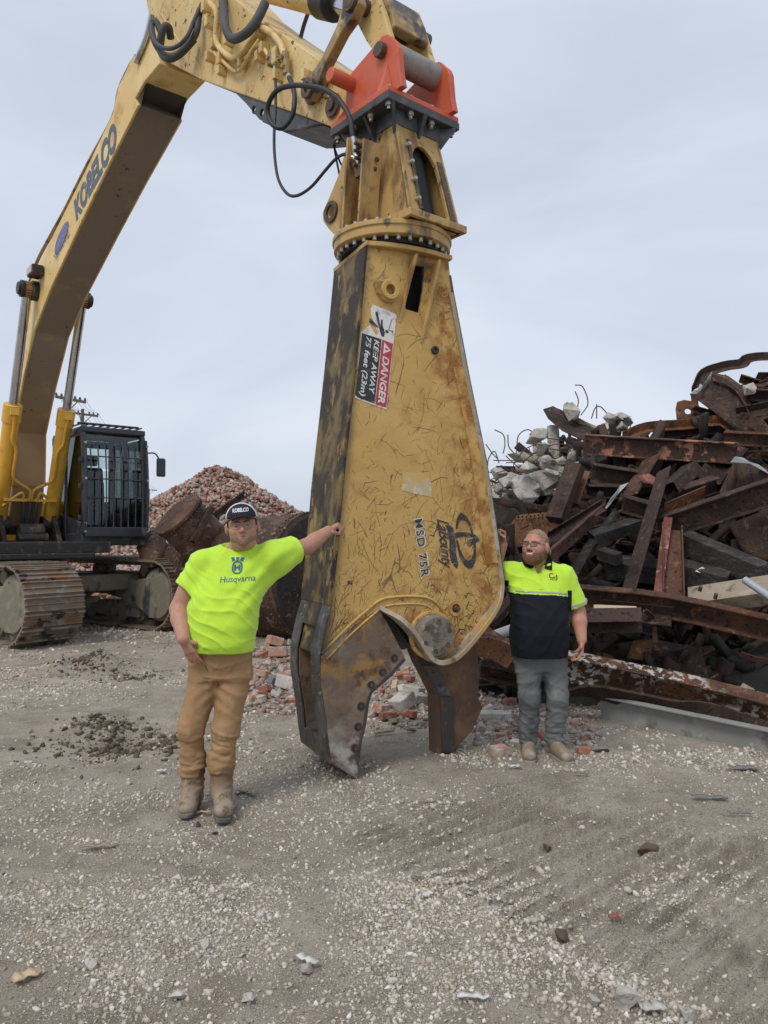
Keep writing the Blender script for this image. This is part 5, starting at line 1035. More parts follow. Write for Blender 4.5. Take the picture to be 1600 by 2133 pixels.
    bvh = BVHTree.FromPolygons([tuple(p) for p in cv], [tuple(int(i) for i in q) for q in cf])
    def on_cap(x, z):
        p = H.w((x, .25, z)); dd = H.R@V3(0, 1, 0); h = bvh.ray_cast(Vector(p), Vector(dd))[0]; return tuple(V(h)-dd*.002) if h else tuple(H.w((x, .10, z)))
    print_on('cap_lettering', 'KOBELCO', on_cap, material('white_thread', (.78, .78, .78), .8), cap, -.046, .046, .084, .108, off=.03)
    H.at('side_hair', MB().box((-.083, .012, .020), (.010, .045, .040)).box((.083, .012, .020), (.010, .045, .040)).box((0, -.10, .01), (.12, .02, .06)), m_brow, body, bevel=.006)
    # T-shirt
    S = SDF((-.36, -.32, .88), (.86, .45, 1.75), .005)
    S.stack([(.975, .108, .015, .205, .185, .165), (1.02, .112, .01, .213, .198, .165), (1.12, .118, .01, .218, .202, .165), (1.24, .130, .015, .222, .195, .165), (1.36, .160, .03, .222, .165, .155), (1.46, .185, .045, .235, .135, .140), (1.54, .205, .05, .22, .115, .125), (1.60, .215, .045, .145, .09, .11), (1.640, .215, .04, .095, .075, .095)], .02, 2.5)
    def sleeve(a, b, r1, r2, k=.05): S.tube_cut(a, b, r1, r2, k)
    S.cone(nk+V3(-.04, .03, -.03), shL+V3(.01, 0, -.005), .055, .07, .05); S.ell(shR+V3(-.02, 0, .0), (.09, .09, .085), .05)
    sleeve(shL+V3(.015, 0, -.01), shL+(elL-shL)*.56, .078, .096); sleeve(shR, shR+(elR-shR)*.62, .088, .092)
    S.cone(shR+V3(-.10, 0, -.16), shR+V3(.06, .04, -.05), .05, .05, .07)
    S.ell(nk+V3(0, .0, .045), (.090, .085, .075), .012, None, True)
    def dsp(v, n):
        a = fold(v, 5., (1, 1, .9), 1.)*.020; pull = np.exp(-((v[:, 0]-.42)**2+(v[:, 2]-1.45)**2)/.06); t = (v[:, 0]-.42)*.5-(v[:, 2]-1.48)*.85
        b = np.sin((v[:, 0]*.75-v[:, 2]*.66)*72+3*fbm(v[:, 0]*5, v[:, 2]*5, 1., 2))*.005*pull
        lft = np.exp(-((v[:, 0]+.02)**2+(v[:, 2]-1.38)**2)/.02); c = np.sin((v[:, 0]*.5+v[:, 2]*.86)*85+4*fbm(v[:, 0]*6, v[:, 2]*6, 2., 2))*.005*lft
        bel = np.sin(v[:, 2]*42+v[:, 0]*14+5*fbm(v[:, 0]*4, v[:, 2]*6, 3., 2))*.0032*np.exp(-((v[:, 2]-1.14)/.16)**2)
        hem = sstep(1.03, .98, v[:, 2])
        return a*.45+b+c+bel+.0075*crease(v, (.55, 0, .83), 13, 1.6, 3.)*(1-hem)+.0065*crease(v, (-.7, .2, .7), 11, 1.4, 8.)*(1-hem)+.006*crease(v, (1, .3, .15), 9, 1.2, 5.)*sstep(1.15, .98, v[:, 2])
    tee, tv, tf = sdf_obj('t_shirt', S, m_hivis, pr, 1, dsp)
    g = project(tv, tf, lambda x, z: (x, 0, z)); m_blue = material('shirt_print_blue', (.045, .12, .26), .7)
    c = L(500, 1180); e = L(503, 1205)
    print_on('shirt_lettering', 'Husqvarna', g, m_blue, tee, L(468, 0)[0], L(538, 0)[0], L(0, 1213)[2], L(0, 1197)[2], slope=.012)
    cx, cz = c[0], c[2]; k = .0435
    out = [(cx+k*.74*math.copysign(abs(math.cos(a))**.8, math.cos(a)), cz-.002+k*.92*math.copysign(abs(math.sin(a))**.8, math.sin(a))) for a in np.linspace(0, 2*PI, 29)[:-1]]
    inn = [(cx+(p[0]-cx)*.72, cz-.002+(p[1]-cz+.002)*.78) for p in out]
    lg_ = poly_on('shirt_emblem', out, g, m_blue, tee, [inn])
    for pts in ([(-.42, -.42), (-.18, -.42), (-.18, .42), (-.42, .42)], [(.18, -.42), (.42, -.42), (.42, .42), (.18, .42)], [(-.18, -.12), (.18, -.12), (.18, .12), (-.18, .12)]): poly_on('emblem_letter', [(cx+a*k, cz+b*k-.002) for a, b in pts], g, m_blue, lg_)
    for pts in ([(-.75, .78), (-.30, .95), (-.42, 1.15), (-.52, 1.42), (-.98, 1.35), (-.86, 1.10)], [(-.17, .86), (.17, .86), (.17, 1.10), (.24, 1.40), (-.24, 1.40), (-.17, 1.10)], [(.75, .78), (.30, .95), (.42, 1.15), (.52, 1.42), (.98, 1.35), (.86, 1.10)]): poly_on('emblem_crown', [(cx+a*k, cz+b*k) for a, b in pts], g, m_blue, lg_)
    # trousers
    S = SDF((-.22, -.28, .14), (.42, .30, 1.10), .006)
    S.stack([(.80, .10, .03, .185, .125, .15), (.90, .102, .025, .195, .145, .15), (1.06, .10, .02, .198, .155, .145)], .03, 2.4)
    for h_, k_, a_, o in ((hipL, knL, anL, -1), (hipR, knR, anR, 1)):
        S.cone(h_+V3(o*-.005, 0, -.06), k_, .108, .080, .03); cuff = V3(a_[0], a_[1], .215 if o < 0 else .255); S.cone(k_, cuff+V3(0, 0, .04), .079, .078, .03); S.cone(cuff+V3(0, 0, .05), cuff, .083, .080, .02); S.cut(cuff-V3(0, 0, .015), (0, 0, -1), cuff-.13, cuff+V3(.13, .13, .0))
    def dsp(v, n):
        lo = sstep(.66, .30, v[:, 2]); r = fold(v, 9, (.7, .7, 2.2), 2.)*.016*lo; th = fold(v, 7, (1.2, 1, .8), 4.)*.008+.008*crease(v, (.35, 0, .93), 12, 1.8, 2.)+.007*crease(v, (-.45, .1, .9), 10, 1.6, 6.)
        cr = np.exp(-((v[:, 0]-.10)**2+(v[:, 2]-.72)**2)/.012); return r+th+np.sin((v[:, 0]*np.sign(v[:, 0]-.1)*.8+v[:, 2])*80)*.0045*cr
    m_duck = material('tan_canvas', (.36, .225, .115), .85, layers=[((.30, .18, .085), [('n', 5, .5, .7)]), ((.42, .285, .165), [('n', 11, .55, .72)])], bump=[(300, .001), (30, .004)], spec=.15)
    tro, qv, qf = sdf_obj('trousers', S, m_duck, pr, 1, dsp); g = project(qv, qf, lambda x, z: (x, 0, z), .001)
    for pts, nm in (([(.030, .955), (.045, .90), (.062, .862), (.057, .858), (.038, .895), (.023, .95)], 'pocket_edge'), ([(.106, .96), (.112, .96), (.110, .76), (.104, .76)], 'fly_seam')): poly_on(nm, pts, g, material('canvas_seam', (.17, .095, .045), .9), tro)
    # boots
    m_boot = material('dusty_leather_boot', (.20, .125, .072), .7, layers=[((.33, .27, .20), [('ax', (0, 0, -1), -.16, -.02, .1)]), ((.12, .07, .04), [('n', 12, .5, .68)]), ((.36, .30, .23), [('n', 8, .56, .7)])], bump=[(30, .005), (120, .001)])
    m_sole = material('boot_sole', (.10, .095, .088), .9, layers=[((.22, .20, .17), [('n', 12, .5, .68)])])
    for a_, o, top, toe in ((anL, -1, .26, V3(-.06, -.115, .045)), (anR, 1, .30, V3(.175, -.19, .055))):
        S = SDF(a_+V3(-.16, -.34, -.14), a_+V3(.16, .2, .30), .0055); heel = V3(a_[0]-.0, a_[1]+.035, .055); rs_ = 0.
        S.cone(V3(a_[0], a_[1], top), V3(a_[0], a_[1], .13), .076, .066, .03); S.cone(V3(a_[0], a_[1], .13), heel, .062, .050, .03); S.cone(heel, toe, .05, .044, .03, flat=(1.08, 1.05, .95)); S.ell(toe+V3(0, -.0, .006), (.053, .062, .044), .02); S.cone(V3(a_[0], a_[1]-.03, .12), toe+V3(0, .03, .012), .055, .042, .03)
        S.cut((0, 0, .022), (0, 0, -1)); boot, bv_, bf_ = sdf_obj('boot', S, m_boot, pr, 1, lambda v, n: np.sin(v[:, 2]*85+9*fbm(v[:, 0]*9, v[:, 1]*9, v[:, 2]*9, 2))*.004*sstep(.09, .15, v[:, 2]))
        d = unit((toe-heel)*V3(1, 1, 0)); x_ = V3(-d[1], d[0], 0)*-1; ol = []
        for t, w_ in ((-.055, .030), (-.03, .046), (.04, .046), (.10, .050), (.5, .056), (.8, .054), (1.0, .038), (1.06, .014)): ol.append((t, w_))
        Ln = np.linalg.norm((toe-heel)[:2])+.055; P = [(heel+d*t*Ln+x_*w_)[:2] for t, w_ in ol]+[(heel+d*t*Ln-x_*w_)[:2] for t, w_ in reversed(ol)]
        sl = MB().plate([tuple(p) for p in P], (0, 0, 0), (1, 0, 0), (0, 1, 0), (0, 0, 1), .004, .028).build('sole', m_sole, None, .004); sl.parent = boot
    return pr
person_left()
# ------------------------------------------------------------------ smiling person in the two-tone polo, right
def person_right():
    X0, Y0 = 1.206, 5.9; u0 = 800+X0/Y0*F
    pr = bpy.data.objects.new('person', None); COL.objects.link(pr); pr.location = (X0, Y0, 0)
    tag(pr, 'smiling bearded person in lime and navy polo shirt, grey jeans, standing before the scrap heap', 'person')
    L = lambda u, v, y=0.: V3((u-800)*(Y0+y)/F-X0, y, EYE+(HOR-v)*(Y0+y)/F)
    shL, shR = V3(-.225, .05, 1.405), V3(.185, .02, 1.385); elL, wrL = V3(-.37, .12, 1.375), V3(-.285, .06, 1.615); elR, wrR = V3(.285, .03, 1.10), V3(.285, -.07, .900)
    nk = V3(-.022, .03, 1.475); H = Head(V3(-.050, -.02, 1.605), yaw=-.62, pitch=-.10, roll=.03, sc=1.05)
    hipL, hipR = V3(-.10, .03, .82), V3(.085, .03, .82); knL, knR = V3(-.100, -.02, .47), V3(.110, -.02, .46); anL, anR = V3(-.105, .03, .09), V3(.095, .03, .09)
    S = SDF((-.56, -.36, -.02), (.45, .45, 1.80), .0045)
    S.stack([(.76, -.01, .03, .17, .12, .12), (.95, -.015, .02, .18, .15, .13), (1.15, -.02, .02, .19, .15, .13), (1.30, -.02, .04, .19, .13, .12), (1.40, -.02, .05, .17, .09, .10), (1.46, -.02, .05, .09, .06, .08)])
    S.cone(nk+V3(0, .02, -.04), H.w((0, -.01, -.07)), .066, .062, .03); H.build(S, 1.06)
    for a, b, c, r in ((shL, elL, wrL, (.062, .052, .035)), (shR, elR, wrR, (.066, .055, .037))): S.cone(a, b, r[0], r[1], .03); S.cone(b, b+(c-b)*.35, r[1]*.98, r[1], .02); S.cone(b+(c-b)*.35, c, r[1], r[2], .02)
    for a, b, c in ((hipL, knL, anL), (hipR, knR, anR)): S.cone(a, b, .09, .06, .03); S.cone(b, c, .06, .04, .03); S.cone(c, c+V3(.0, -.07, -.03), .036, .028, .03)
    hand(S, wrL, V3(-.02, -.10, 1), V3(-.75, -.35, .1), V3(.35, -.85, .1), (1.2, 1.4, .9)); hand(S, wrR, V3(-.12, -.12, -1), V3(-.85, .3, 0), V3(.1, -1, 0), (.45, .5, .4))
    body, v, f = sdf_obj('body', S, skin_mat('ruddy_skin', (.50, .255, .18), (.54, .20, .15)), pr, 1)
    m_blond = material('blond_hair', (.29, .205, .115), .6, layers=[((.15, .10, .05), [('n', 30, .48, .64, (1, .25, 1))]), ((.42, .33, .20), [('n', 22, .56, .7, (1, .2, 1))])], bump=[(70, .008, (1, .3, 1))])
    m_beard = material('ginger_beard', (.19, .098, .045), .8, layers=[((.11, .055, .026), [('n', 60, .48, .62)])], bump=[(130, .006)])
    eyes(H, body, .35, m_blond); glasses(H, body, material('dark_frame', (.02, .016, .018), .35), .0019, .027, .017)
    H.at('lips', MB().tube([(-.028, .083, -.050), (-.010, .0955, -.0535), (.010, .0955, -.0535), (.029, .083, -.049)], [.002, .004, .004, .002], 6, 3).tube([(-.024, .082, -.054), (0, .0935, -.070), (.024, .082, -.054)], [.002, .0045, .002], 6, 3), m_lips, body, smooth=0)
    H.at('teeth', MB().add([(-.022, .0935, -.0545), (0, .0995, -.0555), (.022, .0935, -.0545), (.019, .0925, -.0625), (0, .0985, -.067), (-.019, .0925, -.0625)], [(0, 1, 4, 5), (1, 2, 3, 4)]), m_teeth, body).modifiers.new('t', 'SOLIDIFY').thickness = .004
    S = SDF(H.c-.17, H.c+.17, .0035); H.ell(S, (0, .012, -.036), (.083, .083, .096), .02); H.ell(S, (0, .03, -.080), (.0740, .0680, .0560), .03); H.ell(S, (0, .062, -.105), (.040, .0360, .0340), .02)
    H.ell(S, (0, .11, -.014), (.044, .085, .040), .012, True); S.cut(H.w((0, 0, -.030)), H.R@V3(0, -.25, 1)); S.cut(H.w((0, -.018, 0)), H.R@V3(0, 1, .15)); H.ell(S, (0, .105, -.058), (.032, .03, .016), .006, True)
    sdf_obj('beard', S, m_beard, body, 1, lambda v, n: .004*fbm(v[:, 0]*60, v[:, 1]*60, v[:, 2]*60, 2))
    H.at('moustache', MB().tube([(-.030, .082, -.052), (-.014, .097, -.041), (0, .101, -.039), (.014, .097, -.041), (.030, .082, -.052)], [.003, .006, .005, .006, .003], 6, 3), m_beard, body, smooth=0)
    S = SDF(H.c-.22, H.c+.22, .004); H.ell(S, (0, -.018, .034), (.0835, .1025, .0915), .02); H.ell(S, (0, .105, .026), (.074, .068, .070), .02, True); S.cut(H.w((0, .02, -.012)), H.R@V3(0, -.6, -1)); H.cone(S, (0, -.10, .02), (0, -.145, -.005), .035, .045, .03); H.cone(S, (0, -.135, .0), (.004, -.185, -.065), .044, .026, .02)
    H.cone(S, (.07, -.02, -.02), (.05, -.10, -.03), .022, .03, .02)
    sdf_obj('hair', S, m_blond, body, 1, lambda v, n: .0012*np.sin(v[:, 2]*210+v[:, 1]*60+6*fbm(v[:, 0]*12, v[:, 1]*12, v[:, 2]*12, 2)))
    H.at('hair_tie', MB().ring((0, -.118, .014), (0, 1, .3), .026, .040, .012, 16), material('hair_tie', (.75, .73, .72), .7), body)
    # polo shirt
    m_navyp = material('navy_knit', (.010, .012, .018), .8, bump=[(260, .0012), (22, .004)], spec=.2); m_refl = material('reflective_tape', (.42, .44, .44), .35, .2)
    S = SDF((-.58, -.32, .70), (.42, .42, 1.62), .006)
    S.stack([(.775, -.022, .01, .208, .205, .165), (.84, -.022, .005, .214, .22, .165), (.95, -.022, .0, .217, .232, .165), (1.07, -.022, .005, .214, .222, .16), (1.20, -.022, .02, .214, .185, .155), (1.30, -.022, .035, .222, .155, .145), (1.38, -.02, .045, .214, .125, .13), (1.435, -.02, .045, .16, .10, .115), (1.475, -.02, .04, .10, .08, .10)], .02, 2.5)
    S.cone(nk+V3(-.04, .02, -.03), shL+V3(.01, 0, -.02), .05, .07, .05); S.cone(nk+V3(.04, .02, -.03), shR+V3(-.01, 0, -.02), .05, .07, .05)
    for a, b, fr, r1, r2 in ((shL, elL, .95, .082, .090), (shR, elR, .84, .076, .092)): S.tube_cut(a, a+(b-a)*fr, r1, r2, .05)
    S.ell(nk+V3(0, -.02, .03), (.080, .085, .062), .012, None, True); S.ell(nk+V3(-.01, -.10, -.02), (.030, .07, .065), .012, None, True)
    def dsp(v, n): return fold(v, 5.5, (1.3, 1, .7), 9.)*.008+.007*crease(v, (.6, 0, .8), 11, 1.5, 2.)+.006*crease(v, (-.75, .1, .65), 10, 1.4, 9.)+np.sin((v[:, 0]*.9+v[:, 2]*.25)*70+4*fbm(v[:, 0]*5, v[:, 2]*5, 2., 2))*.0045*np.exp(-((v[:, 0]+.17)**2+(v[:, 2]-1.32)**2)/.02)
    v, f = S.mesh(); v = relax(v, f, 1); n = vnormals(v, f); v = v+n*dsp(v, n)[:, None]; v = relax(v, f, 1, .4); me = np_mesh('polo_shirt', v, f); me.materials.append(m_hivis); me.materials.append(m_navyp)
    ce = v[f].mean(1); line = lambda x: 1.245-.10*(x+.02)**1*.35-.25*np.maximum(x-.05, 0)**1.5
    arm = lambda x, z: ((x > .19) & (z > .9)) | (x < -.27)
    mi = ((ce[:, 2] < line(ce[:, 0])) & ~arm(ce[:, 0], ce[:, 2])) | ((ce[:, 0] < -.255) & (ce[:, 2] < 1.345)) | ((ce[:, 0] > .18+.05*(1.28-ce[:, 2])) & (ce[:, 0] < .215) & (ce[:, 2] < 1.27))
    me.polygons.foreach_set('material_index', mi.astype(np.int32)); me.shade_smooth(); polo = bpy.data.objects.new('polo_shirt', me); COL.objects.link(polo); polo.parent = pr
    g = project(v, f, lambda x, z: (x, 0, z), .0025)
    def band(name, x0, x1, zf, h, mat, N=26):
        vs = []
        for i in range(N): x = x0+(x1-x0)*i/(N-1); vs += [g(x, zf(x)), g(x, zf(x)+h)]
        me = bpy.data.meshes.new(name); me.from_pydata(vs, [], [(2*i, 2*i+2, 2*i+3, 2*i+1) for i in range(N-1)]); o = link(name, me, mat, smooth=0); o.parent = polo; o.modifiers.new('t', 'SOLIDIFY').thickness = .002
    band('reflective_stripe', -.212, .172, lambda x: line(x)+.012, .013, m_refl)
    poly_on('placket', [(-.046, 1.40), (-.016, 1.40), (-.016, 1.285), (-.046, 1.285)], project(v, f, lambda x, z: (x, 0, z), .0035), material('hi_vis_placket', (.47, .74, .05), .8), polo)
    m_cj = material('logo_maroon', (.16, .012, .02), .6)
    x1, z1 = L(1138, 0)[0], L(0, 1205)[2]
    print_on('chest_lettering', 'C', g, m_cj, polo, x1, x1+.036, z1+.006, z1+.046, off=.02); print_on('chest_lettering', '&', g, m_navyp, polo, x1+.033, x1+.047, z1+.004, z1+.024); print_on('chest_lettering', 'J', g, m_cj, polo, x1+.045, x1+.066, z1-.008, z1+.032, off=.02)
    poly_on('logo_underline', [(x1+.004, z1), (x1+.042, z1-.002), (x1+.042, z1-.005), (x1+.004, z1-.003)], g, m_navyp, polo)
    d = unit(elR-shR); c = shR+(elR-shR)*.74; MB_ = MB().ring(c, d, .086, .0955, .014, 30); o = MB_.build('sleeve_stripe', m_refl, None, smooth=40); o.parent = polo
    # collar
    S = SDF(nk-.2, nk+.2, .005); S.cone(nk+V3(0, .015, -.035), nk+V3(-.004, .01, .045), .105, .083, .0); S.cone(nk+V3(0, .0, -.10), nk+V3(0, -.01, .10), .098, .070, .0, True); S.cut(nk+V3(0, 0, .052), (0, -.35, 1)); S.ell(nk+V3(-.005, -.13, -.02), (.052, .09, .085), .01, None, True); S.cut(nk+V3(0, 0, -.045), (0, .25, -1))
    gc = project(v, f, lambda x, z: (x, 0, z), .010)
    for nm, px in (('collar', [(1088, 1158), (1096, 1163), (1110, 1181), (1101, 1184), (1091, 1179), (1086, 1168)]), ('collar', [(1142, 1154), (1148, 1160), (1150, 1170), (1145, 1187), (1130, 1183), (1138, 1166)])):
        o = poly_on(nm, [(L(*q)[0], L(*q)[2]) for q in px], gc, m_navyp, polo); o.modifiers.new('t', 'SOLIDIFY').thickness = .006
    o = MB().tube([nk+V3(.088*math.cos(a)-.004, .012+.080*math.sin(a), -.012+.022*math.sin(a)) for a in np.linspace(-.5, PI+.5, 16)], .014, 8).build('collar_band', m_navyp, None, smooth=0); o.parent = polo
    # jeans
    S = SDF((-.30, -.28, .02), (.30, .30, .90), .006)
    S.stack([(.66, -.01, .035, .175, .125, .145), (.76, -.01, .03, .195, .15, .15), (.86, -.012, .025, .20, .16, .15)], .03, 2.4)
    for h_, k_, a_, o in ((hipL, knL, anL, -1), (hipR, knR, anR, 1)): S.cone(h_+V3(0, 0, -.06), k_, .108, .082, .03); S.cone(k_, a_+V3(0, 0, .05), .080, .072, .03); S.cut(a_+V3(0, 0, -.005), (0, 0, -1), a_-.12, a_+V3(.11, .12, .01))
    def dsp(v, n): lo = sstep(.5, .16, v[:, 2]); return fold(v, 9, (.7, .7, 2.2), 6.)*.014*lo+fold(v, 8, (1.2, 1, .7), 3.)*.008+.007*crease(v, (.4, 0, .9), 12, 1.8, 4.)+.006*crease(v, (-.5, .1, .85), 10, 1.6, 7.)
    tro, qv, qf = sdf_obj('jeans', S, material('dusty_grey_denim', (.155, .165, .165), .9, layers=[((.095, .105, .11), [('n', 4, .5, .7)]), ((.23, .235, .225), [('n', 8, .55, .72)])], bump=[(300, .001), (28, .005)], spec=.15), pr, 1, dsp)
    g2 = project(qv, qf, lambda x, z: (x, 0, z), .001); poly_on('fly_seam', [(-.012, .80), (-.006, .80), (-.008, .66), (-.014, .66)], g2, material('denim_seam', (.07, .075, .08), .9), tro)
    m_boot = material('worn_suede_shoe', (.24, .19, .13), .85, layers=[((.35, .31, .25), [('n', 10, .5, .68)]), ((.12, .09, .06), [('n', 18, .56, .68)])], bump=[(40, .004)])
    for a_, toe in ((anL, V3(-.125, -.125, .045)), (anR, V3(.145, -.150, .045))):
        S = SDF(a_+V3(-.16, -.34, -.12), a_+V3(.18, .2, .14), .0055); heel = V3(a_[0], a_[1]+.03, .055)
        S.cone(V3(a_[0], a_[1], .14), heel, .052, .047, .03); S.cone(heel, toe, .047, .043, .03, flat=(1.08, 1.05, .95)); S.ell(toe+V3(0, 0, .006), (.052, .06, .042), .02); S.cone(V3(a_[0], a_[1]-.03, .10), toe+V3(0, .03, .012), .046, .04, .03); S.cut((0, 0, .024), (0, 0, -1))
        boot, _, _ = sdf_obj('shoe', S, m_boot, pr, 1); d = unit((toe-heel)*V3(1, 1, 0)); x_ = V3(d[1], -d[0], 0); Ln = np.linalg.norm((toe-heel)[:2])+.055
        ol = ((-.055, .030), (-.03, .044), (.10, .048), (.5, .054), (.8, .052), (1.0, .036), (1.06, .014)); P = [(heel+d*t*Ln+x_*w_)[:2] for t, w_ in ol]+[(heel+d*t*Ln-x_*w_)[:2] for t, w_ in reversed(ol)]
        sl = MB().plate([tuple(p) for p in P], (0, 0, 0), (1, 0, 0), (0, 1, 0), (0, 0, 1), .004, .028).build('sole', material('pale_sole', (.30, .28, .24), .9), None, .004); sl.parent = boot
        for k in (.32, .46, .60):
            c = heel+(toe-heel)*k+V3(0, 0, .062-.03*k); o = MB().tube([c-x_*.022, c+V3(0, 0, .006), c+x_*.022], .003, 5).build('lace', material('lace', (.4, .37, .3), .9)); o.parent = boot
    o = MB().tube([wrR+V3(-.045, -.03, -.12), wrR+V3(-.05, -.035, -.16)], .006, 8).box(wrR+V3(-.05, -.035, -.18), (.02, .008, .03)).build('key_fob', m_black, None); o.parent = None; o.location = (X0, Y0, 0); tag(o, 'small dark key fob held in a lowered hand of the bearded person', 'key')
    return pr
person_right()
# ================================================================== SCRAP HEAP
def rust(name, base, hi, lo, extra=(), rough=.75, **kw):
    return material(name, base, rough, .1, layers=[(hi, [('n', 2.5, .48, .68)]), (lo, [('n', 3.7, .50, .70)]), (tuple(c*1.5 for c in hi), [('n', 12, .56, .68)]), (tuple(c*.5 for c in lo), [('n', 26, .56, .66)]), (tuple(c*1.3+.03 for c in hi), [('n', 45, .62, .70), ('n', 3, .45, .6)])]+list(extra), bump=[(8, .008), (45, .003)], var=.35, spec=.3, **kw)
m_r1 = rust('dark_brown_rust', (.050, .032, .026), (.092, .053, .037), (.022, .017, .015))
m_r2 = rust('red_brown_rust', (.088, .044, .030), (.15, .074, .042), (.036, .023, .019))
m_r3 = rust('orange_rust', (.14, .065, .033), (.23, .105, .045), (.05, .028, .021))
m_r4 = rust('rust_with_white_paint', (.105, .055, .035), (.17, .08, .04), (.05, .03, .022), [((.48, .46, .42), [('n', 16, .52, .56), ('n', 1.6, .44, .58)], .6)])
m_r5 = rust('rust_with_peach_paint', (.085, .05, .04), (.13, .07, .046), (.04, .028, .024), [((.44, .21, .13), [('n', 5, .53, .58), ('n', 1.3, .46, .60)], .6)])
m_r6 = rust('faded_red_steel', (.24, .08, .065), (.30, .14, .11), (.10, .05, .04))
m_gal = material('scuffed_galvanised_channel', (.26, .262, .245), .55, .15, layers=[((.34, .345, .325), [('n', 3, .5, .7)]), ((.17, .165, .15), [('n', 6, .54, .7)]), ((.46, .46, .43), [('n', 15, .62, .7)])], bump=[(10, .004)])
m_char = material('charred_timber', (.030, .028, .026), .85, layers=[((.085, .078, .07), [('n', 7, .5, .66, (1, 1, 3))]), ((.14, .12, .10), [('n', 24, .62, .68)]), ((.02, .018, .017), [('n', 3, .5, .66)])], bump=[(12, .02), (60, .005)], var=.3)
m_wood = material('weathered_timber', (.27, .225, .165), .85, layers=[((.38, .33, .26), [('n', 6, .5, .7)]), ((.10, .08, .06), [('n', 9, .55, .7)])], bump=[(14, .008), (70, .003)], var=.2)
m_pale = material('split_pale_wood', (.50, .38, .24), .8, bump=[(30, .006)], var=.15)
m_torn = material('torn_bright_metal', (.36, .38, .38), .5, .3)
PROF = {
 'I': lambda h, w, t=.018: [(-w/2, -h/2), (w/2, -h/2), (w/2, -h/2+t), (t/2, -h/2+t), (t/2, h/2-t), (w/2, h/2-t), (w/2, h/2), (-w/2, h/2), (-w/2, h/2-t), (-t/2, h/2-t), (-t/2, -h/2+t), (-w/2, -h/2+t)],
 'C': lambda h, w, t=.016: [(-w/2, -h/2), (w/2, -h/2), (w/2, -h/2+t), (-w/2+t, -h/2+t), (-w/2+t, h/2-t), (w/2, h/2-t), (w/2, h/2), (-w/2, h/2)],
 'L': lambda h, w, t=.016: [(-w/2, -h/2), (w/2, -h/2), (w/2, -h/2+t), (-w/2+t, -h/2+t), (-w/2+t, h/2), (-w/2, h/2)],
 'B': lambda h, w, t=0: [(-w/2, -h/2), (w/2, -h/2), (w/2, h/2), (-w/2, h/2)],
 'P': lambda h, w, t=0: [(-.012, -h/2), (.012, -h/2), (.012, h/2), (-.012, h/2)]}
def sweep(path, prof, up, twist=0., jag=0.):
    P = [V(p, dtype=float) for p in path]; rings = []; up = V(up, dtype=float)
    for i, p in enumerate(P):
        d = unit(P[min(i+1, len(P)-1)]-P[max(i-1, 0)]); x = unit(np.cross(d, up)); y = np.cross(x, d); a = twist*i/max(1, len(P)-1); c, s = math.cos(a), math.sin(a)
        rings.append([p+(x*c+y*s)*q[0]+(y*c-x*s)*q[1]+d*(random.uniform(-jag, jag) if i in (0, len(P)-1) else 0) for q in prof])
    return MB().loft(rings)
def beam(name, pts, kind, h, w, mat, label, up=(0, -.35, 1), cat='beam', group=None, n=1, twist=0., flip=False, bev=.004, jag=.02):
    P = [PY(*p) for p in pts]; P = smooth_path(P, n) if n > 1 and len(P) > 2 else P
    pr = PROF[kind](h, w)
    if flip: pr = [(-a, b) for a, b in reversed(pr)]
    o = sweep(P, pr, up, twist, jag).build(name, mat, None, bev, smooth=None); return tag(o, label, cat, group)
def sheet(name, px, Y, mat, label, th=.014, cat='sheet', bulge=0., group=None, hole=None):
    """a plate cut to an outline: each corner at its own distance, with real thickness"""
    P = [PY(*p, y) for p, y in zip(px, Y if hasattr(Y, '__len__') else [Y]*len(px))]; c = sum(P)/len(P); nrm = unit(sum(np.cross(P[i]-c, P[(i+1) % len(P)]-c) for i in range(len(P))))
    if nrm[1] > 0: nrm = -nrm
    rings = [[c+(p-c)*k+nrm*bulge*(1-k*k)+nrm*random.uniform(-.01, .01) for p in P] for k in (1., .66, .33)]; mb = MB(); n = len(P)
    vs = [p for r in rings for p in r]+[c+nrm*bulge]; fs = [(k*n+i, k*n+(i+1) % n, (k+1)*n+(i+1) % n, (k+1)*n+i) for k in range(2) for i in range(n)]+[(2*n+i, 2*n+(i+1) % n, 3*n) for i in range(n)]
    o = mb.add(vs, fs).build(name, mat, None, smooth=30); s = o.modifiers.new('t', 'SOLIDIFY'); s.thickness = th; s.offset = 0; return tag(o, label, cat, group)
def ragged(name, px, Y, mat, label):
    P = [PY(*p, Y+random.uniform(-.06, .06)) for p in px]; n = len(P); c = sum(P)/n; vs = P+[c+V3(0, -.03, 0)]; o = MB().add(vs, [(i, (i+1) % n, n) for i in range(n)]).build(name, mat, None); m_ = o.modifiers.new('t', 'SOLIDIFY'); m_.thickness = .006
    return tag(o, label, 'foil') if label else o
B = beam
B('steel_channel', [(1246, 1474, 7.12), (1640, 1560, 5.82)], 'C', .24, .10, m_gal, 'long grey galvanised channel lying on the gravel before the scrap heap', up=(0, 0, 1), jag=0)
B('steel_beam', [(985, 1322, 7.7), (1060, 1366, 7.5), (1185, 1388, 7.35), (1300, 1412, 7.3), (1420, 1436, 7.15), (1640, 1492, 6.8)], 'I', .27, .15, m_r4, 'long bent rusty beam with flaking white paint low in the heap', n=4, twist=-.2)
B('steel_beam', [(1200, 1242, 7.9), (1390, 1262, 7.6), (1640, 1318, 7.2)], 'C', .23, .12, m_r2, 'long red-brown steel beam lying across the heap at elbow height', n=3)
B('steel_channel', [(1176, 1294, 7.5), (1335, 1292, 7.35)], 'C', .20, .16, m_r1, 'short open channel end filled with splinters beside the polo shirt', up=(0, -.6, .5))
B('steel_channel', [(1250, 1268, 7.75), (1402, 1285, 7.5)], 'L', .12, .18, m_r1, 'bent angle flange with hanging wire above the open channel end', up=(0, -.5, .8))
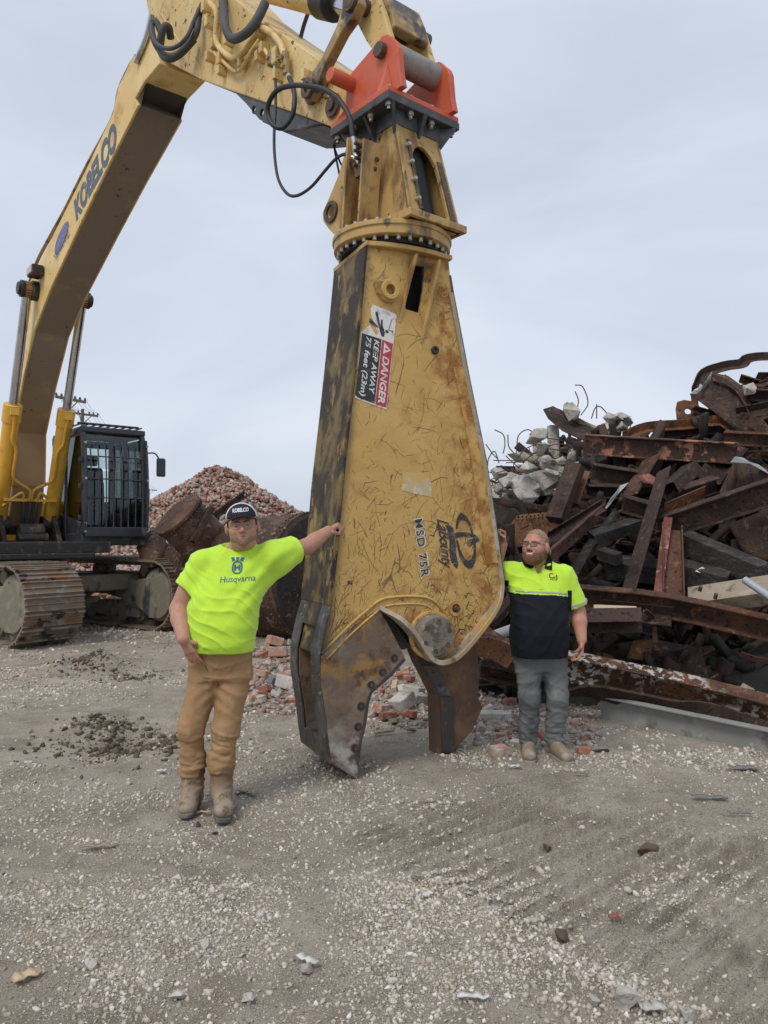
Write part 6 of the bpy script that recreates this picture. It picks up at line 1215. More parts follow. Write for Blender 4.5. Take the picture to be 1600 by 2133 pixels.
B('steel_beam', [(1316, 1245, 7.75), (1352, 1118, 8.3), (1391, 984, 8.95)], 'L', .21, .13, m_r1, 'tall brown angle leaning steeply up the middle of the heap', up=(.3, -1, .1), jag=.05)
B('steel_channel', [(1403, 1250, 7.75), (1400, 1098, 8.35)], 'C', .21, .12, m_r2, 'upright stub of channel with orange burnt foot', up=(1, -.25, 0), flip=True)
B('steel_strip', [(1370, 1246, 7.78), (1382, 1150, 8.15), (1392, 1080, 8.4)], 'P', .09, .02, m_r6, 'faded red strip standing against the upright channel stub', up=(1, -.4, 0), cat='strip')
B('steel_beam', [(1128, 1178, 8.0), (1255, 1066, 8.9)], 'L', .24, .14, m_r2, 'rusty flat beam slanting up behind the bearded person', up=(.5, -1, .5))
B('steel_beam', [(1150, 1118, 8.9), (1258, 1052, 9.3)], 'L', .10, .12, m_r1, 'narrow dark beam slanting behind the rusty flat beam', up=(.4, -.6, 1))
B('steel_beam', [(1376, 1100, 8.7), (1650, 1010, 8.0)], 'I', .27, .16, m_r1, 'heavy dark beam rising to the right edge of the photo', up=(0, -.35, 1))
B('steel_beam', [(1216, 926, 10.2), (1532, 944, 9.8)], 'I', .27, .16, m_r5, 'long level beam with peach paint patches near the top of the heap', up=(0, -.2, 1))
B('steel_beam', [(1262, 962, 10.4), (1482, 968, 10.2)], 'C', .20, .12, m_r1, 'level dark channel under the peach-painted beam')
B('steel_strip', [(1302, 910, 10.7), (1350, 890, 10.8), (1430, 884, 10.9), (1500, 876, 10.9), (1530, 892, 10.7)], 'L', .13, .12, m_r3, 'bent rusty strip arching over the peach-painted beam', n=4, cat='strip')
B('steel_strip', [(1380, 905, 10.9), (1470, 895, 11), (1560, 900, 10.8)], 'C', .12, .10, m_r1, 'dark channel wedged under the bent rusty strip', n=3, cat='strip')
B('steel_strip', [(1450, 812, 11.4), (1468, 778, 11.5), (1512, 762, 11.5), (1545, 757, 11.5), (1560, 746, 11.5), (1600, 742, 11.4), (1680, 748, 11.2)], 'L', .12, .13, m_r1, 'curled rusty strip sweeping over the very top of the heap', n=4, twist=.3, cat='strip', up=(0, -.6, 1))
B('steel_beam', [(1510, 912, 10.3), (1640, 918, 9.9)], 'I', .18, .14, m_r2, 'level rusty beam at the right edge below the dark folded sheet')
B('steel_beam', [(1552, 822, 10.9), (1640, 824, 10.6)], 'C', .16, .12, m_r1, 'stubby dark beam with a concrete lump at the top right')
B('steel_beam', [(1535, 862, 10.6), (1600, 850, 10.4), (1650, 846, 10.3)], 'L', .12, .16, m_r1, 'short brown angle crossing the top right of the heap', up=(0, -.8, .8))
B('steel_strip', [(1540, 870, 10.3), (1580, 885, 10.2), (1600, 912, 10.0)], 'P', .16, .02, m_r1, 'twisted dark strip hanging at the right edge', n=4, twist=.7, cat='strip')
B('riveted_column', [(1200, 968, 9.5), (1156, 1086, 9.1)], 'B', .20, .16, m_r1, 'dark riveted column leaning out of the heap above the bearded person', up=(1, -.3, .35), jag=.05)
B('steel_angle', [(1214, 976, 9.6), (1190, 1040, 9.4)], 'L', .16, .14, m_r3, 'orange rusted angle tucked behind the dark riveted column', up=(1, -.5, .35))
B('steel_beam', [(1235, 985, 9.8), (1330, 1000, 9.7)], 'C', .24, .14, m_r1, 'brown beam face between the riveted column and the leaning plate')
B('steel_beam', [(1225, 1022, 9.6), (1300, 1024, 9.5)], 'C', .16, .14, m_r1, 'lower brown beam beside the riveted column')
B('steel_plate', [(1308, 1036, 9.2), (1358, 952, 9.8)], 'P', .26, .02, m_r2, 'flat brown plate standing on end in mid heap', up=(.8, -1, .4), cat='plate')
B('steel_channel', [(1395, 1020, 9.2), (1442, 976, 9.6)], 'C', .22, .16, m_r1, 'short channel poking up right of the standing plate', up=(.6, -1, .3))
B('steel_channel', [(1418, 1032, 9.2), (1492, 1008, 9.4)], 'I', .20, .14, m_r1, 'rough brown stub lying right of the tall leaning angle')
B('steel_beam', [(1392, 1066, 8.9), (1476, 1030, 9.2)], 'L', .18, .14, m_r3, 'orange-brown angle above the heavy dark beam', up=(.2, -.5, 1))
B('steel_beam', [(1296, 1048, 8.9), (1372, 1070, 8.7)], 'C', .20, .12, m_r1, 'dark channel end left of the tall leaning angle')
B('charred_timber', [(1424, 1126, 8.5), (1588, 1196, 7.8)], 'B', .21, .20, m_char, 'long charred square timber sloping down to the right', cat='timber', jag=.03)
B('charred_timber', [(1404, 1186, 8.25), (1512, 1216, 7.95)], 'B', .22, .22, m_char, 'short thick charred timber with a scrap of white paper on it', cat='timber', jag=.03)
B('charred_timber', [(1232, 1122, 8.6), (1352, 1084, 8.9)], 'B', .14, .16, m_char, 'charred timber with split pale end in mid heap', cat='timber', jag=.05)
B('charred_plank', [(1186, 1212, 8.0), (1225, 1140, 8.5), (1284, 1068, 8.9)], 'B', .10, .05, m_char, 'narrow charred plank leaning behind the shoulder of the polo shirt', up=(1, -.6, .5), cat='plank')
B('charred_timber', [(1250, 1152, 8.5), (1290, 1165, 8.3)], 'B', .12, .14, m_char, 'short charred block left of the tall leaning angle', cat='timber')
B('charred_timber', [(1260, 1180, 8.6), (1390, 1192, 8.5)], 'B', .20, .3, m_char, 'broad charred timber lying behind the tall leaning angle', cat='timber')
B('weathered_timber', [(1440, 1252, 7.8), (1650, 1222, 7.2)], 'B', .17, .24, m_wood, 'pale weathered timber with rusty bolts at the right edge', cat='timber', up=(0, -.7, .7), jag=.03)
tm = bpy.context.scene.objects['weathered_timber']
for u, v in ((1458, 1230), (1490, 1246), (1560, 1233), (1546, 1250)):
    c = PY(u, v, 7.45); o = MB().bolt(c, (0, -.5, .8), .02, .05).build('bolt', m_dkbolt, tm)
o = MB().tube([PY(1552, 1208, 7.0), PY(1640, 1268, 6.6)], .035, 14).build('steel_pipe', material('galvanised_pipe', (.42, .45, .47), .4, .5, bump=[(20, .002)]), None, smooth=40); tag(o, 'thin grey steel pipe poking out at the right edge', 'pipe')
o = MB().tube([PY(1000, 1335, 7.9), PY(1075, 1308, 8.1)], .055, 16).build('steel_pipe', material('white_pipe', (.45, .44, .42), .6, layers=[((.28, .25, .22), [('n', 8, .5, .7)])]), None, smooth=40); tag(o, 'dull white pipe stub between the shear and the polo shirt', 'pipe')
B('charred_plank', [(1010, 1310, 8.2), (1030, 1290, 8.3), (1075, 1240, 8.5)], 'B', .14, .08, m_r1, 'dark splintered post end beside the shear rim', up=(1, -.5, .3), cat='post')
B('steel_strip', [(985, 1345, 7.4), (1030, 1352, 7.3), (1070, 1375, 7.2)], 'P', .2, .02, m_r3, 'orange rusted strip curling under the white pipe stub', n=4, twist=.6, cat='strip')
B('steel_beam', [(1000, 1395, 7.5), (1100, 1412, 7.4), (1180, 1432, 7.3)], 'C', .16, .12, m_r1, 'low rusty channel running behind the grey jeans', n=3)
B('steel_strip', [(1165, 1450, 7.15), (1230, 1440, 7.0), (1330, 1462, 6.9), (1400, 1480, 6.8), (1480, 1490, 6.7), (1620, 1540, 6.4)], 'P', .22, .02, m_r1, 'crumpled rusty strip on the ground under the painted beam', n=4, twist=1.2, cat='strip', up=(0, -1, .4))
B('splintered_plank', [(1235, 1266, 7.55), (1330, 1270, 7.45)], 'B', .03, .10, m_pale, 'pale splintered board lying in the open channel end', cat='plank')
B('broken_plank', [(1508, 1500, 6.9), (1560, 1432, 7.1)], 'B', .04, .12, m_wood, 'grey broken board stub under the painted beam at right', cat='plank')
B('steel_strip', [(1365, 1335, 7.6), (1360, 1290, 7.6), (1345, 1272, 7.5)], 'P', .05, .02, m_r2, 'hooked rusty strap hanging from the angle flange', n=4, cat='strip', up=(1, 0, 0))
# plates and torn sheets
sheet('folded_sheet', [(1437, 822), (1462, 806), (1482, 778), (1512, 788), (1538, 812), (1552, 840), (1572, 880), (1585, 905), (1548, 905), (1520, 885), (1492, 862), (1460, 838)], [11.3, 11.2, 11.2, 11.0, 10.9, 10.7, 10.5, 10.3, 10.5, 10.7, 10.9, 11.1], m_r1, 'big dark folded sheet with torn bright edge at the top of the heap', bulge=-.05)
sheet('folded_flap', [(1482, 776), (1516, 784), (1545, 806), (1566, 846), (1590, 902), (1572, 890), (1552, 842), (1534, 814), (1508, 796), (1486, 792)], [11.25, 11.2, 11.1, 10.9, 10.6, 10.3, 10.6, 10.8, 10.95, 11.1], m_r2, 'upper flap of the big folded sheet, lighter brown as its lit top', bulge=.03)  # flap and sheet take lighter and darker rust as lit top, shaded underside
ragged('torn_edge', [(1437, 821), (1446, 812), (1452, 814), (1458, 800), (1466, 804), (1474, 788), (1483, 774), (1480, 790), (1470, 806), (1460, 812), (1452, 820)], 11.12, m_torn, None).parent = bpy.context.scene.objects['folded_sheet']
hp = [(1407, 852), (1410, 838), (1424, 834), (1448, 838), (1456, 848), (1446, 878), (1424, 886), (1410, 880)]
c0 = PY(1432, 860, 11.2); q = [(float(p[0]-c0[0]), float(p[2]-c0[2])) for p in [PY(*a, 11.2) for a in hp]]
o = MB().plate(q, c0, (1, 0, 0), (0, 0, 1), (0, -1, .15), 0, .03, [circle((0, .015), .05, 16, .042)]).build('lug_plate', m_r3, None, .004); tag(o, 'rusty lug plate with a round hole standing on the skyline', 'plate')
sheet('bent_sheet', [(1132, 852), (1152, 846), (1176, 862), (1206, 884), (1250, 894), (1262, 912), (1215, 916), (1172, 896), (1142, 872)], [12.2, 12.4, 12.4, 12.2, 11.8, 11.4, 11.3, 11.7, 12], m_r1, 'dark scoop-shaped sheet jutting left over the concrete rubble', bulge=-.10)
sheet('bent_sheet', [(1150, 846), (1185, 862), (1225, 888), (1270, 902), (1290, 912), (1262, 914), (1215, 896), (1175, 868)], [12.5, 12.5, 12.3, 11.9, 11.6, 11.5, 12.2, 12.4], m_wood, 'pale upper lip of the scoop-shaped sheet', bulge=.05)  # upper lip paler than the sheet
sheet('steel_plate', [(1012, 1036), (1075, 1042), (1130, 1052), (1200, 1034), (1262, 1018), (1265, 1100), (1150, 1110), (1015, 1105)], [10.2, 10.1, 10, 9.9, 9.9, 9.6, 9.6, 9.8], m_r1, 'wide dark plate with warped top edge under the concrete rubble', cat='plate', bulge=-.2)
sheet('riveted_plate', [(1076, 1074), (1148, 1066), (1215, 1062), (1218, 1130), (1072, 1140), (1062, 1096)], [9.5, 9.45, 9.4, 9.2, 9.2, 9.4], m_r3, 'orange rusted riveted plate just above the blond head', cat='plate', bulge=-.05)
rv = bpy.context.scene.objects['riveted_plate']
for k in range(16):
    for j in range(2): MB().bolt(PY(1080+k*8.4, 1078-k*.8+j*6, 9.36), (0, -1, .2), .012, .016, 6).build('rivet', m_r1, rv)
sheet('bent_sheet', [(1034, 1120), (1062, 1116), (1066, 1140), (1056, 1158), (1034, 1160)], 8.9, m_r1, 'grey-brown bent sheet right of the raised fist', bulge=.12)
sheet('torn_sheet', [(1500, 1024), (1516, 990), (1534, 952), (1570, 965), (1610, 985), (1640, 1010), (1640, 1075), (1560, 1062), (1512, 1048)], [9.1, 9.3, 9.6, 9.4, 9.3, 9.2, 8.8, 8.8, 8.9], m_r1, 'black torn sheet with bright ragged rim at the right edge', bulge=-.35)
ragged('torn_edge', [(1522, 962), (1531, 951), (1548, 954), (1562, 962), (1580, 968), (1604, 986), (1600, 987), (1578, 972), (1560, 966), (1542, 957), (1530, 957)], 9.3, m_torn, None).parent = bpy.context.scene.objects['torn_sheet']
sheet('steel_plate', [(1448, 990), (1505, 920), (1560, 935), (1530, 965), (1500, 1010), (1470, 1010)], [9.7, 10.1, 10.0, 9.8, 9.4, 9.5], m_r1, 'dark triangular plate leaning below the level beams', cat='plate', bulge=-.1)
sheet('crumpled_sheet', [(1326, 992), (1352, 988), (1376, 1004), (1362, 1012), (1340, 1006)], [9.3, 9.3, 9.2, 9.1, 9.2], m_r6, 'crumpled purple-red sheet scrap beside the standing plate', bulge=.05)
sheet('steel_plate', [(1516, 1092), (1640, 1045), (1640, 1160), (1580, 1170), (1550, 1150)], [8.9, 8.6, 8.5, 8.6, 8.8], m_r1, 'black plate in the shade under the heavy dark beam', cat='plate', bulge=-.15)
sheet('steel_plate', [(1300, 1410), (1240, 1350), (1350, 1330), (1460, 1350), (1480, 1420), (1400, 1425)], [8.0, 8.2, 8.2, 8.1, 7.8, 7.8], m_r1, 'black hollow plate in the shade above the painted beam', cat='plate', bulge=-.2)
sheet('rusted_plate', [(1305, 1372), (1320, 1335), (1362, 1332), (1352, 1378)], [7.9, 8, 8, 7.9], m_r3, 'small orange plate in the dark gap above the painted beam', cat='plate')
ragged('torn_foil', [(1260, 1058), (1272, 1038), (1284, 1024), (1292, 1012), (1310, 1005), (1296, 1015), (1288, 1027), (1277, 1040), (1270, 1052), (1263, 1060)], 8.75, m_torn, 'crumpled strip of bright torn foil in mid heap')
sheet('paper_scrap', [(1448, 1190), (1462, 1182), (1470, 1184), (1458, 1194)], [7.98, 8.02, 8.02, 7.96], material('white_paper', (.7, .7, .68), .8), 'scrap of white paper on the short charred timber', th=.003, cat='paper')
# concrete lumps
def lump(seed, r, flat=1.):
    rs_ = np.random.default_rng(seed); bm = bmesh.new(); n = 11+seed % 5
    for p in rs_.normal(size=(n, 3)): p = p/np.linalg.norm(p)*rs_.uniform(.75, 1.05); bm.verts.new((p[0]*r[0], p[1]*r[1], p[2]*r[2]))
    bmesh.ops.convex_hull(bm, input=bm.verts); bmesh.ops.delete(bm, geom=[v for v in bm.verts if not v.link_faces], context='VERTS'); bmesh.ops.subdivide_edges(bm, edges=bm.edges, cuts=2, use_grid_fill=True); bmesh.ops.triangulate(bm, faces=bm.faces)
    cs = V([q.co[:] for q in bm.verts])/V(r)*2; kk = 1+.16*fbm(cs[:, 0]+seed, cs[:, 1], cs[:, 2], 2)
    for q, k_ in zip(bm.verts, kk): q.co *= float(k_)
    bmesh.ops.recalc_face_normals(bm, faces=bm.faces); me = bpy.data.meshes.new('lump'); bm.to_mesh(me); bm.free(); return me
m_conc = material('broken_concrete', (.47, .445, .405), .9, layers=[((.29, .265, .23), [('n', 5, .48, .66)]), ((.60, .585, .56), [('n', 9, .54, .7)]), ((.22, .19, .16), [('n', 20, .60, .7)])], bump=[(14, .02), (60, .006)], var=.18, spec=.2)
def rock(name, u, v, Y, r, mat, label, seed, cat='rubble', group=None, rot=None, ground=False):
    o = link(name, lump(seed, r), mat, None, min(r)*.06); p = PG(u, v) if ground else PY(u, v, Y)
    o.location = (p[0], p[1], (float(ground_z(p[0], p[1]))+r[2]*.62) if ground else p[2]); o.rotation_euler = rot or (random.uniform(-.5, .5), random.uniform(-.5, .5), random.uniform(0, 6)); return tag(o, label, cat, group)
big = [(1120, 908, (.26, .2, .16), 'pale concrete lump near the top left of the concrete rubble'), (1160, 922, (.20, .2, .42), 'tall pale concrete slab standing in the concrete rubble'), (1192, 922, (.17, .15, .13), 'small pale boulder right of the tall concrete slab'), (1186, 948, (.34, .2, .10), 'long pale concrete shard lying under the small boulder'),
       (1140, 1002, (.44, .3, .26), 'big pale broken slab with rebar loops in the rubble middle'), (1098, 1022, (.36, .25, .34), 'pale triangular concrete block low in the rubble'), (1150, 1010, (.25, .2, .24), 'cracked pale slab piece right of the triangular block'), (1190, 858, (.20, .18, .18), 'pale concrete cube sitting on the scoop-shaped sheet'),
       (1090, 955, (.38, .15, .14), 'slanting grey concrete strip left of the white post'), (1040, 985, (.22, .2, .15), 'grey concrete lump at the left end of the rubble'), (1062, 1000, (.2, .2, .14), 'pale concrete chip by the left end of the rubble'), (1230, 965, (.16, .15, .13), 'grey concrete lump right of the long pale shard')]
for i, (u, v, r, lb) in enumerate(big): rock('concrete_lump', u, v, 11.9+.3*math.sin(i), tuple(.92*q for q in r), m_conc, lb, 30+i, rot=(random.uniform(-.25, .25), random.uniform(-.35, .35), random.uniform(-.4, .4)))
for i in range(7): rock('concrete_chip', 1272+(i % 4)*12+random.uniform(-4, 4), 868+(i//4)*14+random.uniform(-3, 3)+abs(i % 4-1)*6, 12.2, (.16, .14, .10), m_conc, 'pale concrete piece in the small heap right of the rebar', 60+i, group='small pale heap by the rebar')
B('concrete_post', [(1116, 966, 12.3), (1117, 914, 12.4)], 'B', .09, .09, m_conc, 'white upright post stub in the middle of the concrete rubble', up=(0, -1, .1), cat='post', jag=.02)
for i in range(95):
    u, v = random.uniform(1012, 1230), 0; v = random.uniform(max(905, 1010-(u-1010)*.95)+28, 1040); rock('concrete_chip', u, v, 11.8+random.uniform(-.5, .7), tuple(random.uniform(.06, .19)*k for k in (1.2, 1, .8)), m_conc, 'fist-sized pale concrete piece among the tangled rebar', 80+i, group='pale pieces among the tangled rebar')
rock('concrete_lump', 1560, 812, 10.8, (.16, .14, .10), m_conc, 'pale concrete lump on the stubby beam at the top right', 77)
m_rebar = material('rusty_rebar', (.14, .075, .045), .8, layers=[((.07, .042, .03), [('n', 7, .48, .62)])], var=.3)
reb = [[(1012, 925), (1026, 945), (1036, 955)], [(1030, 895), (1048, 905), (1052, 925), (1048, 945)], [(1058, 905), (1060, 930), (1072, 945)], [(1076, 945), (1080, 908), (1100, 895), (1118, 908)], [(1016, 970), (1018, 955), (1030, 940), (1040, 965)], [(1198, 802), (1214, 806), (1225, 840), (1210, 865)], [(1198, 815), (1205, 835), (1200, 860)], [(1232, 872), (1240, 850), (1252, 848), (1270, 868)], [(1243, 842), (1243, 872)], [(1302, 876), (1314, 880), (1312, 892)], [(1180, 838), (1190, 842)]]
for i, q in enumerate(reb): o = MB().tube([PY(*p, 12.5) for p in q], .0095, 6, 6).build('rebar', m_rebar, None, smooth=60); tag(o, 'thin rusty rebar curling up against the sky over the rubble', 'rebar', 'rebar against the sky')
for i in range(64):
    u = random.uniform(1015, 1215); v = random.uniform(max(915, 1005-(u-1010)*.9)+8, 1035); a = random.uniform(0, 6.28); L_ = random.uniform(22, 62); k = random.uniform(-22, 22); Yb = 12.0+random.uniform(-.2, .5)
    q = [(u-math.cos(a)*L_, v-math.sin(a)*L_*.5), (u-math.sin(a)*k*.5, v+math.cos(a)*k*.5), (u+math.cos(a)*L_*.8, v+math.sin(a)*L_*.4+6)]; q = [(x, min(y, 1045)) for x, y in q]
    o = MB().tube([PY(*p, Yb+random.uniform(-.15, .15)) for p in q], .0085, 5, 6).build('rebar', m_rebar, None, smooth=60); tag(o, 'thin rusty rebar tangled through the pale concrete rubble', 'rebar', 'rebar tangled in the rubble')
# mass behind what can be picked apart
def top_v(u): return np.interp(u, [1005, 1030, 1100, 1200, 1300, 1400, 1440, 1490, 1540, 1600, 1700], [1045, 1010, 925, 905, 915, 905, 870, 820, 800, 780, 770])
rs = np.random.default_rng(8); vs, fs = [], []; kb = 0
bx = V([(-1, -1, -1), (1, -1, -1), (1, 1, -1), (-1, 1, -1), (-1, -1, 1), (1, -1, 1), (1, 1, 1), (-1, 1, 1)], float); bq = V([(0, 3, 2, 1), (4, 5, 6, 7), (0, 1, 5, 4), (1, 2, 6, 5), (2, 3, 7, 6), (3, 0, 4, 7)])
def rot3(rs): M_ = np.linalg.qr(rs.normal(size=(3, 3)))[0]; return M_
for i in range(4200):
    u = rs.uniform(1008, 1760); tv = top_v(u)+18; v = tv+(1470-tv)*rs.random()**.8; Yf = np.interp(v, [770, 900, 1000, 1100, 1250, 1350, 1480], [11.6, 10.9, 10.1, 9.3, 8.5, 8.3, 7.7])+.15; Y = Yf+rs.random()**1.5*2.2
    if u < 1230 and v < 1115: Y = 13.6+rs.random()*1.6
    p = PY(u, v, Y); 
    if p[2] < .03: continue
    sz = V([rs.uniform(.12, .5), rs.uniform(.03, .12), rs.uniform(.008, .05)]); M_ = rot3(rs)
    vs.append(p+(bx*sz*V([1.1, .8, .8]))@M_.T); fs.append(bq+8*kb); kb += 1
o = link('scrap_tangle', np_mesh('scrap_tangle', np.concatenate(vs), np.concatenate(fs)), material('tangle_rust_shade', (.04, .028, .023), .8, isl=[(.010, .009, .009), (.025, .017, .014), (.045, .026, .018), (.012, .011, .010), (.016, .012, .011), (.07, .036, .022), (.008, .008, .008), (.014, .012, .011)], bump=[(14, .008)]))  # mostly near-black: shade of the gaps put into the rust colours
tag(o, 'dense tangle of rusted scrap inside the heap, darkened for the shade in gaps', 'scrap', kind='stuff')
# mound added to close see-through gaps, coloured dark as shade inside the heap
gxx, gyy = np.meshgrid(np.linspace(.9, 12, 80), np.linspace(7.2, 17, 70)); hgt = lambda x, y: np.clip((y-7.6)*.62, 0, 2.1)*sstep(.9, 2.6, x)*sstep(17, 13, y)+.15*fbm(x*1.5, y*1.5, 4., 3)*sstep(7.4, 8.4, y)
hz = hgt(gxx, gyy)*1.-.06; idx = (np.arange(69)[:, None]*80+np.arange(79)[None]).ravel()
o = link('scrap_mound', np_mesh('scrap_mound', np.stack([gxx.ravel(), gyy.ravel(), hz.ravel()], 1), np.stack([idx, idx+1, idx+81, idx+80], 1)), material('mound_gap_shade', (.03, .026, .023), .95, layers=[((.05, .042, .035), [('n', 3, .5, .7)])], bump=[(12, .03)]), smooth=0); o['kind'] = 'structure'
# thin bent strips
for i in range(58):
    u = random.uniform(1225, 1620); tv = top_v(u)+20; v = tv+(1430-tv)*random.random()**1.1; Y = float(np.interp(v, [770, 900, 1000, 1100, 1250, 1350, 1480], [11.4, 10.7, 9.9, 9.1, 8.3, 8.1, 7.6]))+random.uniform(-.05, .4); a = random.uniform(-.9, 1.1); L_ = random.uniform(22, 60); k = random.uniform(-16, 16)
    p1, pm, p2 = (u-math.cos(a)*L_, v+math.sin(a)*L_*.7, Y-.1), (u+math.sin(a)*k, v+math.cos(a)*k, Y), (u+math.cos(a)*L_, v-math.sin(a)*L_*.7, Y+.15)
    beam('steel_strip', [p1, pm, p2], random.choice('PPL'), random.uniform(.04, .13), random.uniform(.04, .08), random.choice([m_r1, m_r2, m_r3, m_r1]), 'thin bent rusty strip poking out of the scrap heap', group='bent strips poking out of the heap', cat='strip', n=4, twist=random.uniform(-1.4, 1.4), up=(random.uniform(-.8, .8), -.7, .8), bev=0, jag=.04)
# offcuts jammed in the gaps
SPOTS = [(random.uniform(1548, 1625), random.uniform(772, 885)) for _ in range(14)]
for i in range(60):
    u = random.uniform(1225, 1610); tv = top_v(u)+45; v = random.uniform(tv, 1420)
    if i >= 46: u, v = SPOTS[i-46]
    Y = float(np.interp(v, [770, 900, 1000, 1100, 1250, 1350, 1480], [11.5, 10.8, 10.0, 9.2, 8.4, 8.2, 7.7]))+random.uniform(.05, .5); a = random.uniform(-.7, .9); L_ = random.uniform(25, 75)
    p1, p2 = (u-math.cos(a)*L_, v+math.sin(a)*L_*.7, Y-random.uniform(0, .25)), (u+math.cos(a)*L_, v-math.sin(a)*L_*.7, Y+random.uniform(0, .3))
    beam('steel_offcut', [p1, p2], random.choice('ILCPCB'), random.uniform(.09, .17), random.uniform(.06, .12), random.choice([m_r1, m_r1, m_r2, m_r3, m_char]), 'short dark steel offcut jammed in the gaps of the scrap heap', group='offcuts in the gaps of the heap', cat='offcut', up=(random.uniform(-.6, .6), -.6, 1))
# ================================================================== BACKGROUND
# riveted boiler lying behind the track
m_boil = rust('boiler_rust', (.105, .060, .043), (.17, .10, .068), (.045, .032, .027), [((.32, .29, .25), [('n', 7, .60, .63), ('n', 2, .5, .6)])])
m_boil2 = rust('boiler_dark_rust', (.045, .035, .031), (.075, .052, .042), (.022, .02, .02), [((.20, .17, .14), [('n', 6, .61, .64), ('n', 2, .5, .58)])])  # darker tones than the shell, for end plate and plug
E0 = PY(662, 1192, 12.6); E0[2] = 1.0; E1 = PY(352, 1190, 14.9); E1[2] = .80; bd = unit(E1-E0); Lb = np.linalg.norm(E1-E0)
boiler = thing('boiler', 'rusty riveted boiler lying on its side behind the excavator track', 'boiler', (E0[0], E0[1], 0))
sh = MB().tube([E0+bd*.02, E0+bd*Lb*.42, E0+bd*Lb*.5, E0+bd*Lb*.86, E1], [1.06, 1.04, .92, .80, .70], 56, cap=True).build('shell', m_boil, boiler, .01, 30)
MB().tube([E0-bd*.06, E0-bd*.045, E0+bd*.0, E0+bd*.05], [.90, 1.0, 1.045, 1.05], 56).build('end_plate', m_boil2, boiler, .01, 30)
MB().tube([E0+bd*.0, E0+bd*.06], [1.075, 1.075], 56).build('end_band', m_boil, boiler, .01, 30)
bxx = unit(np.cross(bd, ZZ)); byy = np.cross(bxx, bd)
rv = MB()
for s, r in ((.10, 1.06), (.16, 1.06), (Lb*.40, 1.05), (Lb*.44, 1.04), (Lb*.80, .83), (Lb*.84, .81)):
    for k in range(72): a = 2*PI*k/72; n = bxx*math.cos(a)+byy*math.sin(a); rv.tube([E0+bd*s+n*(r-.02), E0+bd*s+n*(r+.018)], [.022, .012], 5)
o = rv.build('rivet_rows', m_boil, boiler); o['kind'] = 'stuff'
D0 = PY(424, 1128, 13.3); D1 = PY(372, 1074, 13.0); dd = unit(D1-D0)
dome = MB().tube([D0-dd*.1, D0+dd*.10, D1-dd*.03, D1, D1+dd*.05, D1+dd*.09], [.43, .43, .43, .47, .47, .30], 40).build('steam_dome', m_boil, boiler, .008, 30)
dx_ = unit(np.cross(dd, ZZ)); dy_ = np.cross(dx_, dd); rv = MB()
for k in range(44): a = 2*PI*k/44; n = dx_*math.cos(a)+dy_*math.sin(a); rv.tube([D1+n*.45-dd*.06, D1+n*.45-dd*.015], [.012, .018], 5)
o = rv.build('rivet_row', m_boil, dome); o['kind'] = 'stuff'
pb = PY(402, 1092, 12.75); MB().tube([pb+V3(0, .25, 0), pb], .09, 16).tube([pb, pb-V3(0, .05, 0)], .05, 8).build('plug', m_boil2, dome, .01, 40)
sheet('boiler_skirt', [(284, 1140), (318, 1098), (342, 1116), (352, 1150), (330, 1178), (300, 1185)], [13.9, 14.2, 14.3, 14.1, 13.8, 13.8], m_boil, 'bent dark sheet at the left end of the rusty boiler', bulge=.12)
beam('steel_beam', [(402, 1128, 12.7), (440, 1058, 12.9)], 'C', .17, .10, m_r1, 'short beam leaning against the dome of the boiler', up=(.8, -1, .4))
beam('steel_beam', [(425, 1092, 13.1), (512, 1028, 14.4)], 'L', .11, .08, m_r1, 'thin dark beam pointing up from behind the capped head', up=(0, -1, 1))
# brick rubble pile
def brick_h(x, y):
    z = np.zeros_like(x)
    for cx, cy, zz, s in ((-6.4, 30., 4.3, .60), (-8.6, 29., 2.75, .42), (-4.6, 29, 2.3, .42), (-10.6, 27.5, 1.15, .22), (-7.2, 27., 2.4, .38), (-7.2, 23.5, .75, .16)): z = np.maximum(z, zz-s*np.sqrt((x-cx)**2+(y-cy)**2+.25)+.3*s)
    return np.maximum(z, 0)*(1+.10*fbm(x*.9, y*.9, 3., 3))+.05*fbm(x*2.5, y*2.5, 6., 2)
bgx, bgy = np.meshgrid(np.linspace(-16, 2.5, 90), np.linspace(18, 38, 90)); bz = brick_h(bgx, bgy)-.08; idx = (np.arange(89)[:, None]*90+np.arange(89)[None]).ravel()
bp_ = thing('brick_pile', 'tall pile of broken red brick behind the rusty boiler', 'rubble pile', (-6.4, 29, 0))
link('mound', np_mesh('mound', np.stack([bgx.ravel(), bgy.ravel(), bz.ravel()], 1), np.stack([idx, idx+1, idx+91, idx+90], 1)), material('brick_dust', (.24, .16, .125), .95, layers=[((.33, .26, .21), [('n', 2, .5, .68)])], bump=[(5, .05)]), bp_, smooth=0)
rs = np.random.default_rng(17); bx2 = bx*V([.105, .052, .035]); N_ = 13000
xx = rs.uniform(-15, 1.5, N_*2); yy = rs.uniform(19, 33, N_*2); zz = brick_h(xx, yy); ok = (zz > .06) & (rs.random(N_*2) < .35+.65*(yy < 31)); xx, yy, zz = xx[ok][:N_], yy[ok][:N_], zz[ok][:N_]
half = rs.random(len(xx)) < .5; pos = np.stack([xx, yy, zz+rs.uniform(-.03, .06, len(xx))], 1); scl = np.stack([np.where(half, rs.uniform(.4, .8, len(xx)), 1), rs.uniform(.8, 1.15, len(xx)), rs.uniform(.8, 1.4, len(xx))], 1)*rs.uniform(.7, 1.15, (len(xx), 1))
BR = [(.19, .08, .055), (.27, .12, .08), (.34, .19, .13), (.38, .29, .23), (.16, .08, .065), (.28, .12, .08), (.48, .43, .38), (.24, .11, .08), (.36, .25, .18), (.42, .37, .32), (.30, .24, .20)]
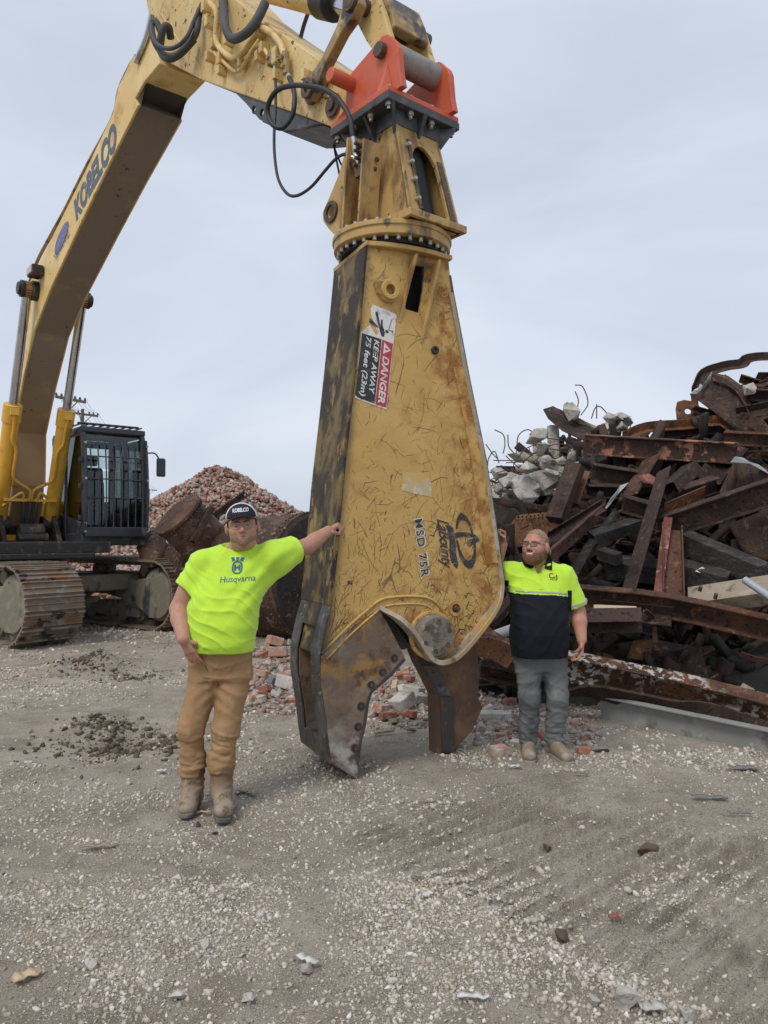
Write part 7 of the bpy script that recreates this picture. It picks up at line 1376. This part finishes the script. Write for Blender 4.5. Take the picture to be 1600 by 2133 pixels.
scr = np.abs(800+F*xx/yy-400); near = np.argsort(yy)[:300]; isn = np.zeros(len(xx), bool); isn[near] = True; vs, fs, k = [], [], 0
bme = bpy.data.meshes.new('brick'); bme.from_pydata([tuple(p) for p in bx2], [], [tuple(int(i) for i in q) for q in bq]); bme.update(); bme.materials.append(material('loose_brick', (.27, .11, .07), .9, layers=[((.40, .34, .29), [('r', .62, .64)]), ((.36, .19, .12), [('r', .30, .32)]), ((.42, .38, .34), [('n', 9, .58, .66)])], var=.3, bump=[(40, .006)]))
for i in range(len(xx)):
    M_ = rot3(rs)
    if np.linalg.det(M_) < 0: M_[:, 0] *= -1
    if isn[i]:
        o = bpy.data.objects.new('brick', bme); COL.objects.link(o); R4 = Matrix([list(r) for r in M_]).to_4x4(); o.parent = bp_; o.matrix_basis = Matrix.Translation(Vector(pos[i])-HOME[bp_]) @ R4 @ Matrix.Diagonal((*scl[i], 1)); continue
    vs.append(pos[i]+(bx2*scl[i])@M_.T); fs.append(bq+8*k); k += 1
o = link('brick_rubble', np_mesh('brick_rubble', np.concatenate(vs), np.concatenate(fs)), material('brick_rubble', (.27, .12, .08), .9, isl=BR, layers=[((.42, .37, .32), [('n', 5, .56, .66)])], bump=[(30, .006)]), bp_); o['kind'] = 'stuff'
# bare tree and distant brush
m_bark = material('grey_bark', (.16, .145, .13), .9)
def tree(X, Y, h, seed, label):
    rnd = random.Random(seed); tr = thing('bare_tree', label, 'tree', (X, Y, 0)); mb = MB(); br = MB()
    def grow(p, d, L, r, dep):
        n = 4; pts = [p]; q = p
        for i in range(n): d = unit(d+V([rnd.uniform(-.16, .16), rnd.uniform(-.16, .16), rnd.uniform(-.02, .12)])); q = q+d*L/n; pts.append(q)
        (mb if dep == 0 else br).tube(pts, [r, r*.62], 5 if dep < 2 else 3)
        if dep < 5:
            for i in range(rnd.randint(2, 4) if dep else 6):
                t = rnd.uniform(.4, 1.); b = pts[int(t*n)]; a = rnd.uniform(0, 6.28); s = rnd.uniform(.45, .95); grow(b, unit(d+V([math.cos(a)*s, math.sin(a)*s, rnd.uniform(-.1, .35)])), L*rnd.uniform(.5, .72), max(r*.5, .012), dep+1)
    grow(V3(X, Y, -.1), V3(0, 0, 1), h*.36, h*.022, 0); mb.build('trunk', m_bark, tr, smooth=60); br.build('crown', m_bark, tr, smooth=60)
tree(-8.55, 70, 7.6, 5, 'bare grey tree beyond the brick pile, its twigs beside the shear'); tree(-5.6, 78, 6.0, 9, 'second bare tree half hidden behind the shear')
# utility poles and wires
m_pole = material('weathered_pole', (.13, .115, .10), .9); m_wire = material('wire', (.03, .03, .032), .6); m_ins = material('insulator', (.10, .09, .085), .4)
ends = []
def pole(u, vt, Y, arms, label, lean=0.):
    top = PY(u, vt, Y); pl = thing('utility_pole', label, 'pole', (top[0], Y, 0)); MB().tube([(top[0]-lean, Y, -.2), tuple(top)], [.17, .11], 10).build('shaft', m_pole, pl, smooth=60); E = []
    for (ul, vl), (ur, vr) in arms:
        a, b = PY(ul, vl, Y-.2), PY(ur, vr, Y+.6); ca = MB().bar(a, b, .10, .14).build('crossarm', m_pole, pl, .01)
        MB().bar(a+(b-a)*.25, top-ZZ*1.1+V3(0, -.1, 0), .04, .05).build('brace', m_pole, pl); MB().bar(a+(b-a)*.75, top-ZZ*1.1+V3(0, -.1, 0), .04, .05).build('brace', m_pole, pl)
        for t in (.03, .2, .36, .64, .8, .97): c = a+(b-a)*t; MB().tube([c+ZZ*.05, c+ZZ*.14, c+ZZ*.22], [.05, .07, .04], 8).build('insulator', m_ins, ca); E.append(c+ZZ*.22)
    ends.append(E)
pole(140, 818, 40, [((115, 826), (179, 838))], 'nearest utility pole, its crossarm showing right of the boom'); pole(172, 852, 52, [((152, 860), (205, 867))], 'second utility pole, its crossarm just above the cab'); pole(311, 1018, 150, [((300, 1019), (327, 1022))], 'far small utility pole between the cab and the brick pile')
for i in range(6):
    for a, b, lb in ((ends[0][i], ends[1][i], 'overhead wire between the two poles above the cab'), (ends[1][i], ends[2][i], 'overhead wire sagging from the second pole to the far pole')):
        P = [a+(b-a)*t-ZZ*(1.4 if b is not ends[1][i] else .4)*4*t*(1-t)*.5 for t in np.linspace(0, 1, 14)]; o = MB().tube(P, .011, 4).build('overhead_wire', m_wire, None); tag(o, lb, 'wire', 'wires of the nearer span' if b is ends[1][i] else 'wires of the farther span')
for i, (v1, v2) in enumerate(((955, 985), (968, 992))): o = MB().tube([PY(-30, v1-10, 40), PY(4, v1, 45), PY(60, v2+20, 60)], .02, 4).build('overhead_wire', m_wire, None); tag(o, 'overhead wire at the left edge behind the boom cylinder', 'wire', 'wires at the left edge')
# ================================================================== SMALL THINGS ON THE GROUND
m_brickr = material('red_brick', (.30, .115, .075), .9, layers=[((.40, .31, .25), [('n', 12, .52, .66)])], bump=[(50, .005)], var=.2)
m_brickp = material('mortared_brick', (.40, .24, .18), .9, layers=[((.46, .42, .37), [('n', 8, .50, .62)]), ((.36, .14, .09), [('n', 6, .56, .66)])], bump=[(40, .006)], var=.15)
m_slate = material('grey_slate', (.17, .175, .17), .7, bump=[(20, .004)]); m_mud = material('mud_clod', (.115, .082, .05), .95, bump=[(35, .015)])
def brick(u, v, size, mat, label, yaw=None, tilt=.1, group=None, name='brick', cat='brick', lift=0.):
    p = PG(u, v); me = lump(1, (.1, .1, .1)); bm = bmesh.new(); bmesh.ops.create_cube(bm, size=1.); 
    for q in bm.verts: q.co = Vector((q.co.x*size[0]*random.uniform(.9, 1.05), q.co.y*size[1]*random.uniform(.9, 1.05), q.co.z*size[2]*random.uniform(.9, 1.05)))
    bm.to_mesh(me); bm.free(); o = link(name, me, mat, None, min(size)*.1); o.location = (p[0], p[1], float(ground_z(p[0], p[1]))+size[2]*.42+lift); o.rotation_euler = (random.uniform(-tilt, tilt), random.uniform(-tilt, tilt), random.uniform(0, 3) if yaw is None else yaw); return tag(o, label, cat, group)
brick(1041, 1582, (.125, .10, .085), m_brickp, 'pink broken brick lying left of the tan shoes', .5, .15); brick(1217, 1575, (.11, .08, .05), m_brickr, 'red half brick right of the tan shoes', .1); brick(1252, 1572, (.13, .03, .02), m_char, 'short dark stick beside the red half brick', .15, name='stick', cat='stick')
brick(1062, 1470, (.12, .09, .07), m_brickr, 'red brick lying behind the grey jeans', .4); brick(1045, 1545, (.09, .07, .05), m_brickr, 'small red brick piece right of the moving jaw', 1.)
brick(1033, 1497, (.30, .12, .07), m_conc, 'long white concrete bar lying right of the moving jaw', -.25, name='concrete_bar', cat='rubble'); rock('stone', 1000, 1528, 0, (.06, .06, .05), m_conc, 'pale stone right of the moving jaw', 4, 'stone', None, None, True); rock('stone', 1020, 1538, 0, (.04, .04, .03), m_conc, 'smaller grey stone beside the pale stone', 6, 'stone', None, None, True)
rock('concrete_block', 938, 1556, 0, (.13, .12, .13), m_conc, 'grey concrete block directly behind the moving jaw', 12, 'rubble', None, None, True)
# little heap seen through the jaws
hp_ = [(795, 1490, (.20, .10, .08), m_brickp, 'mortared brick on the left of the small heap between the jaws'), (838, 1482, (.26, .16, .13), m_conc, 'grey concrete slab in the small heap between the jaws'), (858, 1498, (.09, .07, .06), m_brickr, 'red brick piece at the foot of the heap between the jaws'), (808, 1500, (.16, .09, .06), m_brickr, 'dark red brick under the mortared brick between the jaws'), (862, 1452, (.20, .14, .08), m_conc, 'flat pale slab at the back of the heap between the jaws'), (840, 1415, (.16, .10, .07), m_brickr, 'red brick behind the jaws, just under the rim'), (822, 1440, (.22, .06, .05), m_pale, 'pale stick of wood across the heap between the jaws'), (852, 1422, (.14, .08, .06), m_brickr, 'second red brick behind the jaws by the rim'), (872, 1470, (.16, .12, .10), m_conc, 'grey lump at the right of the heap between the jaws'), (800, 1532, (.18, .04, .02), m_wood, 'splinter of wood on the gravel between the jaws'), (855, 1526, (.12, .04, .02), m_wood, 'second splinter of wood between the jaws'), (822, 1508, (.12, .08, .04), m_wood, 'flat wooden chip under the grey slab between the jaws')]
for u, v, sz, mt, lb in hp_: brick(u, v, sz, mt, lb, None, .3, None, 'heap_piece', 'rubble', .02)
hb_ = [(552, 1448, (.19, .10, .07), m_brickr, 'red brick with mortar on the left of the rubble behind the tan trousers'), (545, 1462, (.11, .08, .06), m_brickr, 'orange-red brick end nearest in the rubble by the trousers'), (545, 1415, (.22, .10, .08), m_brickp, 'pale mortared brick on the rubble by the trousers'), (600, 1440, (.26, .16, .14), m_conc, 'grey concrete slab leaning beside the fixed jaw'), (590, 1330, (.28, .22, .20), m_conc, 'large grey concrete block under the boiler, left of the jaw'), (572, 1345, (.26, .22, .14), m_brickp, 'pinkish masonry lump under the boiler'), (580, 1372, (.26, .18, .14), m_brickp, 'masonry lump with red bricks left of the fixed jaw'), (568, 1392, (.20, .08, .05), m_wood, 'flat board piece in the rubble left of the jaw'), (570, 1432, (.12, .11, .10), m_slate, 'dark round stone beside the leaning concrete slab'), (535, 1325, (.16, .10, .08), m_brickr, 'red brick peeking past the shirt hem')]
for u, v, sz, mt, lb in hb_: brick(u, v, sz, mt, lb, None, .35, None, 'masonry_piece', 'rubble', .02)
for i in range(44):
    u, v = random.uniform(505, 620), random.uniform(1300, 1400) if i < 30 else random.uniform(1400, 1470); brick(u, v, (random.uniform(.07, .2), random.uniform(.06, .11), random.uniform(.05, .08)), random.choice([m_brickr, m_brickp, m_brickp, m_conc]), 'broken masonry bit in the rubble strip under the boiler', None, .5, 'masonry bits under the boiler', 'masonry_bit', 'rubble')
for i in range(40):
    u, v = random.uniform(985, 1240), random.uniform(1425, 1500) if i < 26 else random.uniform(1500, 1560); brick(u, v, (random.uniform(.04, .12), random.uniform(.03, .08), random.uniform(.03, .05)), random.choice([m_brickr, m_brickp, m_conc, m_conc]), 'small masonry bit on the gravel before the scrap heap', None, .5, 'masonry bits before the scrap heap', 'masonry_bit', 'rubble')
for i in range(26):
    u, v = random.uniform(770, 885), random.uniform(1395, 1500); brick(u, v, (random.uniform(.05, .13), random.uniform(.04, .09), random.uniform(.03, .06)), random.choice([m_brickr, m_brickp, m_conc]), 'small masonry bit in the heap between the jaws', None, .5, 'masonry bits between the jaws', 'masonry_bit', 'rubble')
rs = np.random.default_rng(33); xs, ys, ss = [], [], []
for (u0, u1, v0, v1, n_, s0, s1) in ((500, 625, 1295, 1490, 900, .015, .06), (770, 890, 1395, 1520, 420, .012, .045), (985, 1250, 1420, 1560, 700, .012, .04), (150, 300, 1290, 1330, 150, .02, .06), (0, 360, 1330, 1420, 300, .012, .03)):
    for k in range(n_): p = PG(rs.uniform(u0, u1), v0+(v1-v0)*rs.random()); xs.append(p[0]); ys.append(p[1]); ss.append(s0+(s1-s0)*rs.random()**2.5)
v_, f_ = scatter_stones(np.array(xs), np.array(ys), np.array(ss), rs, .25)
o = link('rubble_fines', np_mesh('rubble_fines', v_, f_), material('rubble_fines', (.3, .25, .2), .92, isl=[(.26, .22, .18), (.38, .35, .31), (.30, .13, .09), (.44, .41, .37), (.22, .19, .17), (.34, .24, .18), (.50, .47, .43)], bump=[(40, .008)])); tag(o, 'small mixed stone and brick crumbs strewn around the rubble', 'rubble', kind='stuff')
# clods, scraps and splinters in the foreground
rock('mud_clod', 1350, 1775, 0, (.075, .05, .045), m_mud, 'large brown clod of earth in the right foreground', 14, 'clod', None, (0, 0, .2), True); rock('mud_clod', 1141, 1768, 0, (.04, .035, .035), m_mud, 'smaller brown clod left of the large clod', 15, 'clod', None, None, True); rock('mud_clod', 1168, 1955, 0, (.06, .04, .035), m_mud, 'brown clod beside the tread prints', 18, 'clod', None, None, True)
rock('mud_clod', 412, 1718, 0, (.025, .02, .02), m_char, 'small black clod before the boots', 19, 'clod', None, None, True)
rock('mud_clod', 448, 1731, 0, (.025, .02, .012), m_char, 'second small black clod before the boots', 20, 'clod', None, None, True)
def scrap_flat(u, v, l, w_, yaw, mat, name, label, cat, th=.006):
    p = PG(u, v); me = bpy.data.meshes.new(name); n = 6; vs = []
    for i in range(n+1):
        t = i/n-.5; k = .75+.25*math.sin(i*2.1+l*50)
        for s_ in (-1, 1): vs.append((t*l, s_*w_/2*k, .008+.012*abs(math.sin(i*1.3+w_*90))))
    me.from_pydata(vs, [], [(2*i, 2*i+2, 2*i+3, 2*i+1) for i in range(n)]); o = link(name, me, mat, None, smooth=30); s = o.modifiers.new('t', 'SOLIDIFY'); s.thickness = th; o.location = (p[0], p[1], float(ground_z(p[0], p[1]))+.012); o.rotation_euler = (0, 0, yaw); return tag(o, label, cat)
m_paper = material('dirty_white_scrap', (.62, .61, .58), .8, layers=[((.45, .42, .38), [('n', 20, .5, .7)])])
for a in ((985, 2079, .115, .032, -.08, m_paper, 'paper_strip', 'white strip of paper near the bottom edge', 'paper'), (1067, 1930, .10, .022, 1.1, m_wood, 'wood_chip', 'pale splinter standing out beside the gravel ridge', 'splinter'), (890, 1868, .05, .04, .8, m_paper, 'paper_scrap', 'small white scrap left of the gravel ridge', 'paper'), (640, 1998, .11, .04, -.7, m_paper, 'plastic_scrap', 'pale plastic shard beside a white stone in the foreground', 'scrap'),
          (1478, 1673, .22, .05, -.2, m_slate, 'slate_shard', 'long grey slate shard in the right foreground', 'slate'), (1540, 1704, .13, .02, -.1, m_slate, 'slate_shard', 'thin blue-grey shard right of the long slate', 'slate'), (1550, 1612, .18, .09, 0, m_slate, 'rubber_flap', 'dark flat flap below the grey channel', 'flap'), (1072, 1609, .09, .05, .1, m_paper, 'flat_chip', 'pale flat chip below the pink brick', 'chip'), (1212, 1622, .10, .03, -.3, m_slate, 'slate_chip', 'small grey chip below the tan shoes', 'slate'), (1280, 1917, .05, .035, .3, m_brickr, 'red_scrap', 'small crumpled red scrap among the tread prints', 'scrap'),
          (515, 1652, .16, .05, -.6, m_wood, 'wood_chip', 'flat weathered wood chip right of the boots', 'splinter'), (425, 1695, .10, .02, -.05, m_pale, 'wood_chip', 'thin pale splinter just in front of the boots', 'splinter'), (205, 1762, .20, .03, .1, m_wood, 'wood_stick', 'grey stick half buried at the left', 'stick'), (338, 1613, .07, .05, .3, m_paper, 'plastic_scrap', 'bluish white scrap left of the boots', 'scrap'), (200, 1402, .16, .09, .5, m_wood, 'wood_chip', 'split board piece on the dark soil heap at left', 'splinter'), (1360, 2124, .09, .06, 0, m_conc, 'flat_stone', 'flat pale stone at the bottom edge right', 'stone'), (505, 1655, .10, .02, .6, m_char, 'bark_strip', 'dark strip of bark right of the boots', 'bark'), (870, 1834, .06, .03, 0, m_slate, 'slate_chip', 'small dark chip at the top of the gravel ridge', 'slate'), (55, 2040, .10, .07, .7, m_pale, 'foam_scrap', 'yellowish scrap at the lower left', 'scrap')): scrap_flat(*a)
for i, (u, v, r) in enumerate(((1300, 2108, .06), (1435, 2118, .04), (430, 1968, .028), (190, 2012, .03), (640, 2012, .032), (978, 1880, .02), (520, 2070, .03), (370, 2068, .03), (460, 1868, .024), (540, 1905, .022), (1240, 2095, .03), (370, 1834, .03))): rock('stone', u, v, 0, (r*1.2, r, r*.8), m_conc, ['pale stone standing out from the gravel in the foreground', 'long flat stone at the bottom edge right of centre'][i == 0], 200+i, 'stone', None if i == 0 else 'larger pale stones in the foreground', None, True)
# ================================================================== labels that single out the small repeats
def to_px(p):
    d = V(p)-V([0, 0, EYE]); c, s = math.cos(PITCH), math.sin(PITCH); f_, u_ = d[1]*c+d[2]*s, -d[1]*s+d[2]*c; return 800+F*d[0]/f_, 1066.5-F*u_/f_
HEAP = [(1375, 935, 'the peach-painted beam'), (1432, 860, 'the lug plate with a hole'), (1520, 840, 'the folded sheet'), (1352, 1110, 'the tall leaning angle'), (1402, 1175, 'the upright channel stub'), (1515, 1055, 'the heavy dark beam'), (1505, 1160, 'the long charred timber'), (1545, 1240, 'the pale weathered timber'), (1190, 1120, 'the slanting flat beam'), (1180, 1030, 'the riveted column'), (1300, 1290, 'the open channel end'), (1480, 1285, 'the long red-brown beam'), (1350, 1420, 'the white-painted beam'), (1335, 995, 'the standing brown plate'), (1560, 1000, 'the black torn sheet'), (1290, 1120, 'the split charred timber')]
RUB = [(1120, 905, 'the top left lump'), (1160, 922, 'the tall slab'), (1117, 940, 'the white post'), (1140, 1002, 'the big broken slab'), (1098, 1022, 'the triangular block'), (1190, 860, 'the concrete cube'), (1045, 985, 'the left end lump'), (1186, 948, 'the long shard'), (1275, 870, 'the small pale heap')]
BOI = [(600, 1440, 'the leaning slab'), (590, 1330, 'the large grey block'), (572, 1345, 'the pinkish lump'), (580, 1372, 'the red brick lump'), (545, 1415, 'the pale mortared brick'), (552, 1448, 'the mortared red brick'), (535, 1325, 'the shirt hem')]
JAWS = [(795, 1490, 'the mortared brick'), (838, 1482, 'the grey slab'), (862, 1452, 'the flat pale slab'), (840, 1415, 'the rim'), (872, 1470, 'the grey lump'), (800, 1532, 'the wood splinter')]
GND = [(1041, 1580, 'the pink brick'), (1217, 1572, 'the red half brick'), (1033, 1495, 'the white concrete bar'), (1130, 1580, 'the tan shoes'), (1250, 1480, 'the grey channel end'), (1000, 1528, 'the pale stone'), (1100, 1450, 'the grey jeans')]
FORE = [(985, 2079, 'the white paper strip'), (640, 1998, 'the plastic shard'), (1300, 2108, 'the long flat stone'), (55, 2040, 'the yellowish scrap'), (425, 1690, 'the boots'), (1067, 1930, 'the pale splinter'), (205, 1762, 'the half buried stick')]
def tint(o):
    n = o.data.materials[0].name if o.data and o.data.materials else ''
    for k, w_ in (('orange', 'orange'), ('red_brown', 'red-brown'), ('dark_brown', 'dark brown'), ('charred', 'charred'), ('mortared', 'pinkish'), ('red_brick', 'red'), ('concrete', 'pale grey'), ('rebar', 'rusty')):
        if k in n: return w_
    return 'rusty'
def name_them(test, marks, noun, where):
    objs = [o for o in COL.objects if o.parent is None and o.type == 'MESH' and test(o)]; by = {}
    for o in objs:
        if o.location.length > .01: c = V(o.location)
        else: co = np.empty(len(o.data.vertices)*3, np.float32); o.data.vertices.foreach_get('co', co); c = co.reshape(-1, 3).mean(0)
        u, v = to_px(c); m = min(marks, key=lambda q: (q[0]-u)**2+(q[1]-v)**2); du, dv = u-m[0], v-m[1]
        side = ('right of' if du > 0 else 'left of') if abs(du) > abs(dv) else ('below' if dv > 0 else 'above'); by.setdefault((tint(o), side, m[2]), []).append((u, o))
    num = ['', 'second', 'third', 'fourth', 'fifth', 'sixth', 'seventh', 'eighth', 'ninth', 'tenth', 'eleventh', 'twelfth', 'thirteenth', 'fourteenth', 'fifteenth', 'sixteenth', 'seventeenth', 'eighteenth', 'nineteenth', 'twentieth', 'twenty-first', 'twenty-second', 'twenty-third', 'twenty-fourth', 'twenty-fifth', 'twenty-sixth']
    for (t, side, mk), L_ in by.items():
        L_.sort(key=lambda q: q[0])
        for i, (u, o) in enumerate(L_):
            tail = '' if len(L_) == 1 else (', leftmost of them' if i == 0 else ', %s from the left' % num[min(i, 25)]); o['label'] = '%s %s %s %s%s' % (t, noun, side, mk, tail if len((t+' '+noun+' '+side+' '+mk+tail).split()) <= 16 else '')
name_them(lambda o: o.get('group') == 'offcuts in the gaps of the heap', HEAP, 'steel offcut', ''); name_them(lambda o: o.get('group') == 'bent strips poking out of the heap', HEAP, 'thin bent strip', '')
name_them(lambda o: o.get('group') in ('pale pieces among the tangled rebar', 'small pale heap by the rebar'), RUB, 'concrete piece', ''); name_them(lambda o: o.get('group') == 'rebar tangled in the rubble', RUB, 'tangled rebar', ''); name_them(lambda o: o.get('group') == 'rebar against the sky', RUB, 'rebar end against the sky', '')
name_them(lambda o: o.get('group') == 'masonry bits under the boiler', BOI, 'masonry bit under the boiler', ''); name_them(lambda o: o.get('group') == 'masonry bits between the jaws', JAWS, 'masonry bit between the jaws', ''); name_them(lambda o: o.get('group') == 'masonry bits before the scrap heap', GND, 'masonry bit', '')
name_them(lambda o: o.get('group') == 'larger pale stones in the foreground', FORE, 'stone', '')
